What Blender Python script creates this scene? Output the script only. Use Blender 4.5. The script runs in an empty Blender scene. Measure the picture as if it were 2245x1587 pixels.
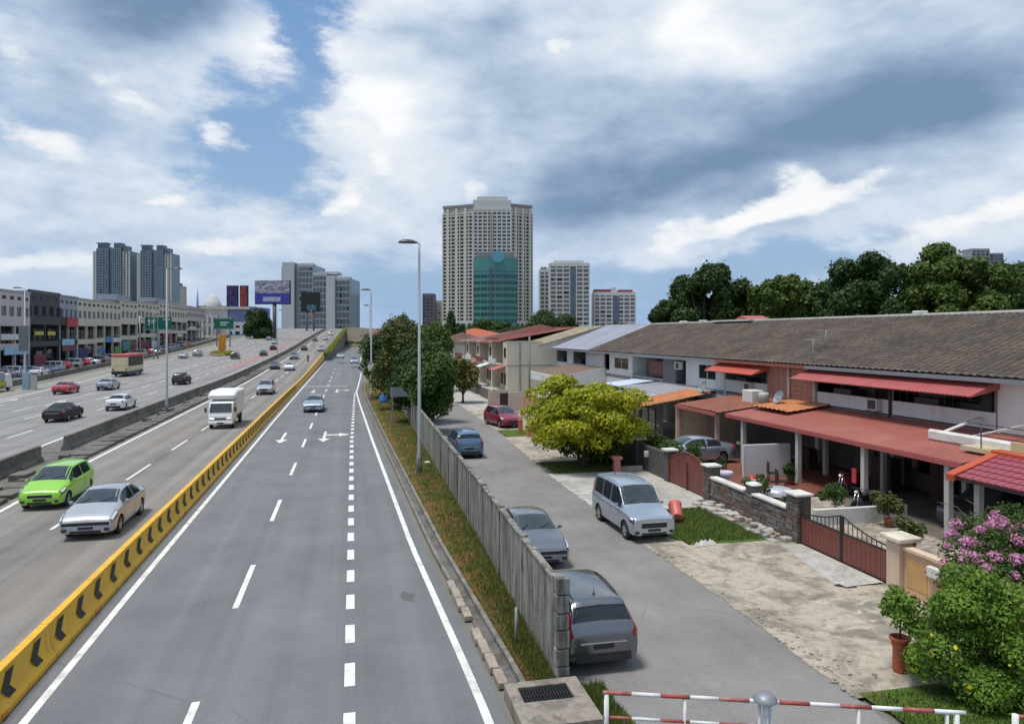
import bpy, bmesh, math, random
import numpy as np
from mathutils import Vector, Matrix
random.seed(7)
scene = bpy.context.scene
col = scene.collection
R = math.radians

# ---------------------------------------------------------------- camera
F, VPX, VPY, H = 1600.0, 767.0, 733.0, 7.2          # focal length in photo pixels, vanishing point of the road, eye height
TH = math.atan((1122.5 - VPX) / F)
CT, ST = math.cos(TH), math.sin(TH)
cam = bpy.data.cameras.new('camera')
cam.sensor_width = 36.0
cam.lens = 36.0 * F / 2245.0
cam.shift_y = -(793.5 - VPY) / 2245.0
cam.clip_start, cam.clip_end = 0.2, 9000.0
camo = bpy.data.objects.new('camera', cam)
col.objects.link(camo)
camo.location = (0, 0, H)
camo.rotation_euler = (R(90), 0, -TH)
scene.camera = camo

# ---------------------------------------------------------------- light
SUN_AZ, SUN_EL = R(-100), R(74)                       # azimuth from +Y towards +X
SKY = dict(strength=.88)
w = bpy.data.worlds.new('World')
scene.world = w
w.use_nodes = True
sun = bpy.data.lights.new('sun', 'SUN')
sun.energy = 2.7
sun.angle = R(15)
sun.color = (1.0, 0.955, 0.88)
suno = bpy.data.objects.new('sun', sun)
col.objects.link(suno)
sd = Vector((math.sin(SUN_AZ) * math.cos(SUN_EL), math.cos(SUN_AZ) * math.cos(SUN_EL), math.sin(SUN_EL)))
suno.rotation_euler = sd.to_track_quat('Z', 'Y').to_euler()
scene.view_settings.view_transform = 'Standard'
scene.view_settings.look = 'None'
scene.view_settings.exposure = 0.32
scene.view_settings.gamma = 1.0
scene.view_settings.use_curve_mapping = False
scene.render.engine = 'CYCLES'
scene.cycles.use_denoising = True
scene.cycles.max_bounces = 6
scene.cycles.transparent_max_bounces = 6


class NT:
    """small wrapper to write node trees as expressions"""
    def __init__(s, nt):
        s.nt = nt
        nt.nodes.clear()

    def n(s, typ, **kw):
        nd = s.nt.nodes.new(typ)
        for k, v in kw.items():
            setattr(nd, k, v)
        return nd

    def put(s, sock, val):
        if isinstance(val, bpy.types.NodeSocket):
            s.nt.links.new(val, sock)
        elif val is not None:
            if hasattr(sock, 'default_value') and hasattr(sock.default_value, '__len__') and not hasattr(val, '__len__'):
                val = (val,) * len(sock.default_value)
            if hasattr(val, '__len__') and len(sock.default_value) == 4 and len(val) == 3:
                val = tuple(val) + (1.0,)
            sock.default_value = val

    def m(s, op, a, b=None, c=None, clamp=False):
        nd = s.n('ShaderNodeMath', operation=op, use_clamp=clamp)
        s.put(nd.inputs[0], a)
        if b is not None: s.put(nd.inputs[1], b)
        if c is not None: s.put(nd.inputs[2], c)
        return nd.outputs[0]

    def noise(s, vec, scale, detail=4, rough=.55, dist=0.0, dims='3D'):
        nd = s.n('ShaderNodeTexNoise', noise_dimensions=dims)
        s.put(nd.inputs['Vector'], vec)
        nd.inputs['Scale'].default_value = scale
        nd.inputs['Detail'].default_value = detail
        nd.inputs['Roughness'].default_value = rough
        nd.inputs['Distortion'].default_value = dist
        return nd.outputs['Fac']

    def maprange(s, v, a, b, c=0.0, d=1.0, smooth=False):
        nd = s.n('ShaderNodeMapRange', interpolation_type='SMOOTHSTEP' if smooth else 'LINEAR')
        for i, x in enumerate((v, a, b, c, d)):
            s.put(nd.inputs[i], x)
        return nd.outputs[0]

    def mix(s, fac, a, b, mode='MIX'):
        nd = s.n('ShaderNodeMix', data_type='RGBA', blend_type=mode)
        s.put(nd.inputs[0], fac)
        s.put(nd.inputs[6], a)
        s.put(nd.inputs[7], b)
        return nd.outputs[2]

    def ramp(s, fac, stops):
        nd = s.n('ShaderNodeValToRGB')
        cr = nd.color_ramp
        while len(cr.elements) < len(stops): cr.elements.new(.5)
        for e, (p, c) in zip(cr.elements, stops):
            e.position = p
            e.color = tuple(c) + (1,)
        s.put(nd.inputs[0], fac)
        return nd.outputs[0]

    def mapping(s, vec, scale=(1, 1, 1), loc=(0, 0, 0), rot=(0, 0, 0)):
        nd = s.n('ShaderNodeMapping')
        s.put(nd.inputs[0], vec)
        nd.inputs['Scale'].default_value = scale
        nd.inputs['Location'].default_value = loc
        nd.inputs['Rotation'].default_value = rot
        return nd.outputs[0]


def srgb(r, g, b):
    f = lambda c: ((c / 255.0 + .055) / 1.055) ** 2.4 if c > 10 else c / 255 / 12.92
    return (f(r), f(g), f(b))


# ---------------------------------------------------------------- sky: nishita blue with broken cumulus laid out by compass direction
def build_sky():
    T = NT(w.node_tree)
    tc = T.n('ShaderNodeTexCoord')
    d = tc.outputs['Generated']
    sep = T.n('ShaderNodeSeparateXYZ')
    T.put(sep.inputs[0], d)
    x, y, z = sep.outputs
    az = T.m('MULTIPLY', T.m('ARCTAN2', x, y), 180 / math.pi)
    el = T.m('MULTIPLY', T.m('ARCSINE', z), 180 / math.pi)
    zz = T.m('MULTIPLY', z, 2.2)
    cmb = T.n('ShaderNodeCombineXYZ')
    T.put(cmb.inputs[0], x); T.put(cmb.inputs[1], y); T.put(cmb.inputs[2], zz)
    p = cmb.outputs[0]
    # warp of the layout so that the masses get ragged outlines
    w1 = T.noise(T.mapping(p, loc=(3.1, 0, 0)), 5.0, 7, .62)
    w2 = T.noise(T.mapping(p, loc=(0, 7.7, 2)), 5.0, 7, .62)
    azw = T.m('ADD', az, T.m('MULTIPLY', T.m('SUBTRACT', w1, .5), 22))
    elw = T.m('ADD', el, T.m('MULTIPLY', T.m('SUBTRACT', w2, .5), 12))
    ws1 = T.noise(T.mapping(p, loc=(3.1, 4, 0)), 3.4, 3, .45)
    ws2 = T.noise(T.mapping(p, loc=(6, 7.7, 2)), 3.4, 3, .45)
    azq = T.m('ADD', az, T.m('MULTIPLY', T.m('SUBTRACT', ws1, .5), 20))
    elq = T.m('ADD', el, T.m('MULTIPLY', T.m('SUBTRACT', ws2, .5), 10))
    azs = T.m('ADD', az, T.m('MULTIPLY', T.m('SUBTRACT', w1, .5), 9))
    els = T.m('ADD', el, T.m('MULTIPLY', T.m('SUBTRACT', w2, .5), 5))

    def blob(px, py, rx, ry, rot=0.0, soft=True):
        """elliptic mass centred on the compass direction of a photo point; radii in degrees"""
        a0 = math.degrees(TH + math.atan((px - 1122.5) / F))
        e0 = math.degrees(math.atan((VPY - py) / F * math.cos(math.atan((px - 1122.5) / F))))
        A, E = (azq, elq) if soft == 2 else (azw, elw) if soft else (azs, els)
        da, de = T.m('SUBTRACT', A, a0), T.m('SUBTRACT', E, e0)
        c, s_ = math.cos(R(rot)), math.sin(R(rot))
        u_ = T.m('ADD', T.m('MULTIPLY', da, c / rx), T.m('MULTIPLY', de, s_ / rx))
        v_ = T.m('ADD', T.m('MULTIPLY', da, -s_ / ry), T.m('MULTIPLY', de, c / ry))
        r2 = T.m('ADD', T.m('MULTIPLY', u_, u_), T.m('MULTIPLY', v_, v_))
        return T.m('POWER', math.e, T.m('MULTIPLY', r2, -1.0))

    def total(lst, base):
        acc = base
        for (wt, b) in lst:
            acc = T.m('ADD', acc, T.m('MULTIPLY', b, wt))
        return acc

    n1 = T.noise(p, 3.2, 9, .60, .3)
    n2 = T.noise(T.mapping(p, loc=(5, 2, 9)), 7.5, 9, .62, .2)
    n3 = T.noise(T.mapping(p, loc=(1, 8, 4)), 16.0, 8, .6)
    cov0 = T.m('ADD', T.m('MULTIPLY', T.m('SUBTRACT', n1, .5), 1.3), T.m('MULTIPLY', T.m('SUBTRACT', n2, .5), .9))
    cov = total([
        (-1.0, blob(610, 250, 3.8, 6.5, -38)), (-.9, blob(690, 60, 3.4, 2.6, -40)), (-.3, blob(60, 190, 4, 3.5)), (.45, blob(270, 190, 8, 3.5)), (.4, blob(250, 400, 9, 5)),
        (-.55, blob(560, 400, 8, 2.6)), (-.15, blob(215, 320, 5, 2)), (-.7, blob(850, 640, 5, 2.2)), (-.8, blob(1480, 660, 8, 2.2)),
        (-.55, blob(1750, 600, 10, 1.6)),
        (.6, blob(330, 60, 10, 3.5)), (.55, blob(180, 420, 9, 3.0)), (.5, blob(800, 330, 5, 6)), (.9, blob(1250, 200, 16, 9)),
        (.9, blob(1900, 200, 18, 7)), (.8, blob(1560, 330, 18, 4)), (.55, blob(1650, 470, 8, 2.6)), (.6, blob(2130, 480, 6, 2.0)),
        (.25, blob(420, 560, 16, 2.2)),
    ], T.m('ADD', cov0, .56))
    alpha = T.maprange(cov, .02, 1.05, 0, .97, True)
    bri0 = T.m('ADD', T.m('MULTIPLY', T.m('SUBTRACT', n2, .5), .72), T.m('MULTIPLY', T.m('SUBTRACT', n3, .5), .36))
    bri = total([
        (-.62, blob(370, 15, 6.5, 2.6, 0, 2)), (-.2, blob(300, 60, 9, 3, 0, 2)), (-.30, blob(1060, 55, 3.0, 2.2, 0, 2)), (-.16, blob(1100, 190, 5, 4, 0, 2)),
        (-.38, blob(1290, 415, 9, 2.2, 4, 2)), (-.31, blob(1640, 335, 13, 3.2, 14, 2)), (-.36, blob(1950, 275, 12, 3.2, 12, 2)), (-.20, blob(1700, 220, 16, 6, 0, 2)), (-.14, blob(1350, 280, 9, 5, 0, 2)),
        (-.18, blob(2150, 200, 8, 5, 0, 2)), (-.2, blob(90, 250, 6, 2.5, 0, 2)), (-.12, blob(250, 480, 8, 2, 0, 2)),
        (.40, blob(1560, 50, 4, 3.6, 0, 2)), (.30, blob(800, 60, 4, 4, 0, 2)), (.38, blob(790, 285, 3.2, 2.2, 0, 2)), (.25, blob(670, 170, 3, 3, 0, 2)),
    ], T.m('ADD', bri0, .68))
    ccol = T.ramp(bri, [(0.0, (.170, .258, .40)), (.25, (.28, .375, .52)), (.46, (.43, .53, .67)), (.66, (.61, .69, .79)), (.85, (.76, .80, .85)), (1.0, (.90, .91, .93))])
    # separate bright cumulus with crisper outlines
    pu = total([
        (.95, blob(1220, 100, 1.6, 1.0, 0, False)), (.95, blob(750, 432, 1.9, 1.0, 15, False)), (.8, blob(800, 280, 3.2, 1.2, -12, False)),
        (.85, blob(840, 370, 2.0, 1.2, 30, False)), (1.0, blob(1600, 480, 5.4, 1.2, 16, False)), (.9, blob(1745, 400, 1.6, 1.5, 0, False)), (1.0, blob(1800, 440, 5.0, 1.0, 14, False)),
        (1.0, blob(2150, 470, 6.0, 1.2, 16, False)), (.9, blob(370, 450, 1.8, .7, 10, False)), (.85, blob(490, 305, 2.2, 1.0, -20, False)),
        (.9, blob(70, 310, 3.4, 1.7, -15, False)), (.8, blob(300, 215, 2.6, 1.2, -20, False)), (.75, blob(70, 130, 1.6, 1.0, 0, False)),
        (.8, blob(520, 550, 5, 1.1, 0, False)), (.8, blob(100, 590, 6, 1.0, 5, False)), (.8, blob(1060, 415, 1.8, 1.3, 0, False)),
        (.6, blob(640, 510, 4, .7, 0, False)), (.55, blob(1450, 520, 2.0, 1.0, 30, False)), (.45, blob(690, 390, 2.5, 1.4, 0, False)),
    ], T.m('MULTIPLY', T.m('SUBTRACT', n3, .5), 1.15))
    pal = T.maprange(pu, .32, .80, 0, .92, True)
    pcol = T.ramp(T.m('ADD', T.m('MULTIPLY', pu, .6), T.m('MULTIPLY', n3, .45)), [(.3, (.52, .60, .71)), (.62, (.74, .78, .83)), (.9, (.90, .90, .90))])
    # clear air
    nis = T.n('ShaderNodeTexSky', sky_type='NISHITA')
    nis.sun_disc = False
    nis.sun_elevation = SUN_EL
    nis.sun_rotation = SUN_AZ
    nis.air_density, nis.dust_density, nis.ozone_density = 1.3, 2.0, 2.5
    blue = T.n('ShaderNodeVectorMath', operation='SCALE')
    T.put(blue.inputs[0], nis.outputs[0])
    blue.inputs['Scale'].default_value = .075
    hz = T.maprange(el, 0, 30, 1, 0)
    air = T.mix(T.m('MULTIPLY', hz, .55), blue.outputs[0], (.34, .50, .72))
    air = T.mix(.55, air, T.mix(hz, (.13, .33, .70), (.36, .52, .74)))
    s1 = T.mix(alpha, air, ccol)
    s2 = T.mix(pal, s1, pcol)
    # distance haze low on the horizon, the same all round
    low = T.m('POWER', T.maprange(el, -1, 9, 1, 0), 2.0)
    s3 = T.mix(T.m('MULTIPLY', low, .75), s2, (.27, .42, .66))
    below = T.maprange(el, -3, -1, 1, 0)
    s4 = T.mix(below, s3, (.20, .22, .24))
    bg = T.n('ShaderNodeBackground')
    T.put(bg.inputs[0], s4)
    bg.inputs[1].default_value = SKY['strength']
    out = T.n('ShaderNodeOutputWorld')
    T.nt.links.new(bg.outputs[0], out.inputs[0])


build_sky()
w.cycles.sampling_method = 'MANUAL'
w.cycles.sample_map_resolution = 512

# ---------------------------------------------------------------- geometry helpers
ZV = [(-100, 0), (100, 0), (154, .6), (205, 1.5), (300, 5.0), (400, 8.7), (480, 10.9), (560, 11.6), (700, 10.5), (1000, 6), (1600, 2), (9000, 0)]
_zx = np.array([a for a, b in ZV], float); _zy = np.array([b for a, b in ZV], float)


def _pchip(x):
    h = np.diff(_zx); dl = np.diff(_zy) / h
    m = np.zeros(len(_zx))
    for k in range(1, len(_zx) - 1):
        if dl[k - 1] * dl[k] > 0:
            w1, w2 = 2 * h[k] + h[k - 1], h[k] + 2 * h[k - 1]
            m[k] = (w1 + w2) / (w1 / dl[k - 1] + w2 / dl[k])
    k = int(min(max(np.searchsorted(_zx, x) - 1, 0), len(h) - 1))
    t = (x - _zx[k]) / h[k]
    return (_zy[k] * (1 + 2 * t) * (1 - t) ** 2 + h[k] * m[k] * t * (1 - t) ** 2 + _zy[k + 1] * t * t * (3 - 2 * t) + h[k] * m[k + 1] * t * t * (t - 1))


_zc = {}
def zp(v):
    """height of the highway's carriageways (they climb to a crest)"""
    k = round(v * 2) / 2
    if k not in _zc: _zc[k] = float(_pchip(min(max(k, -100), 9000)))
    return _zc[k]


def sh(v):
    """the highway's slight bend beyond 200 m"""
    return 0.0 if v < 200 else 5.0 * min((v - 200) / 300.0, 1.3)


def W(px, py, D):
    """world point seen at a photo pixel at depth D"""
    xc = (px - 1122.5) / F * D
    return Vector((xc * CT + D * ST, -xc * ST + D * CT, H - (py - VPY) / F * D))


def G(px, py, z=0.0):
    """world point of height z seen at a photo pixel"""
    return W(px, py, F * (H - z) / (py - VPY))


def GR(px, py):
    """point on the (climbing) highway seen at a photo pixel"""
    z = 0.0
    for _ in range(30):
        p = G(px, py, z); z = .5 * z + .5 * zp(p.y)
    return p


def AT(px, u):
    """y of the point with x = u in the vertical plane through photo column px"""
    k = (px - 1122.5) / F
    return u * (CT - k * ST) / (ST + k * CT)


class MB:
    def __init__(s):
        s.v, s.f, s.mi, s.sm = [], [], [], []

    def add(s, verts, faces, mi=0, smooth=False):
        b = len(s.v)
        s.v.extend([tuple(p) for p in verts])
        for f in faces:
            s.f.append(tuple(b + i for i in f)); s.mi.append(mi); s.sm.append(smooth)
        return s

    def quad(s, a, b, c, d, mi=0):
        return s.add([a, b, c, d], [(0, 1, 2, 3)], mi)

    def box(s, x0, x1, y0, y1, z0, z1, mi=0, M=None):
        if x0 > x1: x0, x1 = x1, x0
        if y0 > y1: y0, y1 = y1, y0
        if z0 > z1: z0, z1 = z1, z0
        vs = [(x, y, z) for x in (x0, x1) for y in (y0, y1) for z in (z0, z1)]
        if M is not None: vs = [tuple(M @ Vector(p)) for p in vs]
        return s.add(vs, [(0, 1, 3, 2), (4, 6, 7, 5), (0, 4, 5, 1), (2, 3, 7, 6), (0, 2, 6, 4), (1, 5, 7, 3)], mi)

    def beam(s, a, b, wd, ht, mi=0, up=(0, 0, 1)):
        """box of section wd x ht from a to b"""
        a, b = Vector(a), Vector(b)
        d = (b - a).normalized(); upv = Vector(up)
        r = d.cross(upv)
        if r.length < 1e-4: r = d.cross(Vector((1, 0, 0)))
        r.normalize(); q = r.cross(d)
        vs = []
        for p in (a, b):
            for i, j in ((-1, -1), (1, -1), (1, 1), (-1, 1)):
                vs.append(p + r * (i * wd / 2) + q * (j * ht / 2))
        return s.add(vs, [(0, 1, 2, 3), (7, 6, 5, 4), (0, 4, 5, 1), (1, 5, 6, 2), (2, 6, 7, 3), (3, 7, 4, 0)], mi)

    def tube(s, pts, r, n=8, mi=0, cap=True, smooth=True):
        pts = [Vector(p) for p in pts]
        rs = r if hasattr(r, '__len__') else [r] * len(pts)
        vs, fs = [], []
        ref = None
        for i, p in enumerate(pts):
            d = (pts[min(i + 1, len(pts) - 1)] - pts[max(i - 1, 0)]).normalized()
            if ref is None or abs(d.dot(ref)) > .95:
                ref = Vector((0, 0, 1)) if abs(d.z) < .9 else Vector((1, 0, 0))
            a = d.cross(ref).normalized(); b = d.cross(a)
            ref = b * -1 if abs(d.dot(b)) < .9 else ref
            for k in range(n):
                t = 2 * math.pi * k / n
                vs.append(p + (a * math.cos(t) + b * math.sin(t)) * rs[i])
        for i in range(len(pts) - 1):
            for k in range(n):
                fs.append((i * n + k, i * n + (k + 1) % n, (i + 1) * n + (k + 1) % n, (i + 1) * n + k))
        s.add(vs, fs, mi, smooth)
        if cap:
            b = len(s.v) - len(vs)
            s.f.append(tuple(b + k for k in range(n))[::-1]); s.mi.append(mi); s.sm.append(False)
            s.f.append(tuple(b + (len(pts) - 1) * n + k for k in range(n))); s.mi.append(mi); s.sm.append(False)
        return s

    def lathe(s, prof, n=16, mi=0, o=(0, 0, 0), smooth=True, M=None):
        """prof: (radius, z) list turned about z"""
        vs, fs = [], []
        for (r, z) in prof:
            for k in range(n):
                t = 2 * math.pi * k / n
                p = Vector((r * math.cos(t), r * math.sin(t), z))
                if M is not None: p = M @ p
                vs.append(p + Vector(o))
        for i in range(len(prof) - 1):
            for k in range(n):
                fs.append((i * n + k, i * n + (k + 1) % n, (i + 1) * n + (k + 1) % n, (i + 1) * n + k))
        return s.add(vs, fs, mi, smooth)

    def prism(s, pts, d, mi=0):
        """planar polygon (3d points) extruded by vector d"""
        n = len(pts)
        a = [Vector(p) for p in pts]; b = [p + Vector(d) for p in a]
        return s.add(a + b, [tuple(range(n))[::-1], tuple(range(n, 2 * n))] + [(i, (i + 1) % n, n + (i + 1) % n, n + i) for i in range(n)], mi)

    def strip(s, L, Rr, mi=0):
        """sheet between two polylines of equal length"""
        n = len(L)
        return s.add(list(L) + list(Rr), [(i, n + i, n + i + 1, i + 1) for i in range(n - 1)], mi)

    def mesh(s, name):
        me = bpy.data.meshes.new(name)
        me.from_pydata(s.v, [], s.f)
        me.polygons.foreach_set('material_index', s.mi)
        me.polygons.foreach_set('use_smooth', s.sm)
        me.update()
        return me

    def build(s, name, mats, parent=None, recalc=False, bevel=0.0, **kw):
        me = s.mesh(name)
        if recalc or bevel:
            bm = bmesh.new(); bm.from_mesh(me)
            if recalc: bmesh.ops.recalc_face_normals(bm, faces=bm.faces)
            if bevel:
                ed = [e for e in bm.edges if len(e.link_faces) == 2 and e.calc_face_angle(0) > .5]
                bmesh.ops.bevel(bm, geom=ed, offset=bevel, segments=1, affect='EDGES', profile=.5, clamp_overlap=True)
            bm.to_mesh(me); bm.free()
        for m in (mats if isinstance(mats, (list, tuple)) else [mats]):
            me.materials.append(m)
        return link(name, me, parent, **kw)


def link(name, me, parent=None, local=False, loc=None, **kw):
    """object for a mesh; under a parent its coordinates stay world coordinates unless local"""
    o = bpy.data.objects.new(name, me)
    col.objects.link(o)
    if parent is not None:
        o.parent = parent
        if not local and parent.parent is None and parent.type == 'EMPTY':
            o.matrix_parent_inverse = Matrix.Translation(-Vector(parent.location))
    if loc is not None: o.location = loc
    tag(o, **kw)
    return o


def tag(o, label=None, cat=None, group=None, kind=None):
    if label: o['label'] = label
    if cat: o['category'] = cat
    if group: o['group'] = group
    if kind: o['kind'] = kind
    return o


def thing(name, label, cat, loc=(0, 0, 0), group=None, rz=0.0):
    o = bpy.data.objects.new(name, None)
    col.objects.link(o)
    o.location = loc
    o.rotation_euler = (0, 0, rz)
    o.empty_display_size = .3
    return tag(o, label, cat, group)


def kids(o):
    return [c for c in col.objects if c.parent == o]


_children = {}
def copy_tree(root, loc, rz=0.0, label=None, group=None, swap=None):
    """copy of a thing with copies of its parts and sub-parts"""
    def rec(o, par):
        c = o.copy()
        col.objects.link(c)
        if par is not None: c.parent = par
        if swap and c.type == 'MESH':
            for i, sl in enumerate(c.material_slots):
                if sl.material and sl.material.name in swap:
                    sl.link = 'OBJECT'
                    sl.material = swap[sl.material.name]
        for ch in o.children: rec(ch, c)
        return c
    r = rec(root, None)
    r.location = loc
    r.rotation_euler = (0, 0, rz)
    return tag(r, label, None, group)


# ---------------------------------------------------------------- materials
MATS = {}
def mat(name, c, rough=.65, metal=0.0, var=.18, scale=2.0, stain=None, stain_amt=.5, streak=False, bump=0.0, bscale=40.0, coat=0.0, spec=.5, speck=0.0, sscale=90.0, vec=None, trans=0.0):
    """procedural surface: broad tone variation, optional weather stains/streaks, grain and relief"""
    if name in MATS: return MATS[name]
    m = bpy.data.materials.new(name)
    m.use_nodes = True
    T = NT(m.node_tree)
    tc = T.n('ShaderNodeTexCoord')
    v = tc.outputs['Object']
    if vec: v = T.mapping(v, scale=vec)
    n = T.noise(v, scale, 5, .6)
    f = T.maprange(n, .25, .75, 1 - var, 1 + var)
    base = T.n('ShaderNodeVectorMath', operation='SCALE')
    base.inputs[0].default_value = c[:3]
    T.put(base.inputs['Scale'], f)
    cc = base.outputs[0]
    if speck:
        n3 = T.noise(tc.outputs['Object'], sscale, 2, .7)
        sc = T.n('ShaderNodeVectorMath', operation='SCALE')
        T.put(sc.inputs[0], cc)
        T.put(sc.inputs['Scale'], T.maprange(n3, .3, .7, 1 - speck, 1 + speck))
        cc = sc.outputs[0]
    if stain is not None:
        sv = T.mapping(tc.outputs['Object'], scale=(1.6, 1.6, .12) if streak else (1, 1, 1))
        n2 = T.noise(sv, scale * (2.0 if streak else .6), 8, .65)
        cc = T.mix(T.m('MULTIPLY', T.maprange(n2, .46, .72, 0, 1, True), stain_amt), cc, stain)
    b = T.n('ShaderNodeBsdfPrincipled')
    T.put(b.inputs['Base Color'], cc)
    if rough > .25: T.put(b.inputs['Roughness'], T.maprange(n, .2, .8, max(rough - .08, .02), min(rough + .08, 1)))
    else: b.inputs['Roughness'].default_value = rough
    b.inputs['Metallic'].default_value = metal
    b.inputs['Coat Weight'].default_value = coat
    b.inputs['Coat Roughness'].default_value = .05
    b.inputs['Specular IOR Level'].default_value = spec
    if bump:
        bp = T.n('ShaderNodeBump')
        bp.inputs['Strength'].default_value = bump
        bp.inputs['Distance'].default_value = .02
        T.put(bp.inputs['Height'], T.noise(tc.outputs['Object'], bscale, 4, .6))
        T.nt.links.new(bp.outputs[0], b.inputs['Normal'])
    o = T.n('ShaderNodeOutputMaterial')
    T.nt.links.new(b.outputs[0], o.inputs[0])
    MATS[name] = m
    return m


def glass(name, c=(.02, .028, .032), rough=.06, var=.3, scale=1.5):
    return mat(name, c, rough, 0, var, scale, spec=.5)


def leafmat(name, c1, c2, scale=1.2):
    if name in MATS: return MATS[name]
    m = bpy.data.materials.new(name)
    m.use_nodes = True
    T = NT(m.node_tree)
    tc = T.n('ShaderNodeTexCoord')
    n = T.noise(tc.outputs['Object'], scale, 3, .7)
    n2 = T.noise(tc.outputs['Object'], scale * 9, 2, .7)
    f = T.m('ADD', T.m('MULTIPLY', n, .6), T.m('MULTIPLY', n2, .4))
    cc = T.mix(T.maprange(f, .36, .64), c1, c2)
    b = T.n('ShaderNodeBsdfPrincipled')
    T.put(b.inputs['Base Color'], cc)
    b.inputs['Roughness'].default_value = .55
    b.inputs['Specular IOR Level'].default_value = .3
    tr = T.n('ShaderNodeBsdfTranslucent')
    T.put(tr.inputs[0], T.mix(.35, cc, (c2[0] * 1.2, c2[1] * 1.25, c2[2] * .5)))
    mx = T.n('ShaderNodeMixShader')
    mx.inputs[0].default_value = .25
    T.nt.links.new(b.outputs[0], mx.inputs[1]); T.nt.links.new(tr.outputs[0], mx.inputs[2])
    o = T.n('ShaderNodeOutputMaterial')
    T.nt.links.new(mx.outputs[0], o.inputs[0])
    MATS[name] = m
    return m

# ---------------------------------------------------------------- materials of the setting
def road_mat(name, c, track=.0, warm=0.0, patch=.16):
    """asphalt: aggregate speckle, broad patches and tyre tracks running along the lanes"""
    m = bpy.data.materials.new(name); m.use_nodes = True
    T = NT(m.node_tree)
    tc = T.n('ShaderNodeTexCoord'); v = tc.outputs['Object']
    n1 = T.noise(T.mapping(v, scale=(.35, .06, 1)), 1.0, 5, .6)
    n2 = T.noise(v, .35, 6, .65)
    n3 = T.noise(v, 26.0, 3, .8)
    n4 = T.noise(T.mapping(v, scale=(1.1, .012, 1)), 1.0, 4, .6)
    f = T.m('ADD', T.maprange(n2, .3, .7, 1 - patch, 1 + patch), T.maprange(n3, .3, .7, -.26, .26))
    f = T.m('ADD', f, T.maprange(n4, .35, .65, -track, track))
    s = T.n('ShaderNodeVectorMath', operation='SCALE')
    s.inputs[0].default_value = c
    T.put(s.inputs['Scale'], f)
    cc = T.mix(T.maprange(n1, .45, .7, 0, .55), s.outputs[0], (c[0] * (1.12 + warm), c[1] * 1.06, c[2] * (1 - warm)))
    n5 = T.noise(T.mapping(v, loc=(40, 3, 0)), .8, 7, .7)
    cc = T.mix(T.maprange(n5, .66, .78, 0, .45, True), cc, (c[0] * .5, c[1] * .5, c[2] * .5))
    cr = T.n('ShaderNodeTexVoronoi', feature='DISTANCE_TO_EDGE')
    T.put(cr.inputs['Vector'], T.mapping(v, scale=(.22, .1, 1)))
    cr.inputs['Scale'].default_value = 1.0
    crk = T.m('MULTIPLY', T.maprange(cr.outputs['Distance'], .0, .006, .4, 0), T.maprange(n2, .5, .6, 0, 1))
    cc = T.mix(crk, cc, (c[0] * .45, c[1] * .45, c[2] * .45))
    b = T.n('ShaderNodeBsdfPrincipled')
    T.put(b.inputs['Base Color'], cc)
    b.inputs['Roughness'].default_value = .82
    b.inputs['Specular IOR Level'].default_value = .3
    bp = T.n('ShaderNodeBump'); bp.inputs['Strength'].default_value = .35; bp.inputs['Distance'].default_value = .012
    T.put(bp.inputs['Height'], T.noise(v, 60, 3, .7))
    T.nt.links.new(bp.outputs[0], b.inputs['Normal'])
    o = T.n('ShaderNodeOutputMaterial'); T.nt.links.new(b.outputs[0], o.inputs[0])
    MATS[name] = m
    return m


def concrete_mat(name, c, dark, amt=.6, scale=.55, crack=True):
    m = bpy.data.materials.new(name); m.use_nodes = True
    T = NT(m.node_tree)
    tc = T.n('ShaderNodeTexCoord'); v = tc.outputs['Object']
    n1 = T.noise(v, scale, 8, .68, .6)
    n2 = T.noise(T.mapping(v, loc=(7, 2, 1)), scale * 5, 7, .7)
    n3 = T.noise(v, 30, 3, .7)
    n4 = T.noise(T.mapping(v, loc=(1, 12, 1)), scale * 1.6, 6, .6, 1.2)
    cc = T.mix(T.m('MULTIPLY', T.maprange(n1, .44, .62, 0, 1, True), amt), c, dark)
    cc = T.mix(T.maprange(n2, .5, .68, 0, .55), cc, (dark[0] * .75, dark[1] * .75, dark[2] * .75))
    cc = T.mix(T.maprange(n4, .6, .7, 0, .55, True), cc, (min(c[0] * 1.5, .7), min(c[1] * 1.5, .7), min(c[2] * 1.45, .68)))
    cc = T.mix(T.maprange(n3, .3, .7, .0, .25), cc, (dark[0], dark[1], dark[2]))
    if crack:
        vo = T.n('ShaderNodeTexVoronoi', feature='DISTANCE_TO_EDGE')
        wv = T.n('ShaderNodeVectorMath', operation='ADD')
        T.put(wv.inputs[0], v)
        T.put(wv.inputs[1], T.n('ShaderNodeTexNoise').outputs['Color'])
        T.put(vo.inputs['Vector'], wv.outputs[0]); vo.inputs['Scale'].default_value = .35
        cc = T.mix(T.maprange(vo.outputs['Distance'], 0, .005, .35, 0), cc, (.06, .055, .045))
    b = T.n('ShaderNodeBsdfPrincipled')
    T.put(b.inputs['Base Color'], cc); b.inputs['Roughness'].default_value = .88; b.inputs['Specular IOR Level'].default_value = .25
    bp = T.n('ShaderNodeBump'); bp.inputs['Strength'].default_value = .4; bp.inputs['Distance'].default_value = .015
    T.put(bp.inputs['Height'], T.m('ADD', n2, T.m('MULTIPLY', n3, .4)))
    T.nt.links.new(bp.outputs[0], b.inputs['Normal'])
    o = T.n('ShaderNodeOutputMaterial'); T.nt.links.new(b.outputs[0], o.inputs[0])
    MATS[name] = m
    return m


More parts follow.
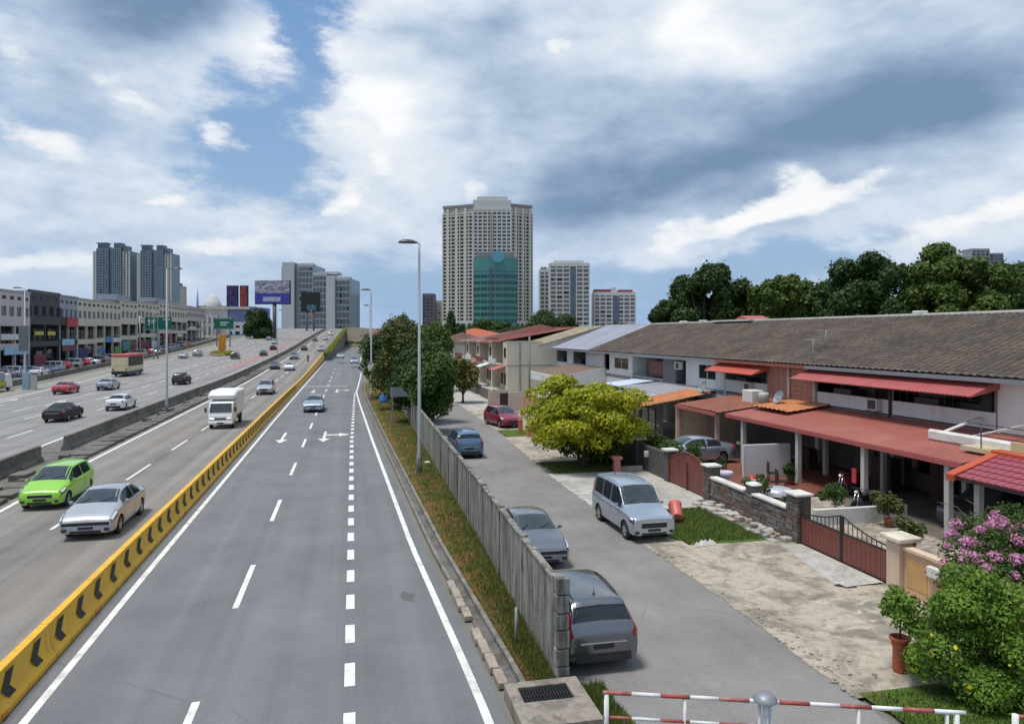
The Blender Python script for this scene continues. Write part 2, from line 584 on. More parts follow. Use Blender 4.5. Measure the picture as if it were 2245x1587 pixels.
def wall_mat(name, c, dark):
    m = bpy.data.materials.new(name); m.use_nodes = True
    T = NT(m.node_tree)
    tc = T.n('ShaderNodeTexCoord'); v = tc.outputs['Object']
    s1 = T.noise(T.mapping(v, scale=(3.2, 3.2, .35)), 1.0, 8, .7, .4)
    s2 = T.noise(T.mapping(v, scale=(9, 9, 1.6), loc=(3, 1, 2)), 1.0, 6, .7)
    n3 = T.noise(v, 2.2, 7, .7); n4 = T.noise(v, 22, 3, .75)
    cc = T.mix(T.maprange(n3, .35, .65, 0, .6), c, (c[0] * 1.35, c[1] * 1.33, c[2] * 1.28))
    cc = T.mix(T.maprange(s1, .42, .60, 0, .85, True), cc, dark)
    cc = T.mix(T.maprange(s2, .50, .66, 0, .7, True), cc, (dark[0] * .6, dark[1] * .6, dark[2] * .6))
    cc = T.mix(T.maprange(n4, .3, .7, 0, .3), cc, dark)
    b = T.n('ShaderNodeBsdfPrincipled')
    T.put(b.inputs['Base Color'], cc); b.inputs['Roughness'].default_value = .92; b.inputs['Specular IOR Level'].default_value = .2
    bp = T.n('ShaderNodeBump'); bp.inputs['Strength'].default_value = .7; bp.inputs['Distance'].default_value = .03
    T.put(bp.inputs['Height'], T.m('ADD', s2, n4))
    T.nt.links.new(bp.outputs[0], b.inputs['Normal'])
    o = T.n('ShaderNodeOutputMaterial'); T.nt.links.new(b.outputs[0], o.inputs[0])
    MATS[name] = m
    return m


def turf_mat(name, g1, g2, dry, dry_amt=.6, scale=.7, bias=.5):
    m = bpy.data.materials.new(name); m.use_nodes = True
    T = NT(m.node_tree)
    tc = T.n('ShaderNodeTexCoord'); v = tc.outputs['Object']
    n1 = T.noise(v, scale, 6, .65); n2 = T.noise(v, 14, 4, .75)
    cc = T.mix(T.maprange(n2, .35, .65), g1, g2)
    cc = T.mix(T.m('MULTIPLY', T.maprange(T.m('ADD', n1, T.m('MULTIPLY', T.m('SUBTRACT', n2, .5), .4)), bias - .08, bias + .08, 0, 1, True), dry_amt), cc, dry)
    b = T.n('ShaderNodeBsdfPrincipled')
    T.put(b.inputs['Base Color'], cc); b.inputs['Roughness'].default_value = .95; b.inputs['Specular IOR Level'].default_value = .1
    bp = T.n('ShaderNodeBump'); bp.inputs['Strength'].default_value = .8; bp.inputs['Distance'].default_value = .05
    T.put(bp.inputs['Height'], n2)
    T.nt.links.new(bp.outputs[0], b.inputs['Normal'])
    o = T.n('ShaderNodeOutputMaterial'); T.nt.links.new(b.outputs[0], o.inputs[0])
    MATS[name] = m
    return m


M_SLIP = road_mat('slip_asphalt', (.155, .160, .168), .12)
M_MAIN = road_mat('main_asphalt', (.200, .190, .176), .26, .06)
M_LEFT = road_mat('left_asphalt', (.225, .220, .215), .20, .03)
M_LANE = road_mat('lane_asphalt', (.205, .196, .188), .06, .04, .22)
M_APRON = concrete_mat('apron_concrete', (.44, .385, .305), (.145, .128, .105), .75, .75)
M_APRON2 = concrete_mat('pale_apron_concrete', (.46, .44, .40), (.24, .225, .20))
M_KERB = concrete_mat('kerb_concrete', (.25, .235, .21), (.10, .095, .085), .7, 1.4, False)
M_DRAIN = concrete_mat('drain_concrete', (.17, .16, .145), (.07, .066, .06), .7, 1.4, False)
M_MEDIAN = concrete_mat('median_concrete', (.185, .175, .155), (.075, .07, .06), .7, .5, False)
M_WALLC = concrete_mat('wall_concrete', (.33, .32, .285), (.085, .085, .078), .85, 1.1, False)
M_GROUND = mat('ground_earth', (.17, .165, .14), .95, 0, .25, .05, stain=(.10, .12, .06), stain_amt=.5)
M_TURF = turf_mat('turf', (.050, .085, .018), (.085, .115, .028), (.235, .130, .055), .85, .9, .50)
M_LAWN = turf_mat('lawn_turf', (.055, .105, .015), (.09, .15, .03), (.18, .15, .06), .5, .9, .60)
M_WHITE = mat('road_paint', (.70, .70, .66), .7, 0, .14, 3.0, stain=(.26, .26, .25), stain_amt=.6, speck=.15, sscale=40)
M_YELLOW = mat('barrier_yellow', (.72, .40, .022), .55, 0, .10, 1.2, stain=(.33, .19, .03), stain_amt=.45, streak=True)
M_BLACK = mat('black_paint', (.012, .012, .014), .6, 0, .2)
M_STEEL = mat('galvanised_steel', (.25, .27, .29), .5, .3, .1, 4)
M_DKSTEEL = mat('dark_steel', (.06, .063, .068), .5, .3, .15, 4)


def polyline(pts):
    vs = np.array([p[0] for p in pts], float); us = np.array([p[1] for p in pts], float)
    return lambda v: float(np.interp(v, vs, us))


def vrange(a, b, near=2.0, k=.05):
    out = [a]
    while out[-1] < b:
        out.append(min(b, out[-1] + max(near, k * abs(out[-1]))))
    return out


edge_u = polyline([(-10, 2.75), (11, 2.56), (14.5, 2.50), (25, 2.06), (50, 1.5), (78, .98), (93, .80), (120, 1.6), (165, 2.7), (300, 2.9), (460, 3.0)])
barR = polyline([(-10, -6.25), (15, -6.32), (23, -6.4), (65, -6.6), (205, -6.75), (2000, -6.75)])          # right foot of the yellow barrier
mainL = polyline([(-10, -13.6), (34, -14.0), (46, -14.5), (84, -14.97), (200, -15.4), (2000, -15.6)])
medL = polyline([(-10, -18.6), (46, -19.1), (62, -19.6), (200, -19.9), (2000, -20.2)])
leftL = polyline([(-10, -33.5), (88, -37.4), (110, -38.6), (150, -41.0), (220, -42.5), (2000, -43)])

# ground: one sheet to the horizon, climbing with the highway on its left side
us = [-5000, -2500, -1200, -600, -300, -160, -100, -75, -62, -52, -44, -36, -28, -20, -13, -6.9, -6.6, -2, 4, 10, 16, 24, 40, 70, 120, 200, 400, 900, 2000, 4500]
vsr = [-60, 0] + vrange(10, 8000, 12, .09)
gv, gf = [], []
for v in vsr:
    for u in us:
        z = (zp(v) if u < -6.7 else 0.0) - .06
        gv.append((u + (sh(v) if -60 < u < 3 else 0), v, z))
nu = len(us)
for i in range(len(vsr) - 1):
    for j in range(nu - 1):
        gf.append((i * nu + j, i * nu + j + 1, (i + 1) * nu + j + 1, (i + 1) * nu + j))
MB().add(gv, gf).build('ground', M_GROUND, kind='structure')


def sheet(name, Lf, Rf, v0, v1, zf, m, near=2.0, k=.04, bend=True, **kw):
    L, Rr = [], []
    for v in vrange(v0, v1, near, k):
        s = sh(v) if bend else 0
        L.append((Lf(v) + s, v, zf(v))); Rr.append((Rf(v) + s, v, zf(v)))
    return MB().strip(L, Rr).build(name, m, kw.pop('parent', None), kind=kw.pop('kind', 'structure'), **kw)


slip = sheet('slip_road', lambda v: barR(v) + .02, lambda v: edge_u(v) + .38, -8, 470, lambda v: 0.0, M_SLIP)
main = sheet('highway_road', lambda v: mainL(v) - .35, lambda v: barR(v) - .5, -8, 1500, lambda v: zp(v) + .004, M_MAIN)
left = sheet('far_carriageway', lambda v: leftL(v) - 1.5, lambda v: medL(v) + .6, -8, 1500, lambda v: zp(v) + .004, M_LEFT)
M_SHOULDER = concrete_mat('shoulder_concrete', (.29, .28, .24), (.19, .18, .15), .5, .3, False)
sheet('road_shoulder', lambda v: leftL(v) - 4.2, lambda v: leftL(v) - 1.5, 30, 420, lambda v: zp(v) + .012, M_SHOULDER)
M_SERVICE = road_mat('service_asphalt', (.17, .165, .16), .05, .02)
sheet('service_road', lambda v: -56.0, lambda v: leftL(v) - 9.5, 60, 420, lambda v: zp(v) + .002, M_SERVICE, bend=False)


def dashes(road, name, uf, starts, length, width, zf, bend=True):
    first = None
    for v in starts:
        L, Rr = [], []
        for t in (0, .5, 1):
            vv = v + length * t
            s = sh(vv) if bend else 0
            L.append((uf(vv) - width / 2 + s, vv, zf(vv) + .009)); Rr.append((uf(vv) + width / 2 + s, vv, zf(vv) + .009))
        MB().strip(L, Rr).build(name, M_WHITE, road)


flat = lambda v: 0.0
z4 = lambda v: zp(v) + .004
dashes(slip, 'lane_dash', lambda v: -2.93 - .0006 * v, [11.6, 20.3, 29.5, 38.9, 48.4, 57.7, 67, 76.3, 85.6, 95, 104, 114, 124, 140, 155], 3.7, .155, flat)
dashes(slip, 'block_dash', lambda v: polyline([(11, -.02), (50, .12), (80, .45), (93, .62)])(v), [11.0 + 2.15 * i for i in range(38)], 1.08, .22, flat)
for (f0, v0, v1, wd, nm) in ((lambda v: edge_u(v), -8, 460, .17, 'edge_line'), (lambda v: barR(v) + .42, -8, 204, .17, 'barrier_line')):
    sheet(nm, lambda v: f0(v) - wd / 2, lambda v: f0(v) + wd / 2, v0, v1, lambda v: .006, M_WHITE, parent=slip)
dashes(main, 'lane_dash', lambda v: -10.7 - .002 * min(v, 200), [11 + 9.45 * i for i in range(40)], 4.5, .14, z4)
sheet('edge_line', lambda v: mainL(v), lambda v: mainL(v) + .2, -8, 900, lambda v: zp(v) + .010, M_WHITE, parent=main)
for i, u in enumerate((-23.2, -26.85, -30.5, -34.2)):
    dashes(left, 'lane_dash', lambda v, u=u: u - .012 * max(0, min(v, 200) - 60), [38 + 9.45 * k + (3 * i) % 5 for k in range(30)], 4.4, .14, z4)
sheet('edge_line', lambda v: medL(v) - .2, lambda v: medL(v), 20, 900, lambda v: zp(v) + .010, M_WHITE, parent=left)
sheet('edge_line', lambda v: leftL(v), lambda v: leftL(v) + .2, 60, 700, lambda v: zp(v) + .010, M_WHITE, parent=left)
# red zone paint by the median of the far carriageway
sheet('red_paint', lambda v: medL(v) - 4.2, lambda v: medL(v) - 2.2, 150, 330, lambda v: zp(v) + .008, mat('red_road_paint', (.33, .17, .15), .8, 0, .3, 1), parent=left)


def arrow(u, v, turn, zf=flat):
    """turn arrow painted for traffic coming towards the bridge (points towards -y)"""
    z = .010
    mb = MB()
    mb.quad((u - .09, v - 1.5, z), (u + .09, v - 1.5, z), (u + .09, v + 2.2, z), (u - .09, v + 2.2, z))
    mb.add([(u - .42, v - 1.5, z), (u, v - 3.0, z), (u + .42, v - 1.5, z)], [(0, 1, 2)])
    if turn:
        s = turn
        mb.quad((u + .09 * s, v + .1, z), (u + 1.0 * s, v + .1, z), (u + 1.0 * s, v + .6, z), (u + .09 * s, v + .6, z))
        mb.add([(u + 1.0 * s, v - .5, z), (u + 1.75 * s, v + .35, z), (u + 1.0 * s, v + 1.2, z)], [(0, 1, 2)])
    mb.build('turn_arrow', M_WHITE, slip)


arrow(-4.55, 53.5, 0); arrow(-1.75, 53.5, 1); arrow(-4.5, 96, 0); arrow(-1.6, 96, 1)
MB().quad((-6.0, 104, .009), (-.3, 104, .009), (-.3, 104.45, .009), (-6.0, 104.45, .009)).build('stop_line', M_WHITE, slip)
# white cross bars / arrows on the far carriageway
for (u, v) in ((-30, 84), (-36.2, 88), (-27, 92), (-33, 120)):
    z = zp(v) + .011
    MB().add([(u - .1, v - 2, z), (u + .1, v - 2, z), (u + .1, v + 2, z), (u - .1, v + 2, z), (u - .5, v + 2, z), (u, v + 3.6, z), (u + .5, v + 2, z)], [(0, 1, 2, 3), (4, 6, 5)]).build('road_arrow', M_WHITE, left)

# ---------------------------------------------------------------- yellow barrier with black chevrons
bar = thing('traffic_barrier', 'long yellow concrete barrier with black chevrons between slip road and highway', 'barrier', (-6.4, 0, 0))
prof = [(0, 0), (0, .12), (-.10, .30), (-.16, .80), (-.34, .80), (-.40, .30), (-.5, .12), (-.5, 0)]
SEG = 3.0
vs0 = [-6 + SEG * i for i in range(int(211 / SEG))]
me_cache = []
for k, v in enumerate(vs0):
    a, b = v + .012, v + SEG - .012
    mb = MB()
    vs, fs = [], []
    for vv in (a, b):
        for (du, z) in prof:
            vs.append((barR(vv) + du, vv, z + (zp(vv) if du < -.3 else 0 if z == 0 else zp(vv) * .9)))
    n = len(prof)
    for i in range(n):
        fs.append((i, (i + 1) % n, n + (i + 1) % n, n + i))
    fs += [tuple(range(n))[::-1], tuple(range(n, 2 * n))]
    mb.add(vs, fs)
    mb.build('barrier_segment', M_YELLOW, bar)
v = 9.2
while v < 98:
    # chevron lies on the upper right face, pointing towards the oncoming traffic
    def fp(dv, t):
        vv = v + dv
        z = .17 + t * .54
        du = -.075 - (z - .25) / .55 * .078
        return (barR(vv) + du + .012, vv, z + zp(vv) * .9)
    a, wd = .30, .33
    MB().add([fp(0, 1), fp(wd, 1), fp(wd - a, .5), fp(-a, .5), fp(wd, 0), fp(0, 0)], [(0, 3, 2, 1), (3, 5, 4, 2)]).build('chevron', M_BLACK, bar)
    v += 1.33
for k in range(12):
    v = 10 + 5.3 * k
    MB().box(barR(v) - .004, barR(v) + .02, v, v + .25, .04, .14).build('reflector', mat('orange_reflector', (.6, .2, .03), .3), bar)

# ---------------------------------------------------------------- median: drain, rubble strip, concrete barrier
sheet('median_strip', lambda v: mainL(v) - 4.6 if v < 500 else medL(v) + .6, lambda v: mainL(v) - .34, -8, 900, lambda v: zp(v) + .03, M_MEDIAN)
md = MB()
rr = random.Random(3)
for i in range(60):
    v = 30 + i * 1.9
    u = mainL(v) - .9
    z = zp(v)
    md.box(u - .55, u + .55, v + .05, v + 1.8 - rr.random() * .3, z + .02, z + .16 + rr.random() * .05)
    if rr.random() < .3:
        md.box(u - .75 - rr.random() * .4, u - .35, v + rr.random(), v + 1 + rr.random(), z, z + .2 + rr.random() * .15)
dr = thing('median_drain', 'line of weathered concrete drain covers along the median', 'drain', (-15.5, 60, 0))
md.build('drain_cover', M_MEDIAN, dr, kind='stuff')
mbar = thing('median_barrier', 'weathered grey concrete barrier along the median with a gap', 'barrier', (-17.2, 40, 0))
M_MBAR = concrete_mat('median_barrier_concrete', (.215, .20, .17), (.09, .083, .07), .7, .5, False)
medB = polyline([(-10, -16.4), (45, -17.1), (75, -17.5), (200, -17.9), (2000, -18.2)])
v = 10.0
while v < 420:
    ln = 4.0 if v < 200 else 12
    if not (45.6 < v + ln / 2 < 49.2):
        vs, fs = [], []
        for vv in (v + .01, v + ln - .02):
            for (du, z) in ((.28, 0), (.24, .2), (.12, .35), (.10, .92), (-.10, .92), (-.12, .35), (-.24, .2), (-.28, 0)):
                vs.append((medB(vv) + du + sh(vv), vv, zp(vv) + z))
        fs = [(i, (i + 1) % 8, 8 + (i + 1) % 8, 8 + i) for i in range(8)] + [tuple(range(8))[::-1], tuple(range(8, 16))]
        MB().add(vs, fs).build('barrier_segment', M_MBAR, mbar)
    v += ln
# low weeds in the median
def blades(name, n, pts, hmin, hmax, m, seed=1, wd=.02, **kw):
    """short blades of grass; pts(rnd) gives (x, y, z)"""
    rd = random.Random(seed)
    vs, fs = [], []
    for i in range(n):
        x, y, z = pts(rd)
        h = rd.uniform(hmin, hmax); a = rd.random() * 6.283; l = rd.uniform(.2, .7) * h
        ca, sa = math.cos(a), math.sin(a)
        b = len(vs)
        vs += [(x - sa * wd, y + ca * wd, z), (x + sa * wd, y - ca * wd, z), (x + ca * l, y + sa * l, z + h)]
        fs.append((b, b + 1, b + 2))
    return MB().add(vs, fs).build(name, m, kind='stuff', **kw)


M_BLADE = leafmat('grass_blade', (.05, .09, .015), (.12, .14, .03), 1.0)
M_DRY = leafmat('dry_grass_blade', (.20, .12, .045), (.30, .20, .08), 1.0)

# ---------------------------------------------------------------- retaining wall and hedge beside the climbing highway
rw = MB()
vv = vrange(204, 520, 8, .03)
for i in range(len(vv) - 1):
    a, b = vv[i], vv[i + 1]
    ua, ub = barR(a) + sh(a), barR(b) + sh(b)
    rw.add([(ua + .0, a, -.1), (ub + .0, b, -.1), (ub, b, zp(b) + .9), (ua, a, zp(a) + .9), (ua - .4, a, zp(a) + .9), (ub - .4, b, zp(b) + .9), (ua - .4, a, zp(a)), (ub - .4, b, zp(b))],
           [(0, 1, 2, 3), (3, 2, 5, 4), (4, 5, 7, 6)])
rw.quad((barR(204), 204, -.1), (barR(204), 204, zp(204) + .9), (barR(204) - .4, 204, zp(204) + .9), (barR(204) - .4, 204, -.1))
rw.build('retaining_wall', mat('brown_retaining_wall', (.17, .145, .12), .9, 0, .25, .3, stain=(.07, .06, .05), stain_amt=.6, streak=True), kind='structure')

# ---------------------------------------------------------------- vehicles
M_GLASS = glass('car_glass', (.018, .024, .028), .05)
M_GLASSB = glass('windscreen_glass', (.045, .058, .066), .03)
M_TYRE = mat('tyre_rubber', (.018, .018, .018), .85)
M_RIM = mat('alloy_rim', (.45, .46, .47), .35, .7)
M_TRIM = mat('black_trim', (.022, .022, .024), .55)
M_LAMP = mat('headlight_lens', (.74, .76, .78), .12, .2, .1, coat=.6)
M_TAIL = mat('taillight_lens', (.38, .016, .014), .15, 0, .1, coat=.6)
M_PLATE = mat('number_plate', (.02, .02, .022), .4)
M_CHROME = mat('chrome', (.62, .63, .64), .18, .9, .05)


def paint(name, c, metal=.25, rough=.32):
    return mat(name + '_paint', c, rough, metal, .05, 1.0, coat=.8, stain=(c[0] * .8 + .03, c[1] * .8 + .03, c[2] * .8 + .025), stain_amt=.25)


P_BASE = paint('base_car', (.4, .4, .4))

CARS = {
    # y, half width, floor, belt, roof half width, top     (front is +y)
    'sedan': dict(st=[(-2.32, .68, .42, .74, .56, .84), (-2.26, .80, .33, .86, .64, .98), (-1.95, .87, .24, .92, .68, 1.05), (-1.60, .89, .22, .94, .69, 1.10), (-.85, .90, .20, .93, .58, 1.40),
                       (-.1, .905, .20, .925, .61, 1.455), (.34, .905, .20, .945, .60, 1.43), (1.22, .90, .20, .95, .72, 1.06), (1.45, .895, .2, .93, .74, 1.0), (1.90, .88, .21, .84, .71, .895), (2.14, .865, .22, .755, .69, .80), (2.25, .84, .24, .69, .66, .725), (2.31, .80, .28, .61, .62, .64)],
                  ws=(.41, 1.17), rw=(-1.54, -.90), sw=[(-1.28, -.42), (-.34, .96)], hl=(1.74, 2.25), tl=(-2.29, -2.02), wheels=(1.42, -1.33), wr=.325, door=[(-1.15, -.38), (-.34, .98)]),
    'hatch': dict(st=[(-2.0, .70, .36, .82, .60, .92), (-1.96, .80, .28, .92, .66, 1.05), (-1.80, .845, .24, .98, .62, 1.36), (-1.55, .855, .22, .98, .58, 1.49), (-.6, .865, .20, .96, .60, 1.545),
                       (.15, .865, .20, .94, .61, 1.52), (1.12, .86, .20, .92, .68, 1.06), (1.32, .85, .2, .90, .68, .99), (1.75, .82, .22, .78, .64, .84), (1.93, .79, .24, .73, .60, .78), (2.0, .73, .28, .65, .54, .69)],
                  ws=(.22, 1.07), rw=(-1.90, -1.66), sw=[(-1.45, -.52), (-.44, .94)], hl=(1.52, 1.92), tl=(-1.98, -1.84), wheels=(1.28, -1.25), wr=.31, door=[(-1.2, -.48), (-.44, .95)]),
    'mpv': dict(st=[(-2.22, .72, .42, .86, .66, .96), (-2.18, .80, .32, .98, .72, 1.20), (-2.08, .845, .28, 1.06, .70, 1.66), (-1.9, .855, .26, 1.06, .68, 1.78), (-.6, .865, .25, 1.04, .69, 1.84),
                     (.45, .865, .25, 1.02, .68, 1.80), (1.18, .86, .25, 1.01, .74, 1.16), (1.38, .85, .25, 1.0, .74, 1.09), (1.95, .84, .27, .92, .72, .97), (2.13, .83, .28, .90, .68, .94), (2.20, .79, .31, .82, .64, .87)],
                ws=(.53, 1.12), rw=(-2.16, -1.99), sw=[(-1.85, -1.02), (-.94, -.12), (-.04, .96)], hl=(1.90, 2.16), tl=(-2.2, -2.0), wheels=(1.42, -1.33), wr=.335, door=[(-.96, -.1), (-.06, .97)]),
    'suv': dict(st=[(-2.32, .76, .42, .84, .66, .94), (-2.26, .87, .32, .98, .76, 1.08), (-2.06, .91, .28, 1.06, .68, 1.42), (-1.84, .925, .27, 1.07, .64, 1.60), (-.7, .935, .26, 1.05, .66, 1.66),
                     (.30, .935, .26, 1.02, .65, 1.61), (1.15, .93, .26, 1.0, .74, 1.14), (1.40, .92, .26, .97, .76, 1.06), (1.95, .90, .27, .86, .72, .93), (2.20, .86, .29, .80, .68, .84), (2.30, .78, .34, .72, .62, .76)],
                ws=(.38, 1.09), rw=(-2.19, -1.89), sw=[(-1.70, -.95), (-.88, -.12), (-.04, .93)], hl=(1.86, 2.2), tl=(-2.30, -1.98), wheels=(1.40, -1.38), wr=.36, door=[(-.92, -.1), (-.06, .95)]),
}


class Body:
    T = 10

    def __init__(s, st):
        s.y = np.array([a[0] for a in st]); s.p = np.array([a[1:] for a in st])
        h = np.diff(s.y); dl = np.diff(s.p, axis=0) / h[:, None]
        m = np.zeros_like(s.p)
        for k in range(1, len(s.y) - 1):
            for j in range(5):
                if dl[k - 1, j] * dl[k, j] > 0:
                    w1, w2 = 2 * h[k] + h[k - 1], h[k] + 2 * h[k - 1]
                    m[k, j] = (w1 + w2) / (w1 / dl[k - 1, j] + w2 / dl[k, j])
        m[0], m[-1] = dl[0], dl[-1]
        s.m, s.h = m, h

    def par(s, y):
        k = int(min(max(np.searchsorted(s.y, y) - 1, 0), len(s.h) - 1)); h = s.h[k]
        t = min(max((y - s.y[k]) / h, 0), 1)
        return (s.p[k] * (1 + 2 * t) * (1 - t) ** 2 + h * s.m[k] * t * (1 - t) ** 2 + s.p[k + 1] * t * t * (3 - 2 * t) + h * s.m[k + 1] * t * t * (t - 1))

    def ring(s, y):
        hw, zb, zt, wr, top = s.par(y)
        wb = hw * .955
        zt = min(zt, top - .015); wr = min(wr, wb)
        return [(0, zb), (hw * .80, zb), (hw * .955, zb + .05), (hw * .985, zb + .16), (hw, zb + (zt - zb) * .55), (hw * .99, zt - .06 * min(1, (zt - zb))), (wb, zt),
                (wr + (wb - wr) * .55, zt + (top - zt) * .48), (wr + .015, top - .045 * min(1, (top - zt) * 3)), (wr * .86, top - .004), (0, top + .022)]

    def at(s, y, t):
        """t from -10..10: sign is the side, 10 = roof centre"""
        r = s.ring(y); a = abs(t); k = min(int(a), 9); f = a - k
        x = r[k][0] * (1 - f) + r[k + 1][0] * f; z = r[k][1] * (1 - f) + r[k + 1][1] * f
        return Vector((x if t >= 0 else -x, y, z))

    def nrm(s, y, t):
        e = .06
        sgn = 1 if t >= 0 else -1
        a = abs(t)
        dt = s.at(y, sgn * min(a + e, 9.99)) - s.at(y, sgn * max(a - e, 0.01))
        dy = s.at(y + .02, t) - s.at(y - .02, t)
        n = dy.cross(dt) * sgn
        if n.length < 1e-9: return Vector((0, 0, 1))
        n.normalize()
        if a > 9.9: n.x = 0
        return n

    def shell(s, ny=44):
        ys = sorted(set(list(np.linspace(s.y[0], s.y[-1], ny)) + list(s.y)))
        mb = MB(); vs = []; fs = []
        for y in ys:
            r = s.ring(y)
            vs += [(x, y, z) for (x, z) in r] + [(-x, y, z) for (x, z) in r[-2:0:-1]]
        n = 20
        for i in range(len(ys) - 1):
            for k in range(n):
                fs.append((i * n + k, (i + 1) * n + k, (i + 1) * n + (k + 1) % n, i * n + (k + 1) % n))
        fs.append(tuple(range(n))); fs.append(tuple((len(ys) - 1) * n + k for k in range(n))[::-1])
        return mb.add(vs, fs, 0, True)

    def patch(s, y0, y1, t0, t1, off=.006, ny=8, nt=5, inset=.012, ym=None):
        """piece of the skin raised by off, with a rim going back into the body. t0,t1 on one side, or t0 negative: across the roof"""
        if t0 < 0 < t1 and abs(t0) > 6:
            half = [(-10 + (10 + t0) * (1 - k / nt)) for k in range(nt)]        # t0 .. -10
            half = [t0 + (-10 - t0) * k / nt for k in range(nt)]
            ts = half + [10] + [-t for t in half[::-1]]
        else:
            ts = [t0 + (t1 - t0) * k / nt for k in range(nt + 1)]
        yy = [y0 + (y1 - y0) * k / ny for k in range(ny + 1)]
        g, b = [], []
        for y in yy:
            for t in ts:
                p, n = s.at(y, t), s.nrm(y, t)
                g.append(p + n * off); b.append(p - n * inset)
        m = len(ts)
        N = len(g)
        fs = [(i * m + j, (i + 1) * m + j, (i + 1) * m + j + 1, i * m + j + 1) for i in range(ny) for j in range(m - 1)]
        rim = [j for j in range(m)] + [i * m + m - 1 for i in range(1, ny + 1)] + [ny * m + j for j in range(m - 2, -1, -1)] + [i * m for i in range(ny - 1, 0, -1)]
        for a, c in zip(rim, rim[1:] + rim[:1]):
            fs.append((a, c, N + c, N + a))
        mb = MB()
        mb.add(g + b, fs, 0, True)
        return mb


def finish(mb, name, recalc=True, sharp=38):
    me = mb.mesh(name)
    bm = bmesh.new(); bm.from_mesh(me)
    if recalc: bmesh.ops.recalc_face_normals(bm, faces=bm.faces)
    bm.to_mesh(me); bm.free()
    me.set_sharp_from_angle(angle=R(sharp))
    return me


def cut_arches(me, wheels, wr, hw):
    """wheel arches cut into the shell; the inside of the arches gets material slot 1"""
    tmp = bpy.data.objects.new('tmp_body', me); col.objects.link(tmp)
    cut = MB()
    for wy in wheels:
        for sx in (-1, 1):
            M = Matrix.Translation((sx * (hw - .02), wy, wr)) @ Matrix.Rotation(R(90), 4, 'Y')
            r = wr + .055
            n = 20
            vs = [M @ Vector((r * math.cos(2 * math.pi * k / n), r * math.sin(2 * math.pi * k / n), z)) for z in (-.26, .3) for k in range(n)]
            cut.add(vs, [tuple(range(n))[::-1], tuple(range(n, 2 * n))] + [(k, (k + 1) % n, n + (k + 1) % n, n + k) for k in range(n)])
    cm = finish(cut, 'tmp_cut')
    co = bpy.data.objects.new('tmp_cut', cm); col.objects.link(co)
    md = tmp.modifiers.new('b', 'BOOLEAN'); md.operation = 'DIFFERENCE'; md.object = co; md.solver = 'EXACT'
    dg = bpy.context.evaluated_depsgraph_get()
    dg.update()
    out = bpy.data.meshes.new_from_object(tmp.evaluated_get(dg))
    for o_ in (tmp, co): bpy.data.objects.remove(o_)
    for p in out.polygons:
        c = p.center
        for wy in wheels:
            if math.hypot(c.y - wy, c.z - wr) < wr + .052 and abs(c.x) < hw - .03:
                p.material_index = 1
    out.set_sharp_from_angle(angle=R(38))
    return out


def wheel_mesh(r, wd=.2):
    t = MB()
    prof = [(r * .62, -wd / 2), (r * .9, -wd / 2), (r, -wd * .32), (r, wd * .32), (r * .9, wd / 2), (r * .62, wd / 2)]
    Mx = Matrix.Rotation(R(90), 4, 'Y')
    t.lathe(prof, 20, M=Mx)
    tm = finish(t, 'wheel')
    q = MB()
    q.lathe([(.001, wd * .36), (r * .16, wd * .38), (r * .2, wd * .30), (r * .2, wd * .1)], 12, M=Mx)
    q.lathe([(r * .2, wd * .08), (r * .56, wd * .08)], 20, 1, M=Mx)
    q.lathe([(r * .55, wd * .06), (r * .60, wd * .42), (r * .66, wd * .44), (r * .66, wd * .2)], 20, M=Mx)
    for k in range(5):
        a = 2 * math.pi * k / 5
        for da in (-.12, .12):
            q.beam((wd * .33, .14 * r * math.cos(a), .14 * r * math.sin(a)), (wd * .38, .6 * r * math.cos(a + da), .6 * r * math.sin(a + da)), .035, .03, up=(1, 0, 0))
    return tm, finish(q, 'rim')


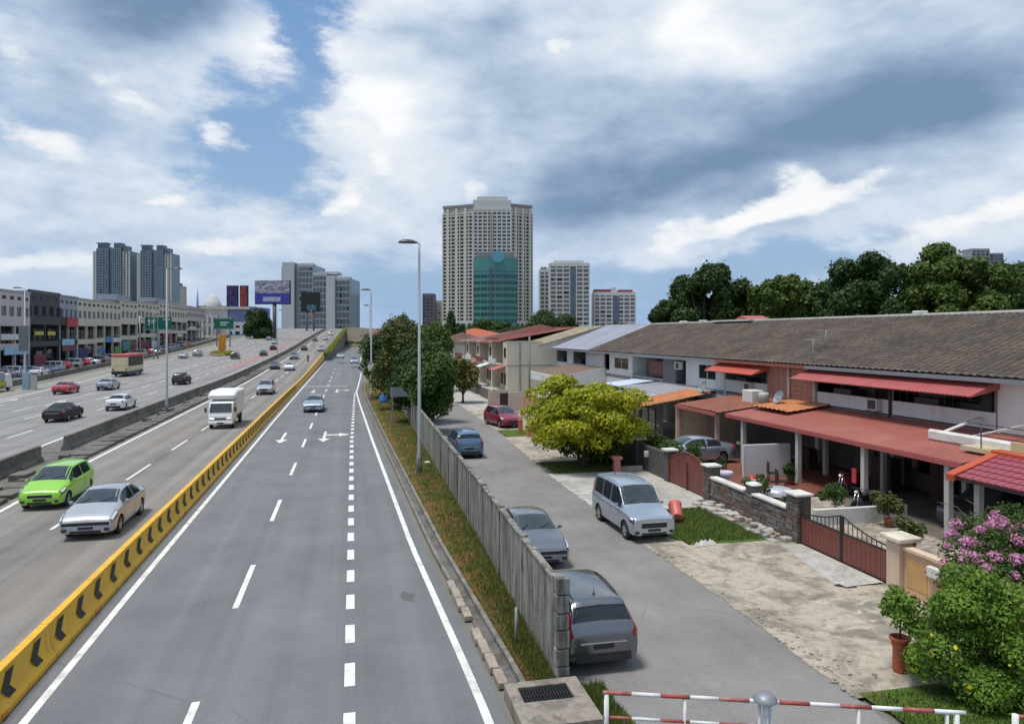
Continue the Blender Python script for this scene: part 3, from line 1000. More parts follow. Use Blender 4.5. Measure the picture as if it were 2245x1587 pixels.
_kits = {}
def car_kit(kind):
    """list of (part name, mesh, materials, parent part index, location, rotation z, detail level)"""
    if kind in _kits: return _kits[kind]
    d = CARS[kind]; B = Body(d['st']); hw = d['st'][5][1]; wr = d['wr']
    kit = []
    me = cut_arches(finish(B.shell(), 'car_body'), d['wheels'], wr, hw)
    kit.append(('body', me, ['P', M_TRIM], None, None, 0, 0))

    def P(nm, mb, ms, lvl=0, par=None):
        kit.append((nm, finish(mb, nm), ms if isinstance(ms, list) else [ms], par, None, 0, lvl)); return len(kit) - 1
    P('windscreen', B.patch(d['ws'][0], d['ws'][1], -8.25, 8.25, .005, 8, 4), M_GLASSB)
    P('rear_window', B.patch(d['rw'][0], d['rw'][1], -8.2, 8.2, .005, 6, 4), M_GLASS)
    for (a, b) in d['sw']:
        for sg in (1, -1):
            P('side_window', B.patch(a, b, 6.22 * sg, 7.85 * sg, .005, 6, 3), M_GLASS)
    for sg in (1, -1):
        k = P('headlight', B.patch(d['hl'][0] - .03, d['hl'][1] + .02, 4.6 * sg, 6.85 * sg, .008, 5, 3), M_TRIM)
        P('lens', B.patch(d['hl'][0] + .02, d['hl'][1] - .02, 4.95 * sg, 6.5 * sg, .016, 5, 3), M_LAMP, 0, k)
        P('taillight', B.patch(d['tl'][0], d['tl'][1], 4.9 * sg, (7.4 if kind in ('mpv', 'hatch') else 7.6) * sg, .008, 5, 3), M_TAIL)
    fy = d['st'][-1][0]; fz = d['st'][-1]
    g = MB()
    g.box(-fz[1] * (.95 if kind == 'sedan' else .62), fz[1] * (.95 if kind == 'sedan' else .62), fy - .10, fy + .012, fz[2] + .25, fz[2] + .36 + (.07 if kind in ('mpv', 'suv') else 0))
    kit.append(('grille', finish(g, 'grille'), [M_TRIM], None, None, 0, 0))
    g = MB(); g.box(-fz[1] * .62, fz[1] * .62, fy - .12, fy + .006, fz[2] - .01, fz[2] + .08)
    for sx in (-1, 1): g.box(sx * fz[1] * .74, sx * fz[1] * .95, fy - .12, fy + .005, fz[2] + .05, fz[2] + .15)
    kit.append(('front_intake', finish(g, 'front_intake'), [M_TRIM], None, None, 0, 0))
    g = MB(); g.box(-.24, .24, fy + .008, fy + .024, fz[2] + .12, fz[2] + .21)
    kit.append(('number_plate', finish(g, 'number_plate'), [M_PLATE], None, None, 0, 1))
    g = MB()
    g.box(-fz[1] * .62, fz[1] * .62, fy - .08, fy + .02, fz[2] + .362 + (.07 if kind in ('mpv', 'suv') else 0), fz[2] + .382 + (.07 if kind in ('mpv', 'suv') else 0))
    kit.append(('grille_bar', finish(g, 'grille_bar'), [M_CHROME], None, None, 0, 1))
    ry = d['st'][0][0]; rz = d['st'][0]
    g = MB(); g.box(-rz[1] * .9, rz[1] * .9, ry - .012, ry + .14, rz[2] - .10, rz[2] + .09)
    kit.append(('rear_bumper', finish(g, 'rear_bumper'), [M_TRIM], None, None, 0, 0))
    g = MB(); g.box(-.25, .25, ry - .022, ry + .03, rz[2] + .2, rz[2] + .31)
    kit.append(('number_plate', finish(g, 'number_plate'), [M_PLATE], None, None, 0, 1))
    g = MB(); g.box(-rz[1] * .75, rz[1] * .75, ry - .02, ry + .03, rz[2] + .325, rz[2] + .355)
    kit.append(('tailgate_bar', finish(g, 'tailgate_bar'), [M_CHROME], None, None, 0, 1))
    for (a, b) in d['door']:
        for sg in (1, -1):
            k = P('door', B.patch(a, b, 2.6 * sg, 5.9 * sg, .006, 6, 5, .004), 'P', 1)
            p, n = B.at(a + .16, 5.1 * sg), B.nrm(a + .16, 5.1 * sg)
            h = MB(); h.box(p.x - .012, p.x + .03 * sg, a + .08, a + .26, p.z - .015, p.z + .015)
            kit.append(('handle', finish(h, 'handle'), ['P'], k, None, 0, 1))
    yb = d['sw'][-1][1] - .12
    for sg in (1, -1):
        p = B.at(yb, 6.4 * sg)
        h = MB()
        c = p + Vector((.11 * sg, 0, .05))
        h.lathe([(.001, -.085), (.055, -.07), (.075, 0), (.055, .06), (.001, .075)], 10, o=c, M=Matrix.Diagonal((1.1, .75, .8, 1)))
        h.beam(p, c, .05, .04)
        kit.append(('wing_mirror', finish(h, 'wing_mirror'), ['P'], None, None, 0, 0))
    tm, rm = wheel_mesh(wr)
    for wy in d['wheels']:
        for sg in (1, -1):
            kit.append(('wheel', tm, [M_TYRE], None, (sg * (hw - .115), wy, wr), 0 if sg > 0 else math.pi, 0))
            kit.append(('rim', rm, [M_RIM, M_TRIM], len(kit) - 1, None, 0, 1))
    if kind in ('suv', 'mpv'):
        for sg in (1, -1):
            r = MB()
            y0, y1 = d['st'][3][0] + .12, d['ws'][0] - .2
            pts = [B.at(y0 + (y1 - y0) * k / 6, 8.75 * sg) + Vector((0, 0, .035 if 0 < k < 6 else -.005)) for k in range(7)]
            r.tube(pts, .017, 6)
            kit.append(('roof_rail', finish(r, 'roof_rail'), [M_TRIM if kind == 'suv' else M_CHROME], None, None, 0, 1))
        r = MB(); p = B.at(d['st'][3][0] + .25, 10)
        r.lathe([(.035, 0), (.03, .025), (.008, .03), (.004, .16), (.001, .16)], 8, o=p)
        kit.append(('roof_antenna', finish(r, 'roof_antenna'), [M_TRIM], None, None, 0, 1))
    if kind in ('suv', 'hatch', 'mpv'):
        P('rear_spoiler', B.patch(d['rw'][1] - .10, d['rw'][1] + .10, -8.6, 8.6, .03, 4, 4), 'P', 1)
    w_ = MB()
    p0, p1 = B.at(d['ws'][1] - .03, 9.2), B.at(d['ws'][0] + .35, 9.6)
    w_.tube([p0 + Vector((0, .0, .02)), (p0 + p1) / 2 + Vector((-.1, 0, .03))], .011, 5)
    p0 = B.at(d['ws'][1] - .03, -9.75)
    w_.tube([p0 + Vector((0, 0, .02)), p0 + Vector((-.38, -.22, .14))], .011, 5)
    kit.append(('wiper', finish(w_, 'wiper'), [M_TRIM], None, None, 0, 1))
    _kits[kind] = kit
    return kit


def car(name, kind, paintm, label, cat, x, y, rz, group, lvl=1, sc=1.0, z=None, pitch=0):
    """a car facing +y turned by rz; every call makes a new thing whose parts share mesh data"""
    t = thing(name, label, cat, (x, y, zp(y) + .005 if z is None else z), group, rz)
    t.rotation_euler = (pitch, 0, rz)
    t.scale = (sc, sc, sc)
    objs = []
    for (nm, me, ms, par, loc, rzz, L) in car_kit(kind):
        if L > lvl: objs.append(None); continue
        if not me.materials:
            for m_ in ms: me.materials.append(P_BASE if m_ == 'P' else m_)
        o = bpy.data.objects.new(nm, me); col.objects.link(o)
        o.parent = t if par is None else objs[par]
        if loc is not None: o.location = loc
        o.rotation_euler = (0, 0, rzz)
        for i, m_ in enumerate(ms):
            if m_ == 'P':
                o.material_slots[i].link = 'OBJECT'; o.material_slots[i].material = paintm
        objs.append(o)
    return t


IN, OUT = math.pi, 0.0        # towards the bridge / away from it
GH = 'cars driving on the highway towards the bridge'
GA = 'cars driving away on the far carriageway'
GS = 'cars coming along the slip road'
GP = 'cars parked along the service lane'
p_silver = paint('silver', (.38, .40, .44), .3, .4)
p_grey = paint('grey', (.24, .25, .27), .75, .3)
p_lime = paint('lime_green', (.26, .58, .035), .1)
p_dark = paint('charcoal', (.045, .048, .055), .3)
p_black = paint('black', (.014, .015, .018), .2)
p_red = paint('red', (.52, .022, .03), .15)
p_white = paint('white', (.72, .73, .74), 0)
p_maroon = paint('maroon', (.26, .018, .04), .25)
p_blue = paint('steel_blue', (.10, .19, .30), .35)
p_suv = paint('gunmetal', (.185, .19, .20), .8, .26)
p_bluegrey = paint('pale_blue', (.44, .50, .57), .7, .3)


def fp_(px0, px1, py):
    """ground point between two photo columns"""
    a = GR((px0 + px1) / 2, py)
    return a.x, a.y


# near highway
car('hatchback_car', 'hatch', p_lime, 'lime green hatchback driving beside the silver sedan', 'car', -12.35, 35.2, IN, GH)
car('sedan_car', 'sedan', p_silver, 'silver sedan with black lower bumper driving next to the yellow barrier', 'car', -9.0, 30.35, IN, GH)
car('suv_car', 'suv', p_silver, 'silver grey car behind the white lorry', 'car', -9.95, 93.0, IN, GH)
car('sedan_car', 'sedan', p_white, 'white sedan driving beside the motorcyclist', 'car', -11.1, 143.5, IN, GH, 0)
car('sedan_car', 'sedan', p_dark, 'dark blue grey sedan on the lane beside the median, ahead of the white sedan', 'car', -14.2, 148.0, IN, GH, 0)
car('suv_car', 'suv', p_grey, 'dark grey four wheel drive behind the white sedan', 'car', -13.3, 186.0, IN, GH, 0)
car('sedan_car', 'sedan', p_black, 'small black car further up the slope beside the median', 'car', -13.6, 232.0, IN, GH, 0)
car('suv_car', 'suv', p_silver, 'silver jeep further up the slope, nearest the hedge', 'car', -8.4, 226.0, IN, GH, 0)
car('sedan_car', 'sedan', p_silver, 'tiny silver car near the top of the rise', 'car', -9.5, 300.0, IN, GH, 0)
car('suv_car', 'suv', p_dark, 'tiny dark car near the top of the rise', 'car', -13, 288.0, IN, GH, 0)
car('mpv_car', 'mpv', p_white, 'tiny white van at the top of the rise', 'car', -8.5, 345.0, IN, GH, 0)
# far carriageway
car('sedan_car', 'sedan', p_black, 'black sedan driving along the far carriageway beyond the median gap', 'car', -23.6, 68.3, OUT, GA)
car('sedan_car', 'sedan', p_red, 'bright red sedan driving on the far carriageway', 'car', -33.9, 99.0, OUT, GA)
car('sedan_car', 'sedan', p_silver, 'light grey sedan driving ahead of the red one', 'car', -30.8, 104.5, OUT, GA)
car('suv_car', 'suv', p_black, 'black four wheel drive beside the street lamp on the median', 'car', -23.6, 112.8, OUT, GA)
car('sedan_car', 'sedan', p_white, 'white car on the far carriageway closest to the median barrier', 'car', -21.6, 77.0, OUT, GA)
car('sedan_car', 'sedan', p_dark, 'dark blue car on the inner lane of the far carriageway', 'car', -22.5, 205, OUT, GA, 0)
car('sedan_car', 'sedan', p_black, 'tiny black car on the inner lane further up', 'car', -23, 235, OUT, GA, 0)
car('suv_car', 'suv', p_dark, 'dark car beside the red road paint', 'car', -27.5, 190, OUT, GA, 0)
car('mpv_car', 'mpv', p_white, 'tiny white van climbing the far carriageway', 'car', -26, 270, OUT, GA, 0)
car('sedan_car', 'sedan', p_silver, 'tiny silver car climbing the far carriageway', 'car', -31, 300, OUT, GA, 0)
car('suv_car', 'suv', p_silver, 'silver car on the outermost lane near the orange sign', 'car', -39, 205, OUT, GA, 0)
car('sedan_car', 'sedan', p_white, 'white car on the outermost lane near the green sign', 'car', -40.5, 195, OUT, GA, 0)
# slip road
car('sedan_car', 'sedan', p_bluegrey, 'pale blue silver sedan coming down the slip road', 'car', -3.3, 71.6, IN, GS)
car('sedan_car', 'sedan', p_silver, 'small white silver car far along the slip road near the hedge', 'car', -2.3, 188.0, IN, GS, 0)
car('hatchback_car', 'hatch', p_bluegrey, 'small pale hatchback far along the slip road near the trees', 'car', .95, 163.0, IN, GS, 0)
# service lane
car('suv_car', 'suv', p_suv, 'grey crossover parked at the near end of the concrete wall, seen from behind', 'car', 5.25, 16.75, OUT, GP, 1, .90, 0)
car('sedan_car', 'sedan', p_grey, 'grey sedan half hidden behind the concrete wall', 'car', 5.8, 23.6, IN, GP, 1, .92, 0)
car('hatchback_car', 'hatch', p_blue, 'blue hatchback parked by the wall below the trees', 'car', 6.75, 43.6, OUT, GP, 1, 1.0, 0)
car('hatchback_car', 'hatch', p_maroon, 'maroon hatchback parked outside the cream house', 'car', 11.75, 56.4, IN + R(12), GP, 1, 1.0, 0)
car('people_carrier', 'mpv', p_bluegrey, 'silver people carrier parked on the edge of the lane', 'people carrier', 10.22, 25.6, IN + R(1), GP, 1, .95, 0)

# ---------------------------------------------------------------- lorry, bus, motorcycle
def wheel_pair(parent, xs, y, r, wd=.22):
    tm, rm = wheel_mesh(r, wd)
    for m_, mm in ((tm, [M_TYRE]), (rm, [M_RIM, M_TRIM])):
        if not m_.materials:
            for q in mm: m_.materials.append(q)
    for x in xs:
        o = link('wheel', tm, parent, True, loc=(x, y, r))
        o.rotation_euler.z = 0 if x > 0 else math.pi
        link('rim', rm, o, True)


M_WBODY = mat('white_body', (.74, .74, .72), .45, 0, .06, 1, stain=(.5, .48, .43), stain_amt=.3, streak=True)
t = thing('small_lorry', 'white lorry with tall white canopy box behind the cab', 'lorry', (-9.6, 59.6, 0), GH, math.pi)
B_ = dict(parent=t, local=True)
cab = MB()
sec = [(-1.3, .45), (-1.3, 2.05), (-.1, 2.1), (.25, 1.98), (.62, 1.25), (.72, .95), (.72, .42), (.55, .35)]
cab.prism([(-.88, y, z) for y, z in sec], (1.76, 0, 0))
cab.build('cab', M_WBODY, bevel=.05, recalc=True, **B_)
MB().add([(-.76, .295, 1.93), (.76, .295, 1.93), (.8, .645, 1.28), (-.8, .645, 1.28), (-.76, .2, 1.93), (.76, .2, 1.93), (.8, .5, 1.28), (-.8, .5, 1.28)], [(0, 3, 2, 1), (4, 5, 6, 7), (0, 1, 5, 4), (1, 2, 6, 5), (2, 3, 7, 6), (3, 0, 4, 7)]).build('windscreen', M_GLASSB, recalc=True, **B_)
for s in (-1, 1):
    MB().prism([(s * .87, -.9, 1.30), (s * .87, .45, 1.30), (s * .87, .2, 1.88), (s * .87, -.9, 1.9)], (s * .025, 0, 0)).build('side_window', M_GLASS, recalc=True, **B_)
    MB().box(s * .62 - .17, s * .62 + .17, .70, .745, .66, .86).build('headlight', M_LAMP, bevel=.02, **B_)
    m_ = MB(); m_.beam((s * .88, .5, 1.45), (s * 1.05, .62, 1.5), .03, .03); m_.box(s * 1.0, s * 1.14, .6, .66, 1.3, 1.65)
    m_.build('wing_mirror', M_TRIM, **B_)
MB().box(-.86, .86, .62, .78, .38, .58).build('front_bumper', M_WBODY, bevel=.03, **B_)
MB().box(-.4, .4, .70, .735, .72, .84).build('grille', M_TRIM, **B_)
MB().box(-.24, .24, .77, .795, .42, .53).build('number_plate', M_PLATE, **B_)
MB().prism([(-1.0, y, z) for y, z in ((-5.0, .85), (-5.0, 2.75), (-.9, 2.85), (.1, 2.62), (.1, 2.2), (-1.38, 2.1), (-1.38, .85))], (2.0, 0, 0)).build('canopy_box', M_WBODY, bevel=.12, recalc=True, **B_)
MB().box(-.8, .8, -4.95, -1.3, .5, .84).build('chassis', M_TRIM, **B_)
wheel_pair(t, (-.78, .78), -.1, .36); wheel_pair(t, (-.80, .80), -3.7, .36)

M_CREAM = mat('bus_cream', (.68, .57, .36), .5, 0, .08, 1, stain=(.4, .36, .24), stain_amt=.4, streak=True)
M_BRED = mat('bus_red', (.50, .06, .06), .5, 0, .1, 1)
t = thing('city_bus', 'cream bus with red roof driving away on the far carriageway', 'bus', (-36.6, 134.5, zp(134.5)), GA)
B_ = dict(parent=t, local=True)
MB().box(-1.25, 1.25, -4.6, 4.6, .85, 1.65).box(-1.25, 1.25, -4.6, -4.35, 1.65, 3.2).box(-1.25, 1.25, 4.45, 4.6, 1.65, 3.2).build('body', M_CREAM, bevel=.04, **B_)
MB().box(-1.22, 1.22, -4.5, 4.5, .32, .86).build('skirt', mat('bus_navy', (.05, .05, .10), .5), **B_)
MB().prism([(-1.29, -4.65, 3.2), (1.29, -4.65, 3.2), (1.2, -4.65, 3.62), (-1.2, -4.65, 3.62)], (0, 9.3, 0)).build('roof', M_BRED, bevel=.05, recalc=True, **B_)
for s in (-1, 1):
    for k in range(6):
        y0 = -4.25 + k * 1.44
        MB().box(s * 1.18, s * 1.23, y0, y0 + 1.36, 1.72, 3.12).build('side_window', M_TRIM, **B_)
    MB().box(s * 1.0 - .1, s * 1.0 + .1, -4.64, -4.59, 1.0, 1.35).build('taillight', M_TAIL, **B_)
MB().box(-.9, .9, -4.63, -4.58, 1.9, 2.9).build('rear_panel', mat('bus_panel', (.66, .56, .34), .5), **B_)
MB().box(-1.1, 1.1, 4.58, 4.63, 1.5, 3.0).build('windscreen', M_GLASSB, **B_)
MB().box(-1.24, 1.24, -4.75, -4.58, .5, .8).build('rear_bumper', M_TRIM, **B_)
wheel_pair(t, (-1.1, 1.1), -2.7, .48, .26); wheel_pair(t, (-1.1, 1.1), 2.9, .48, .26)


def skin_body(name, joints, bones, m, parent=None, local=True, sub=1):
    """one continuous tapered figure grown over a skeleton: joints {name: (pos, radius)}; the first is the root"""
    names = list(joints)
    me = bpy.data.meshes.new('tmp_skin')
    me.from_pydata([joints[n][0] for n in names], [(names.index(a), names.index(b)) for a, b in bones], [])
    o = bpy.data.objects.new('tmp_skin', me); col.objects.link(o)
    md = o.modifiers.new('s', 'SKIN')
    me.skin_vertices.new() if not me.skin_vertices else None
    for i, n in enumerate(names):
        r = joints[n][1]
        me.skin_vertices[0].data[i].radius = r if hasattr(r, '__len__') else (r, r)
    me.skin_vertices[0].data[0].use_root = True
    sb = o.modifiers.new('d', 'SUBSURF'); sb.levels = sub
    dg = bpy.context.evaluated_depsgraph_get(); dg.update()
    out = bpy.data.meshes.new_from_object(o.evaluated_get(dg))
    bpy.data.objects.remove(o)
    out.polygons.foreach_set('use_smooth', [True] * len(out.polygons))
    out.materials.clear(); out.materials.append(m)
    out.name = name
    return link(name, out, parent, local)


def motorbike(label, x, y, z, rz, c, group=None):
    t = thing('motorcycle', label, 'motorcycle', (x, y, z), group, rz)
    B_ = dict(parent=t, local=True)
    tm, rm = wheel_mesh(.29, .09)
    for m_, mm in ((tm, [M_TYRE]), (rm, [M_RIM, M_TRIM])):
        if not m_.materials:
            for q in mm: m_.materials.append(q)
    for yy in (-.62, .62):
        o = link('wheel', tm, t, True, loc=(0, yy, .29)); link('rim', rm, o, True)
    pm = paint(c[0], c[1])
    MB().prism([(-.11, y_, z_) for y_, z_ in ((-.75, .72), (-.3, .60), (-.2, .35), (.15, .33), (.35, .62), (.48, .95), (.36, .98), (.2, .68), (-.1, .72), (-.7, .82))], (.22, 0, 0)).build('fairing', pm, recalc=True, bevel=.02, **B_)
    MB().prism([(-.13, y_, z_) for y_, z_ in ((-.75, .82), (-.7, .76), (.12, .72), (.08, .79), (-.3, .84))], (.26, 0, 0)).build('seat', M_TRIM, recalc=True, bevel=.02, **B_)
    MB().tube([(-.09, .62, .29), (-.07, .45, .85)], .025, 6).tube([(.09, .62, .29), (.07, .45, .85)], .025, 6).build('fork', M_CHROME, **B_)
    MB().tube([(-.34, .30, 1.0), (-.2, .40, 1.02), (.2, .40, 1.02), (.34, .30, 1.0)], .018, 6).build('handlebar', M_TRIM, **B_)
    MB().lathe([(.001, .08), (.06, .06), (.075, 0), (.05, -.08)], 10, M=Matrix.Rotation(R(-90), 4, 'X'), o=(0, .52, .88)).build('headlight', M_LAMP, **B_)
    MB().box(-.12, .12, -.3, .25, .22, .5).build('engine', M_DKSTEEL, bevel=.03, **B_)
    MB().tube([(.13, .1, .26), (.15, -.75, .34)], [.03, .045], 8).build('exhaust', M_CHROME, **B_)
    return t


mk = motorbike('small dark motorcycle ridden between the lanes beside the yellow barrier', -9.3, 172.0, zp(172), math.pi, ('black', (.014, .015, .018)), 'motorcycles')
pr = thing('person', 'motorcycle rider in dark jacket and helmet', 'person', (-9.3, 172.1, zp(172)), None, math.pi)
J = {'pel': ((0, -.25, .88), .14), 'che': ((0, -.14, 1.25), .17), 'neck': ((0, -.08, 1.42), .06), 'head': ((0, -.04, 1.58), .11)}
bones = [('pel', 'che'), ('che', 'neck'), ('neck', 'head')]
for s, n in ((-1, 'l'), (1, 'r')):
    J['sh' + n] = ((s * .19, -.12, 1.33), .075); J['el' + n] = ((s * .3, .1, 1.12), .05); J['ha' + n] = ((s * .3, .32, 1.03), .04)
    J['hi' + n] = ((s * .11, -.22, .86), .095); J['kn' + n] = ((s * .19, .2, .72), .065); J['an' + n] = ((s * .17, .02, .32), .045); J['to' + n] = ((s * .18, .18, .27), .04)
    bones += [('che', 'sh' + n), ('sh' + n, 'el' + n), ('el' + n, 'ha' + n), ('pel', 'hi' + n), ('hi' + n, 'kn' + n), ('kn' + n, 'an' + n), ('an' + n, 'to' + n)]
skin_body('body', J, bones, mat('rider_clothes', (.05, .05, .06), .8), pr)
MB().lathe([(.001, .16), (.09, .13), (.145, .05), (.15, -.03), (.12, -.12)], 12, o=(0, -.03, 1.6)).build('helmet', M_DKSTEEL, pr, local=True)

# ---------------------------------------------------------------- street lamps
def lamp(label, x, y, z, h, arm=.55, rz=0.0, double=False, r=.10, group='street lamps along the roads'):
    t = thing('street_lamp', label, 'street lamp', (x, y, z), group, rz)
    B_ = dict(parent=t, local=True)
    MB().tube([(0, 0, 0), (0, 0, .9), (0, 0, .95), (0, 0, h)], [r * 1.35, r * 1.3, r, r * .5], 10).build('pole', M_STEEL, **B_)
    MB().box(-.22, .22, -.22, .22, -.02, .05).box(-.06, .06, -r * 1.45, -r * 1.2, .35, .8).build('base_plate', M_STEEL, **B_)
    for s in ((-1, 1) if double else (-1,)):
        a = MB().tube([(0, 0, h - .1), (s * arm * .4, 0, h + .05), (s * arm, 0, h + .08)], .035, 8).build('arm', M_STEEL, **B_)
        MB().lathe([(.001, .10), (.55, .075), (.95, .0), (1.0, -.03), (.9, -.06)], 16, M=Matrix.Diagonal((.50, .24, 1.3, 1.0)), o=(s * (arm + .32), 0, h + .06)).lathe([(.001, -.09), (.9, -.08)], 16, 1, M=Matrix.Diagonal((.50, .24, 1, 1)), o=(s * (arm + .32), 0, h + .06)).build('lamp_head', [M_DKSTEEL, M_LAMP], a, local=True)
    return t


lamp('tall grey street lamp on the grass verge beside the concrete wall', 3.50, 37.8, .05, 11.85, .28)
lamp('street lamp by the trees with a small white box on its pole', 2.25, 80, .05, 11.9, .28, r=.12)
lamp('street lamp further along the slip road behind the nearer one', 3.2, 122, .0, 11.9, .3)
lamp('street lamp on the median with its head over the near highway', -16.25, 71.6, .05, 13.1, .5, math.pi, r=.11)
lamp('small distant street lamp at the median on the rising highway', -17.6, 190, zp(190), 12, .3, math.pi)
lamp('small distant street lamp near the top of the rise', -16, 320, zp(320), 12, .3, math.pi)
lamp('tall pole lamp with a cabinet at its foot on the far roadside', -41.5, 107, zp(107), 13.2, .6, 0, r=.16)
lamp('roadside lamp before the green road sign and shops', -46, 190, zp(190), 12, .6, 0)
lamp('far roadside lamp beside the billboard', -47, 268, zp(268), 12, .6, 0)
b = MB(); b.box(-.26, .26, -.2, .2, 4.0, 5.2)
wb = thing('meter_box', 'small white box fixed to the second lamp pole', 'box', (2.25, 79.75, 3.3))
MB().box(-.30, .30, -.22, .1, 0, .75).box(-.4, .4, -.16, .0, .25, .5).build('casing', M_WHITE, wb, local=True)
p = thing('traffic_cabinet', 'light blue grey cabinet at the foot of the tall far roadside pole', 'cabinet', (-40.9, 106.0, zp(106)))
MB().box(-.4, .4, -.35, .35, 0, 2.3).build('casing', mat('cabinet_blue', (.30, .42, .50), .5, stain=(.2, .25, .28), stain_amt=.4), p, local=True)
MB().box(.45, 1.1, -.3, .3, 0, 1.9).build('side_casing', mat('cabinet_grey', (.42, .43, .40), .5), p, local=True)
p = thing('pole_cabinet', 'grey box mounted high on the tall far roadside pole', 'box', (-41.5, 106.7, zp(106) + 5))
MB().box(-.5, .5, -.3, .1, 0, 3.3).build('casing', mat('cabinet_dark', (.13, .15, .15), .5), p, local=True)

# ---------------------------------------------------------------- verge, drain and precast wall on the near right
wallu = polyline([(8, 4.02), (14.5, 4.14), (25, 4.37), (72, 4.82), (110, 5.0)])
vg = MB()
vs_ = vrange(13.5, 112, 2, .03)
rr = random.Random(5)
sheetL = [(edge_u(min(v, 93)) + 1.02 + (0 if v < 93 else (edge_u(v) - edge_u(93)) * .9), v, .03) for v in vs_]
rows = []
for k in range(7):
    rows.append([(l[0] + (wallu(l[1]) + .05 - l[0]) * k / 6, l[1], .03 + (.09 * math.sin(k / 6 * 2.6) if 0 < k < 6 else (.05 if k == 6 else 0)) + rr.uniform(-.012, .012)) for l in sheetL])
for a, b in zip(rows[:-1], rows[1:]): vg.strip(a, b)
vg.build('grass_verge', M_TURF, kind='structure')


def vpt(rd, lo=.04, hi=1.0, pw=1.0):
    v = 14 + 75 * rd.random() ** 1.7
    l = edge_u(min(v, 93)) + 1.05
    f = lo + (hi - lo) * rd.random() ** pw
    return (l + (wallu(v) - l) * f, v, .06 + .05 * math.sin(f * 2.6))


blades('verge_grass', 26000, lambda rd: vpt(rd, .15, 1.0, .7), .05, .16, M_BLADE, 2, .012)
blades('dry_verge_grass', 16000, lambda rd: vpt(rd, .02, .85, 1.3), .03, .10, M_DRY, 4, .012)
# channel drain: bed and two lips, then the broken kerb stones
def run(name, a0, a1, z0, z1, v0, v1, m, parent=None):
    mb = MB()
    vv = vrange(v0, v1, 2, .03)
    def prof(v):
        e = edge_u(min(v, 93)) + (0 if v < 93 else (edge_u(v) - edge_u(93)) * .9)
        return [(e + a0, v, z0), (e + a0, v, z1), (e + a1, v, z1), (e + a1, v, z0)]
    rows = [prof(v) for v in vv]
    for i in range(len(vv) - 1):
        for k in range(4):
            mb.quad(rows[i][k], rows[i][(k + 1) % 4], rows[i + 1][(k + 1) % 4], rows[i + 1][k])
    mb.quad(*rows[0]); mb.quad(*rows[-1])
    return mb.build(name, m, parent, recalc=True, kind=None if parent else 'structure')


dn = thing('roadside_drain', 'weathered concrete channel drain between slip road and verge', 'drain', (3, 14, 0))
run('channel_bed', .66, .92, -.05, -.012, 13.4, 110, M_DRAIN, dn)
run('drain_lip', .92, 1.03, -.05, .11, 13.4, 110, M_KERB, dn)
run('drain_lip', .56, .66, -.05, .10, 20.5, 110, M_KERB, dn)
M_PINK = concrete_mat('kerb_stone', (.40, .34, .28), (.20, .17, .145), .6, 1.6, False)
v = 14.55
rr = random.Random(9)
while v < 20.4:
    ln = .62 + rr.random() * .15
    if not 17.2 < v < 17.5:
        tilt = rr.uniform(-.02, .02)
        e = edge_u(v)
        MB().box(e + .46 + tilt, e + .66 + tilt, v, v + ln - .03, -.02, .13 + rr.uniform(-.02, .02)).build('kerb_stone', M_PINK, dn, bevel=.012)
    v += ln

wl = thing('precast_wall', 'weathered grey precast concrete wall between verge and parked cars', 'wall', (4.3, 14, 0))
M_POST = M_WALLC
def wall_streak():
    m = M_WALLC.copy(); return m
M_WSTREAK = wall_mat('wall_streaked', (.30, .29, .255), (.085, .086, .077))
bay = 3.2
v = 14.75
rr = random.Random(11)
k = 0
while v < 100:
    v1 = v + bay
    ua, ub = wallu(v), wallu(v1)
    def bx(nm, a, b, z0, z1, th, m, off=0.0, bev=.012):
        pa = Vector((wallu(a) + off, a, 0)); pb = Vector((wallu(b) + off, b, 0))
        d = (pb - pa); n = Vector((d.y, -d.x, 0)).normalized() * th
        q = [pa, pb, pb + n, pa + n]
        MB().add([p_ + Vector((0, 0, z0)) for p_ in q] + [p_ + Vector((0, 0, z1)) for p_ in q], [(3, 2, 1, 0), (4, 5, 6, 7), (0, 1, 5, 4), (1, 2, 6, 5), (2, 3, 7, 6), (3, 0, 4, 7)]).build(nm, m, wl, recalc=True, bevel=bev)
    bx('panel', v + .09, v1 - .09, .0, 2.02, .12 + rr.uniform(-.012, .012), M_WSTREAK, .03 + rr.uniform(-.01, .01))
    bx('coping', v + .09, v1 - .09, 2.02, 2.10, .16, M_WSTREAK, .0)
    bx('wall_post', v - .09, v + .09, 0, 2.15 + rr.uniform(-.01, .02), .18, M_WSTREAK, -.008)
    v = v1
bx('wall_post', v - .09, v + .09, 0, 2.17, .21, M_WSTREAK, -.03)
pl = thing('block_pillar', 'stacked grey block pillar at the near end of the precast wall', 'pillar', (4.33, 14.45, 0))
zz = 0
for j in range(6):
    h_ = (.40, .36, .38, .34, .38, .36)[j]
    dx = rr.uniform(-.015, .015)
    MB().box(4.13 + dx, 4.40 + dx, 14.36, 14.63 + dx, zz, zz + h_ - .014).build('block', M_WSTREAK, pl, bevel=.02)
    zz += h_
MB().tube([(3.72, 16.3, 0), (3.72, 16.3, .95)], .035, 8).build('verge_marker_post', M_STEEL, None, label='short grey marker post on the dry verge near the wall end', cat='post')

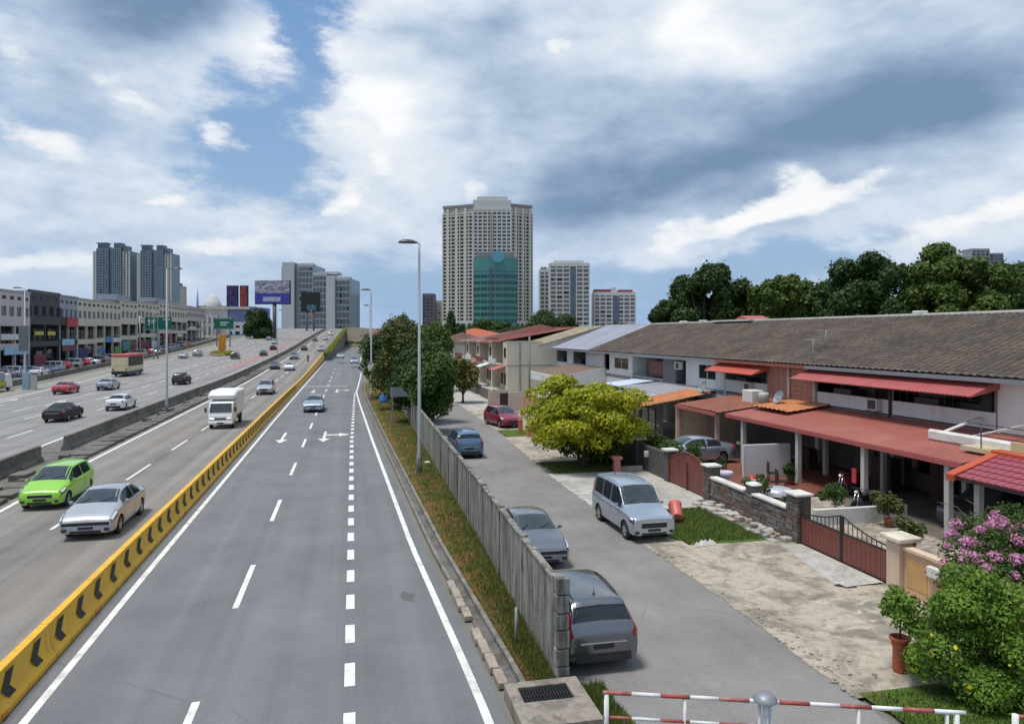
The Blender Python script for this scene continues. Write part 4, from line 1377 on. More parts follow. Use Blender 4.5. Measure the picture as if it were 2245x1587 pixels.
# inspection chamber with grate
ch = thing('inspection_chamber', 'concrete drain chamber with a black iron grate at the end of the wall', 'drain chamber', (3.7, 13.5, 0))
c0, c1, d0, d1 = 3.0, 4.50, 12.55, 14.25
g0, g1, e0, e1 = 3.22, 4.22, 13.42, 14.02
cb = MB()
for (a, b, c_, d_) in ((c0, g0, d0, d1), (g1, c1, d0, d1), (g0, g1, d0, e0), (g0, g1, e1, d1)): cb.box(a, b, c_, d_, -.1, .24)
cb.box(g0, g1, e0, e1, -.1, .05)
cb.build('chamber_top', concrete_mat('chamber_concrete', (.31, .27, .225), (.13, .115, .10), .75, 1.3, False), ch)
for i in range(17):
    x = g0 + .03 + i * (g1 - g0 - .06) / 16
    MB().box(x - .014, x + .014, e0 + .01, e1 - .01, .165, .22).build('grate_bar', M_BLACK, ch)
MB().box(g0, g1, e0 + .28, e0 + .31, .155, .21).build('grate_crossbar', M_BLACK, ch)

# ---------------------------------------------------------------- red and white barricade across the end of the lane
M_RED = mat('barricade_red', (.33, .065, .05), .65, 0, .2, 4, stain=(.5, .38, .34), stain_amt=.5)
M_BWHITE = mat('barricade_white', (.70, .70, .68), .6, 0, .1, 4, stain=(.40, .33, .28), stain_amt=.4)
bc = thing('road_barricade', 'red and white striped steel barricade across the lane end', 'barricade', (7, 11.2, 0))
A, Bp = G(1322, 1517, 1.02), G(2118, 1562, 1.02)
n = 12
for zz, nm in ((1.02, 'top_rail'), (.60, 'lower_rail')):
    for i in range(n):
        a, b = A.lerp(Bp, i / n), A.lerp(Bp, (i + .985) / n)
        a.z = b.z = zz
        if zz < 1 and i in (11,): continue
        MB().tube([a, b], .036 if zz > 1 else .028, 8).build(nm, M_RED if i % 2 == 0 else M_BWHITE, bc)
for f in (.01, .235, .445, .475, .715, .95, .975):
    q = A.lerp(Bp, f)
    MB().tube([(q.x, q.y, 0), (q.x, q.y, 1.0)], .045 if f in (.01, .975) else .03, 8).build('post', M_BWHITE, bc)
q = A.lerp(Bp, .46)
MB().tube([(q.x, q.y - .02, 0), (q.x, q.y - .02, 1.0)], .05, 8).build('post', M_BWHITE, bc)
MB().lathe([(.001, .13), (.12, .11), (.2, .03), (.2, 0)], 14, o=(q.x, q.y, 1.04)).build('cap', M_STEEL, bc)
q = Bp + (Bp - A).normalized() * .75
b2 = thing('barricade_stub', 'short red and white rail stub on one post by the shrubs', 'barricade', (q.x, q.y, 0))
MB().tube([(q.x, q.y, 0), (q.x, q.y, 1.04)], .05, 8).build('post', M_BWHITE, b2)
MB().tube([(q.x + .03, q.y, 1.0), (q.x + .45, q.y - .12, 1.0)], .035, 8).build('rail', M_RED, b2)

# roadside sign seen from behind, blue drum
sg = thing('road_sign', 'grey back of a road sign on two posts on the verge', 'road sign', (3.8, 57, 0))
a, b = G(857, 940), G(903, 933)
MB().box(-.05, .05, 0, .1, 0, 3.1).build('sign_post', M_STEEL, sg, local=True, loc=(a.x - 3.8 + .1, a.y - 57, 0))
MB().box(-.05, .05, 0, .1, 0, 3.1).build('sign_post', M_STEEL, sg, local=True, loc=(b.x - 3.8, b.y - 57, 0))
MB().box(a.x - .02, b.x + .5, 57.3, 57.34, 2.35, 3.1).build('sign_panel', M_STEEL, sg)
q = G(841, 884)
MB().lathe([(.001, 0), (.42, 0), (.44, .3), (.42, .32), (.44, .62), (.42, .64), (.44, .95), (.001, .95)], 16).build('blue_drum', mat('drum_blue', (.02, .12, .36), .5), None, loc=(q.x, q.y, .03), label='blue plastic drum standing on the verge near the wall', cat='drum')
MB().add([(0, 0, .01), (.35, .05, .06), (.4, .3, .01), (.05, .28, .1), (.2, .15, .16)], [(0, 1, 4), (1, 2, 4), (2, 3, 4), (3, 0, 4), (0, 3, 2, 1)]).build('litter_bag', M_WHITE, None, loc=(4.02, 40.3, .06), label='crumpled white litter bag on the verge by the wall foot', cat='litter')

# ---------------------------------------------------------------- foliage
def leaf_mesh(name, P, N, size, m, seed=0, aspect=.62):
    """many small leaf faces: positions P, normals N (n x 3), size scalar or array"""
    rs = np.random.RandomState(seed)
    n = len(P)
    N = N / (np.linalg.norm(N, axis=1, keepdims=True) + 1e-9)
    rnd = rs.normal(size=(n, 3))
    A = np.cross(N, rnd); A /= (np.linalg.norm(A, axis=1, keepdims=True) + 1e-9)
    B_ = np.cross(N, A)
    s = (np.ones(n) * size * rs.uniform(.6, 1.3, n))[:, None]
    q = np.stack([P - A * s, P - B_ * s * aspect, P + A * s + N * s * .15, P + B_ * s * aspect], 1).reshape(-1, 3)
    me = bpy.data.meshes.new(name)
    me.vertices.add(4 * n); me.vertices.foreach_set('co', q.astype(np.float32).ravel())
    me.loops.add(4 * n); me.loops.foreach_set('vertex_index', np.arange(4 * n, dtype=np.int32))
    me.polygons.add(n)
    me.polygons.foreach_set('loop_start', np.arange(0, 4 * n, 4, dtype=np.int32))
    me.polygons.foreach_set('loop_total', np.full(n, 4, dtype=np.int32))
    me.update(calc_edges=True)
    me.materials.append(m)
    return me


def clump_cloud(rs, clumps, n, up=.35):
    """leaf positions and normals on and in ellipsoidal clumps [(centre, radius xyz)]"""
    w_ = np.array([c[1][0] * c[1][1] + c[1][0] * c[1][2] for c in clumps]); w_ /= w_.sum()
    idx = rs.choice(len(clumps), n, p=w_)
    C = np.array([c[0] for c in clumps])[idx]; Rr = np.array([c[1] for c in clumps])[idx]
    d = rs.normal(size=(n, 3)); d[:, 2] += up; d /= np.linalg.norm(d, axis=1, keepdims=True)
    rad = rs.uniform(.5, 1.05, n) ** .7
    rad = np.where(rs.rand(n) < .10, rad * rs.uniform(1.05, 1.35, n), rad)
    P = C + d * Rr * rad[:, None]
    N = d + rs.normal(size=(n, 3)) * .65 + np.array([0, 0, .35])
    return P, N


def make_clumps(rs, w_, h, n, cr, flat=1.0, gaps=.15):
    """clump centres spread through a crown of width w_ and height h (centred on the origin)"""
    out = []
    k = 0
    while len(out) < n and k < n * 30:
        k += 1
        p = rs.uniform(-1, 1, 3)
        r = np.linalg.norm(p)
        if r > 1.12 or r < .3: continue
        if p[2] < -.55 and rs.rand() < .6: continue
        c = p * np.array([w_ / 2, w_ / 2, h / 2]) * (1 - cr * .6)
        s = cr * rs.uniform(.5, 1.35)
        out.append((c, np.array([s * w_ / 2, s * w_ / 2, s * h / 2 * flat])))
    return out


M_TRUNK = mat('bark', (.11, .085, .06), .9, 0, .25, 3, bump=.6, bscale=20)


def tree(name, label, x, y, z, h, w_, base, leaves, leaf, m, seed, n=26, cr=.34, flat=.9, group=None, cat='tree', stems=1, up=.35, off=(0, 0)):
    t = thing(name, label, cat, (x, y, z), group)
    rs = np.random.RandomState(seed)
    ch = h - base
    cl = make_clumps(rs, w_, ch, n, cr, flat)
    cen = np.array([off[0], off[1], base + ch / 2])
    cl = [(c + cen, r) for c, r in cl]
    tr = MB()
    lim = MB()
    r0 = max(.035, min(h * .022, .35))
    for s in range(stems):
        a = 2 * math.pi * s / stems + .4
        bx_, by_ = (0, 0) if stems == 1 else (.12 * math.cos(a), .12 * math.sin(a))
        top = (off[0] * .7 + bx_ * 3 + rs.uniform(-.1, .1), off[1] * .7 + by_ * 3 + rs.uniform(-.1, .1), base + ch * .55)
        tr.tube([(bx_, by_, 0), (bx_ * 1.5 + rs.uniform(-.04, .04) * h * .3, by_ * 1.5, base * .6 + .1), top], [r0 * 1.3, r0, r0 * .45], 9)
    for k in rs.choice(len(cl), min(len(cl), 9), replace=False):
        c = cl[k][0]
        s0 = np.array([off[0] * .3, off[1] * .3, base * .75 + ch * .1 * rs.rand()])
        mid = (s0 + c) / 2 + np.array([0, 0, -.06 * h * rs.rand()])
        lim.tube([s0, mid, c], [r0 * .5, r0 * .33, r0 * .12], 6)
    link('trunk', tr.mesh('trunk'), t, True).data.materials.append(M_TRUNK)
    link('limbs', lim.mesh('limbs'), t, True).data.materials.append(M_TRUNK)
    P, N = clump_cloud(rs, cl, leaves, up)
    link('crown', leaf_mesh('crown', P, N, leaf, m, seed), t, True)
    return t


L_DARK = leafmat('dark_leaves', (.018, .042, .009), (.058, .105, .022), .5)
L_MID = leafmat('mid_leaves', (.030, .068, .011), (.09, .145, .025), .5)
L_LIGHT = leafmat('light_leaves', (.045, .085, .012), (.115, .165, .03), .5)
L_YELLOW = leafmat('yellow_leaves', (.19, .225, .010), (.44, .43, .02), 1.2)
L_YLOW = leafmat('yellow_green_leaves', (.045, .09, .012), (.16, .20, .02), 1.0)
L_SHRUB = leafmat('shrub_leaves', (.055, .125, .014), (.19, .30, .035), 1.6)
L_OLIVE = leafmat('olive_leaves', (.045, .062, .014), (.125, .145, .035), .8)
L_PINK = leafmat('pink_petals', (.50, .16, .36), (.68, .36, .54), 3.0)
L_FLOWER = leafmat('yellow_petals', (.55, .45, .02), (.7, .6, .05), 3.0)

# ---------------------------------------------------------------- the lane and the plots along it
laneR = polyline([(8, 9.62), (13, 9.74), (17, 9.88), (23, 9.83), (36, 9.92), (52, 10.7), (73, 10.9), (115, 11.0)])
def plot(name, m, v0, v1, u0, u1, z=.02, kind='structure', jag=0.0, sag=None, **kw):
    """ground sheet between two u functions, with a slightly ragged outline"""
    f0 = u0 if callable(u0) else (lambda v: u0); f1 = u1 if callable(u1) else (lambda v: u1)
    rd = random.Random(len(name) * 37 + int(v0 * 7))
    n = max(2, int((v1 - v0) / .35)) if jag else max(2, int((v1 - v0) / 2))
    L, Rr = [], []
    for i in range(n + 1):
        v = v0 + (v1 - v0) * i / n
        L.append((f0(v) + rd.uniform(-jag, jag), v, z)); Rr.append((f1(v) + rd.uniform(-jag, jag) * .6, v, z))
    return MB().strip(L, Rr).build(name, m, kind=kind, **kw)


lane = plot('service_lane', M_LANE, 7.5, 112, lambda v: wallu(v) + (.12 if v > 14 else .35), lambda v: laneR(v) + .05, .008)
lane_wear = None
plot('driveway', M_APRON, 12.6, 23.0, lambda v: laneR(v), 15.2, .018, jag=.06)
plot('driveway', M_APRON2, 27.8, 36.4, lambda v: laneR(v), 15.3, .018, jag=.05)
plot('driveway', M_APRON, 39.6, 50.2, lambda v: laneR(v), 15.4, .018, jag=.06)
plot('driveway', M_APRON, 53.4, 68.2, lambda v: laneR(v), 15.2, .018, jag=.05)
plot('grass_patch', M_LAWN, 22.95, 27.9, lambda v: 11.1 + max(0, 23.8 - v) * .4, 14.3, .030, jag=.07)
plot('gravel_edge', M_APRON, 22.9, 27.9, lambda v: laneR(v), 11.3, .014)
plot('grass_patch', M_LAWN, 36.2, 39.8, lambda v: laneR(v) + .35, 15.2, .030, jag=.07)
plot('grass_patch', M_LAWN, 50.0, 53.6, lambda v: laneR(v) + .1, 15.2, .030, jag=.07)
plot('grass_patch', M_LAWN, 6.5, 12.75, lambda v: laneR(v) + .28, 18, .03, jag=.08)
plot('grass_patch', M_LAWN, 10.6, 14.3, lambda v: 4.42 if v > 13 else 4.5, lambda v: 5.15 - max(0, v - 13.3) * .35, .03, jag=.08)
plot('yard_ground', M_APRON, 10, 28.6, 15.15, 26.5, .024)
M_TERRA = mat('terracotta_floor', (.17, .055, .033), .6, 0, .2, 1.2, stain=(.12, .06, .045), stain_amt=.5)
plot('carport_floor', mat('shaded_floor', (.13, .11, .09), .8, 0, .3, .8, stain=(.06, .055, .05), stain_amt=.6), 12, 28.5, 20.2, 25.6, .032)  # extra dark sheet: the carport's shade is put into the floor colour
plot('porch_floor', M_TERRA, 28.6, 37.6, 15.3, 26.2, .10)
plot('yard_ground', M_APRON2, 37.6, 70, 15.3, 26.5, .02)
plot('concrete_yard', M_APRON2, 68, 112, lambda v: laneR(v), 26, .012)


def patch_grass(name, n, u0, u1, v0, v1, seed, hm=.13):
    blades(name, n, lambda rd: (u0 + (u1 - u0) * rd.random(), v0 + (v1 - v0) * rd.random(), .03), .04, hm, M_BLADE, seed, .011)


patch_grass('lawn_grass', 9000, 11.3, 14.25, 23.1, 27.8, 21)
patch_grass('lawn_grass', 5000, 10.4, 15.1, 36.4, 39.6, 22)
patch_grass('lawn_grass', 12000, 9.95, 15.5, 8.2, 12.6, 23)
patch_grass('lawn_grass', 3500, 4.55, 5.05, 10.8, 14.2, 24, .2)
# crumbled edges of the driveway: loose stones
st = MB()
rr = random.Random(31)
for i in range(90):
    v = rr.choice((rr.uniform(12.7, 23), rr.uniform(12.7, 17.5)))
    u = laneR(v) + abs(rr.gauss(0, .5)) - .04
    s = rr.uniform(.012, .045)
    M_ = Matrix.Translation((u, v, .02)) @ Matrix.Rotation(rr.random() * 6, 4, 'Z')
    st.box(-s, s, -s * .7, s * .7, 0, s * .7, M=M_)
st.build('loose_stones', M_PINK, kind='stuff')
# broken manhole in the driveway
mh = MB()
q = G(1858, 1285)
mh.add([(q.x + .32 * math.cos(a) * (1 + .3 * math.sin(3 * a)), q.y + .24 * math.sin(a) * (1 + .2 * math.cos(2 * a)), .026) for a in [k * math.pi / 8 for k in range(16)]], [tuple(range(16))])
mh.build('drain_hole', mat('dark_hole', (.02, .02, .02), .9), kind='structure')

# repairs and stains on the slip road
M_STAIN = road_mat('stained_asphalt', (.108, .110, .114), .05)
rr = random.Random(44)
for (u, v, a, b, m, nm) in ((1.55, 20.2, .22, .5, M_STAIN, 'oil_stain'), ):
    n_ = 4 if nm == 'asphalt_patch' else 14
    if n_ == 4: P_ = [(u - a, v - b, .003), (u + a, v - b * .97, .003), (u + a * .98, v + b, .003), (u - a * 1.02, v + b * .98, .003)]
    else: P_ = [(u + a * math.cos(k * 6.283 / n_) * rr.uniform(.6, 1.2), v + b * math.sin(k * 6.283 / n_) * rr.uniform(.6, 1.2), .003) for k in range(n_)]
    MB().add(P_, [tuple(range(n_))]).build(nm, m, slip)

# ---------------------------------------------------------------- boundary walls and gates along the plots
M_CREAMW = mat('cream_plaster', (.60, .46, .34), .8, 0, .1, .8, stain=(.42, .30, .21), stain_amt=.5, streak=True)
M_PEACH = mat('peach_plaster', (.58, .36, .22), .8, 0, .12, .9, stain=(.48, .27, .07), stain_amt=.7)
M_GATE = mat('gate_brown', (.19, .058, .045), .5, .1, .15, 2, stain=(.10, .05, .04), stain_amt=.4, streak=True)
M_GATEF = mat('gate_frame', (.05, .04, .04), .5, .3, .2)
M_STONE = mat('dark_stone', (.105, .088, .078), .9, 0, .45, 7, speck=.4, sscale=16, bump=.6, bscale=18)
M_COPE = mat('white_coping', (.62, .60, .56), .7, 0, .12, 2, stain=(.3, .28, .24), stain_amt=.5)

U = 15.1
# cream pillar and wall near the shrubs
t = thing('gate_pillar', 'cream gate pillar with a pale cap beside the brown gate', 'pillar', (U, 17.75, 0))
MB().box(U - .22, U + .22, 17.45, 17.95, 0, 1.42).build('shaft', M_CREAMW, t, bevel=.015)
MB().box(U - .34, U + .42, 17.30, 18.1, 1.424, 1.56).build('cap', mat('weathered_cap', (.60, .56, .45), .7, 0, .2, 2, stain=(.35, .24, .06), stain_amt=.7), t, bevel=.03)
t = thing('garden_wall', 'peach plaster garden wall with recessed panels behind the shrub', 'wall', (U, 15, 0))
MB().box(U - .06, U + .10, 11.2, 17.44, 0, 1.22).build('wall_body', M_PEACH, t)
MB().box(U - .14, U + .14, 11.2, 17.44, 1.224, 1.32).build('wall_coping', M_CREAMW, t, bevel=.01)
for a in (16.6, 15.5, 14.4, 13.3):
    MB().box(U - .075, U - .063, a, a + .7, .25, .98).build('wall_panel', mat('ochre_panel', (.50, .29, .09), .8, 0, .3, 1.5, stain=(.5, .33, .22), stain_amt=.7), t)
MB().box(U - .24, U - .08, 16.0, 16.45, .82, 1.1).build('letter_box', M_COPE, None, label='small pale letter box on the peach garden wall', cat='letter box', bevel=.02)

# brown double gate
t = thing('driveway_gate', 'brown steel double gate with dipping tops beside the cream pillar', 'gate', (U, 20, 0))
for (a, b, hi) in ((18.0, 20.1, 1), (20.2, 22.25, -1)):
    n = 10
    def top(f): return 1.12 + .38 * (abs((1 - f) if hi < 0 else f) ** 2)
    for k in range(n):
        f0, f1 = k / n, (k + .94) / n
        y0, y1 = a + (b - a) * f0, a + (b - a) * f1
        MB().box(U - .018, U + .018, y0, y1, .08, .95).build('gate_board', M_GATE, t)
    for k in range(n + 1):
        f = k / n; y0 = a + (b - a) * f
        MB().beam((U + .03, y0, .95), (U + .03, y0, top(f)), .02, .02).build('gate_bar', M_GATEF, t)
    MB().tube([(U, a + (b - a) * k / 10, top(k / 10)) for k in range(11)], .025, 6).build('top_rail', M_GATEF, t)
    for zz in (.07, .97): MB().beam((U, a, zz), (U, b, zz), .05, .05).build('gate_rail', M_GATEF, t)
    for y0 in (a, b): MB().beam((U, y0, 0), (U, y0, 1.5), .06, .06).build('gate_stile', M_GATEF, t)
MB().add([(U - 1.5, 18.2, .02), (U - .1, 18.2, .07), (U - .1, 22.1, .07), (U - .75, 22.4, .02)], [(0, 1, 2, 3)]).build('gate_ramp', M_APRON2, kind='structure')

# dark stone pillars and low stone wall, every stone of the courses picked out
def stone_courses(parent, x, th, y0, y1, z0, z1, seed, hgt=.12, ln=.34):
    """courses of separate rough stones on the road face and top of a wall core"""
    rd = random.Random(seed)
    z = z0
    k = 0
    meshes = []
    while z < z1 - .04:
        h_ = min(hgt * rd.uniform(.85, 1.15), z1 - z)
        y = y0 - (rd.random() * ln)
        while y < y1:
            l_ = ln * rd.uniform(.6, 1.3)
            a, b = max(y, y0), min(y + l_ - .014, y1)
            if b - a > .04:
                MB().box(x - th - rd.uniform(.0, .03), x + .02, a, b, z, z + h_ - .014).build('stone', (M_STONE, M_STONE2, M_STONE3)[rd.randrange(3)], parent, bevel=.012)
            y += l_
        z += h_
        k += 1


M_STONE2 = mat('brown_stone', (.145, .098, .075), .9, 0, .4, 6, speck=.4, sscale=16, bump=.6, bscale=18)
M_STONE3 = mat('grey_stone', (.15, .14, .13), .9, 0, .4, 6, speck=.4, sscale=16, bump=.6, bscale=18)
t = thing('stone_wall', 'low dark stone garden wall with stepped white coping left of the brown gate', 'wall', (U, 25.6, 0))
MB().box(U + .02, U + .2, 23.05, 28.6, 0, 1.02).build('wall_core', M_STONE, t)
stone_courses(t, U, .06, 23.05, 28.6, 0, 1.02, 3, .16, .5)
MB().box(U - .10, U + .26, 23.05, 25.3, 1.03, 1.12).build('wall_coping', M_COPE, t, bevel=.015)
MB().box(U - .10, U + .26, 25.9, 28.6, 1.03, 1.14).build('wall_coping', M_COPE, t, bevel=.015)
for (a, b, lab, zt) in ((22.32, 23.0, 'dark stone pillar with white top between brown gate and stone wall', 1.62), (28.65, 29.2, 'dark stone pillar at the foot of the arched red gate', 1.5)):
    q = thing('stone_pillar', lab, 'pillar', (U, a, 0))
    MB().box(U - .05, U + .45, a + .05, b - .05, 0, zt).build('pillar_core', M_STONE, q)
    stone_courses(q, U, .10, a, b, 0, zt, int(a), .17, .4)
    MB().box(U - .2, U + .5, a - .06, b + .06, zt + .006, zt + .09).build('cap', M_COPE, q, bevel=.015)
q = thing('stone_pillar', 'dark stone pillar with white cap standing behind the stepped coping', 'pillar', (U + .2, 25.6, 0))
MB().box(U - .02, U + .42, 25.38, 25.82, 0, 1.36).build('pillar_core', M_STONE, q)
MB().lathe([(.33, 0), (.30, .07), (.12, .12), (.001, .13)], 4, o=(U + .2, 25.6, 1.37), M=Matrix.Rotation(R(45), 4, 'Z')).build('cap', M_COPE, q)
# rubble ditch in front of the stone wall
t = thing('rubble_edging', 'pale rubble stone edging of the ditch before the stone wall', 'edging', (14.4, 25, 0))
rd = random.Random(5)
MB().strip([(14.28, 22.7, .02), (14.28, 28.9, .02)], [(15.05, 22.7, .02), (15.05, 28.9, .02)]).build('ditch_bed', M_DRAIN, t)
y = 22.8
while y < 28.7:
    l_ = rd.uniform(.22, .5)
    for x0 in (14.3, 14.62, 14.9):
        if rd.random() < .85:
            s = rd.uniform(.10, .17)
            M_ = Matrix.Translation((x0 + rd.uniform(-.05, .05), y, .05)) @ Matrix.Rotation(rd.uniform(-.5, .5), 4, 'Z') @ Matrix.Rotation(rd.uniform(-.15, .15), 4, 'X')
            MB().box(-s, s, -l_ / 2, l_ / 2 - .02, -.05, rd.uniform(.03, .15), M=M_).build('rubble_stone', M_APRON2 if rd.random() < .6 else M_PINK, t, bevel=.03)
    y += l_
# arched red brown gate
t = thing('arched_gate', 'red brown sheet steel gate with arched top beside the dark wall', 'gate', (U + .1, 31, 0))
n = 14
for k in range(n):
    f0, f1 = k / n, (k + .95) / n
    y0, y1 = 29.3 + 3.7 * f0, 29.3 + 3.7 * f1
    z0 = 1.2 + .75 * math.sin(math.pi * min(1, .18 + f0 * .72)); z1 = 1.2 + .75 * math.sin(math.pi * min(1, .18 + f1 * .72))
    MB().prism([(U + .1, y0, .08), (U + .1, y1, .08), (U + .1, y1, z1 - .25), (U + .1, y0, z0 - .25)], (.04, 0, 0)).build('gate_board', M_GATE, t, recalc=True)
MB().tube([(U + .1, 29.3 + 3.7 * k / 14, .98 + .75 * math.sin(math.pi * min(1, .18 + k / 14 * .72))) for k in range(15)], .03, 6).build('top_rail', M_GATE, t)
for y0 in (29.3, 31.1, 33.0): MB().beam((U + .06, y0, 0), (U + .06, y0, 1.3), .06, .06).build('gate_stile', M_GATE, t)
# dark wall with white letter box, further pillars
M_DWALL = mat('dark_grey_plaster', (.085, .085, .085), .8, 0, .2, 1, stain=(.05, .05, .05), stain_amt=.5, streak=True)
t = thing('garden_wall', 'dark grey garden wall between arched gate and tree, with white caps', 'wall', (U + .2, 36, 0))
MB().box(U + .12, U + .3, 33.5, 41.5, 0, 1.35).build('wall_body', M_DWALL, t)
for y0 in (33.25, 37.2, 41.4):
    MB().box(U, U + .45, y0 - .22, y0 + .22, 0, 1.5).build('wall_pier', M_DWALL, t)
    MB().box(U - .1, U + .55, y0 - .34, y0 + .34, 1.503, 1.6).build('pier_cap', M_COPE, t, bevel=.02)
MB().box(U - .06, U + .12, 35.6, 35.85, .8, 1.1).build('letter_box', M_COPE, None, label='white letter box on the dark grey garden wall', cat='letter box', bevel=.02)

# dumped red bin, pink post, orange posts, white litter
q = G(1485, 1148)
b_ = MB().lathe([(.001, 0), (.24, 0), (.25, .03), (.29, .85), (.31, .87), (.31, .92), (.27, .92), (.24, .06), (.001, .05)], 18)
o = b_.build('dumped_bin', mat('faded_red_plastic', (.55, .13, .10), .5, 0, .15, 2), None, label='faded red plastic bin lying tilted on the grass by the stone wall', cat='bin')
o.scale = (.85, .85, .85); o.location = (q.x, q.y, .22); o.rotation_euler = (R(-20), R(62), R(50))
q = G(1352, 1038)
t = thing('pink_post', 'pink painted concrete post with a wider cap behind the people carrier', 'post', (q.x, q.y, 0))
MP = mat('pink_paint', (.56, .20, .17), .7, 0, .12, 2)
MB().box(-.15, .15, -.15, .15, 0, .75).build('shaft', MP, t, local=True)
MB().box(-.24, .24, -.24, .24, .753, .9).build('cap', MP, t, local=True, bevel=.02)
for (px, py, lab) in ((1141, 952, 'orange pillar post on the grass behind the maroon hatchback'), (1160, 958, 'shorter orange post left of the yellow tree')):
    q = G(px, py)
    t = thing('orange_post', lab, 'post', (q.x, q.y, 0))
    hh = 1.0 if px < 1150 else .75
    MB().box(-.14, .14, -.14, .14, 0, hh).build('shaft', mat('orange_paint', (.60, .17, .09), .7, 0, .12, 2), t, local=True)
    MB().box(-.18, .18, -.18, .18, hh + .003, hh + .08).build('cap', mat('orange_paint', ()), t, local=True)
q = G(1545, 1196)
lt = MB()
rd = random.Random(2)
for i in range(7):
    x0, y0 = rd.uniform(-.35, .35), rd.uniform(-.1, .1)
    s = rd.uniform(.08, .18)
    lt.add([(x0 - s, y0 - s * .5, 0), (x0 + s, y0 - s * .6, 0), (x0 + s * .8, y0 + s * .5, .0), (x0 - s * .7, y0 + s * .6, 0), (x0 + rd.uniform(-.05, .05), y0, s * 1.3)], [(0, 1, 4), (1, 2, 4), (2, 3, 4), (3, 0, 4)])
lt.build('litter', M_COPE, None, loc=(q.x, q.y, .03), label='heap of crumpled white paper litter at the edge of the grass patch', cat='litter')

# ---------------------------------------------------------------- terrace houses
M_WHITEW = mat('white_plaster', (.66, .66, .64), .8, 0, .06, .5, stain=(.42, .42, .40), stain_amt=.5, streak=True)
M_BLUEW = mat('pale_blue_plaster', (.56, .60, .66), .8, 0, .07, .5, stain=(.40, .42, .46), stain_amt=.45, streak=True)
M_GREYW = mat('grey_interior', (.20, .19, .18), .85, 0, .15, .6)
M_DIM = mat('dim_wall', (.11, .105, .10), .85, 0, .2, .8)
M_DOORW = mat('dark_timber', (.045, .022, .016), .6, 0, .3, 3)
M_WPILLAR = mat('weathered_white', (.47, .455, .42), .8, 0, .1, .8, stain=(.28, .26, .23), stain_amt=.5, streak=True)
M_RIDGE = mat('ridge_mortar', (.34, .33, .30), .85, 0, .2, 1)
M_RTILE = mat('terracotta_wall_tile', (.40, .20, .14), .7, 0, .16, 2, stain=(.50, .33, .26), stain_amt=.6, streak=True, speck=.2, sscale=10)
M_REDROOF = mat('red_sheet_roof', (.32, .098, .076), .6, 0, .16, .5, stain=(.34, .165, .10), stain_amt=.8)
M_AWN = mat('red_awning', (.38, .090, .085), .55, 0, .10, .8, stain=(.30, .10, .09), stain_amt=.5)
M_ORTILE = mat('orange_roof_tile', (.46, .17, .055), .7, 0, .2, 1.5, stain=(.22, .12, .08), stain_amt=.5)
M_BRTILE = mat('brown_red_tile', (.25, .085, .05), .75, 0, .25, 1.2, stain=(.12, .07, .05), stain_amt=.6)
M_GREYROOF = mat('grey_sheet_roof', (.30, .31, .33), .55, .1, .12, .6, stain=(.17, .17, .17), stain_amt=.5)
M_PALEROOF = mat('pale_sheet_roof', (.36, .37, .43), .55, .1, .1, .6, stain=(.2, .2, .22), stain_amt=.5)


def tile_mat(name, c, light):
    m = bpy.data.materials.new(name); m.use_nodes = True
    T = NT(m.node_tree)
    tc = T.n('ShaderNodeTexCoord'); v = tc.outputs['Object']
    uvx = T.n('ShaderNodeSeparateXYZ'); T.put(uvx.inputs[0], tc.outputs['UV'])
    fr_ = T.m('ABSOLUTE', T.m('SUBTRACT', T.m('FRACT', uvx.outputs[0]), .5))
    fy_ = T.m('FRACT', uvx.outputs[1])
    n1 = T.noise(v, .5, 6, .65); n2 = T.noise(v, 5, 5, .75); n3 = T.noise(T.mapping(v, loc=(9, 4, 1), scale=(1.0, .5, 1)), .45, 5, .7)
    vo = T.n('ShaderNodeTexVoronoi'); T.put(vo.inputs['Vector'], T.mapping(v, scale=(2.9, 2.5, 1))); vo.inputs['Scale'].default_value = 1
    s = T.n('ShaderNodeVectorMath', operation='SCALE'); s.inputs[0].default_value = c
    rgb = T.n('ShaderNodeSeparateColor'); T.put(rgb.inputs[0], vo.outputs['Color'])
    T.put(s.inputs['Scale'], T.m('MULTIPLY', T.m('MULTIPLY', T.maprange(n1, .3, .7, .7, 1.3), T.maprange(n2, .3, .7, .7, 1.35)), T.maprange(rgb.outputs[0], 0, 1, .82, 1.2)))
    cc = T.mix(T.maprange(n3, .62, .72, 0, .35, True), s.outputs[0], light)
    valley_shade = T.m('MULTIPLY', T.maprange(fr_, .26, .48, 0, .75), T.maprange(n1, .3, .6, .6, 1))  # shading of the tile valleys painted into the colour
    cc = T.mix(valley_shade, cc, (c[0] * .35, c[1] * .36, c[2] * .34))
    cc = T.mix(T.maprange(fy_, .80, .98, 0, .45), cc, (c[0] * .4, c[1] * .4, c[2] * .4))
    b = T.n('ShaderNodeBsdfPrincipled'); T.put(b.inputs['Base Color'], cc); b.inputs['Roughness'].default_value = .85; b.inputs['Specular IOR Level'].default_value = .25
    o = T.n('ShaderNodeOutputMaterial'); T.nt.links.new(b.outputs[0], o.inputs[0])
    MATS[name] = m
    return m


M_TILE = tile_mat('brown_roof_tile', (.115, .092, .076), (.22, .20, .17))


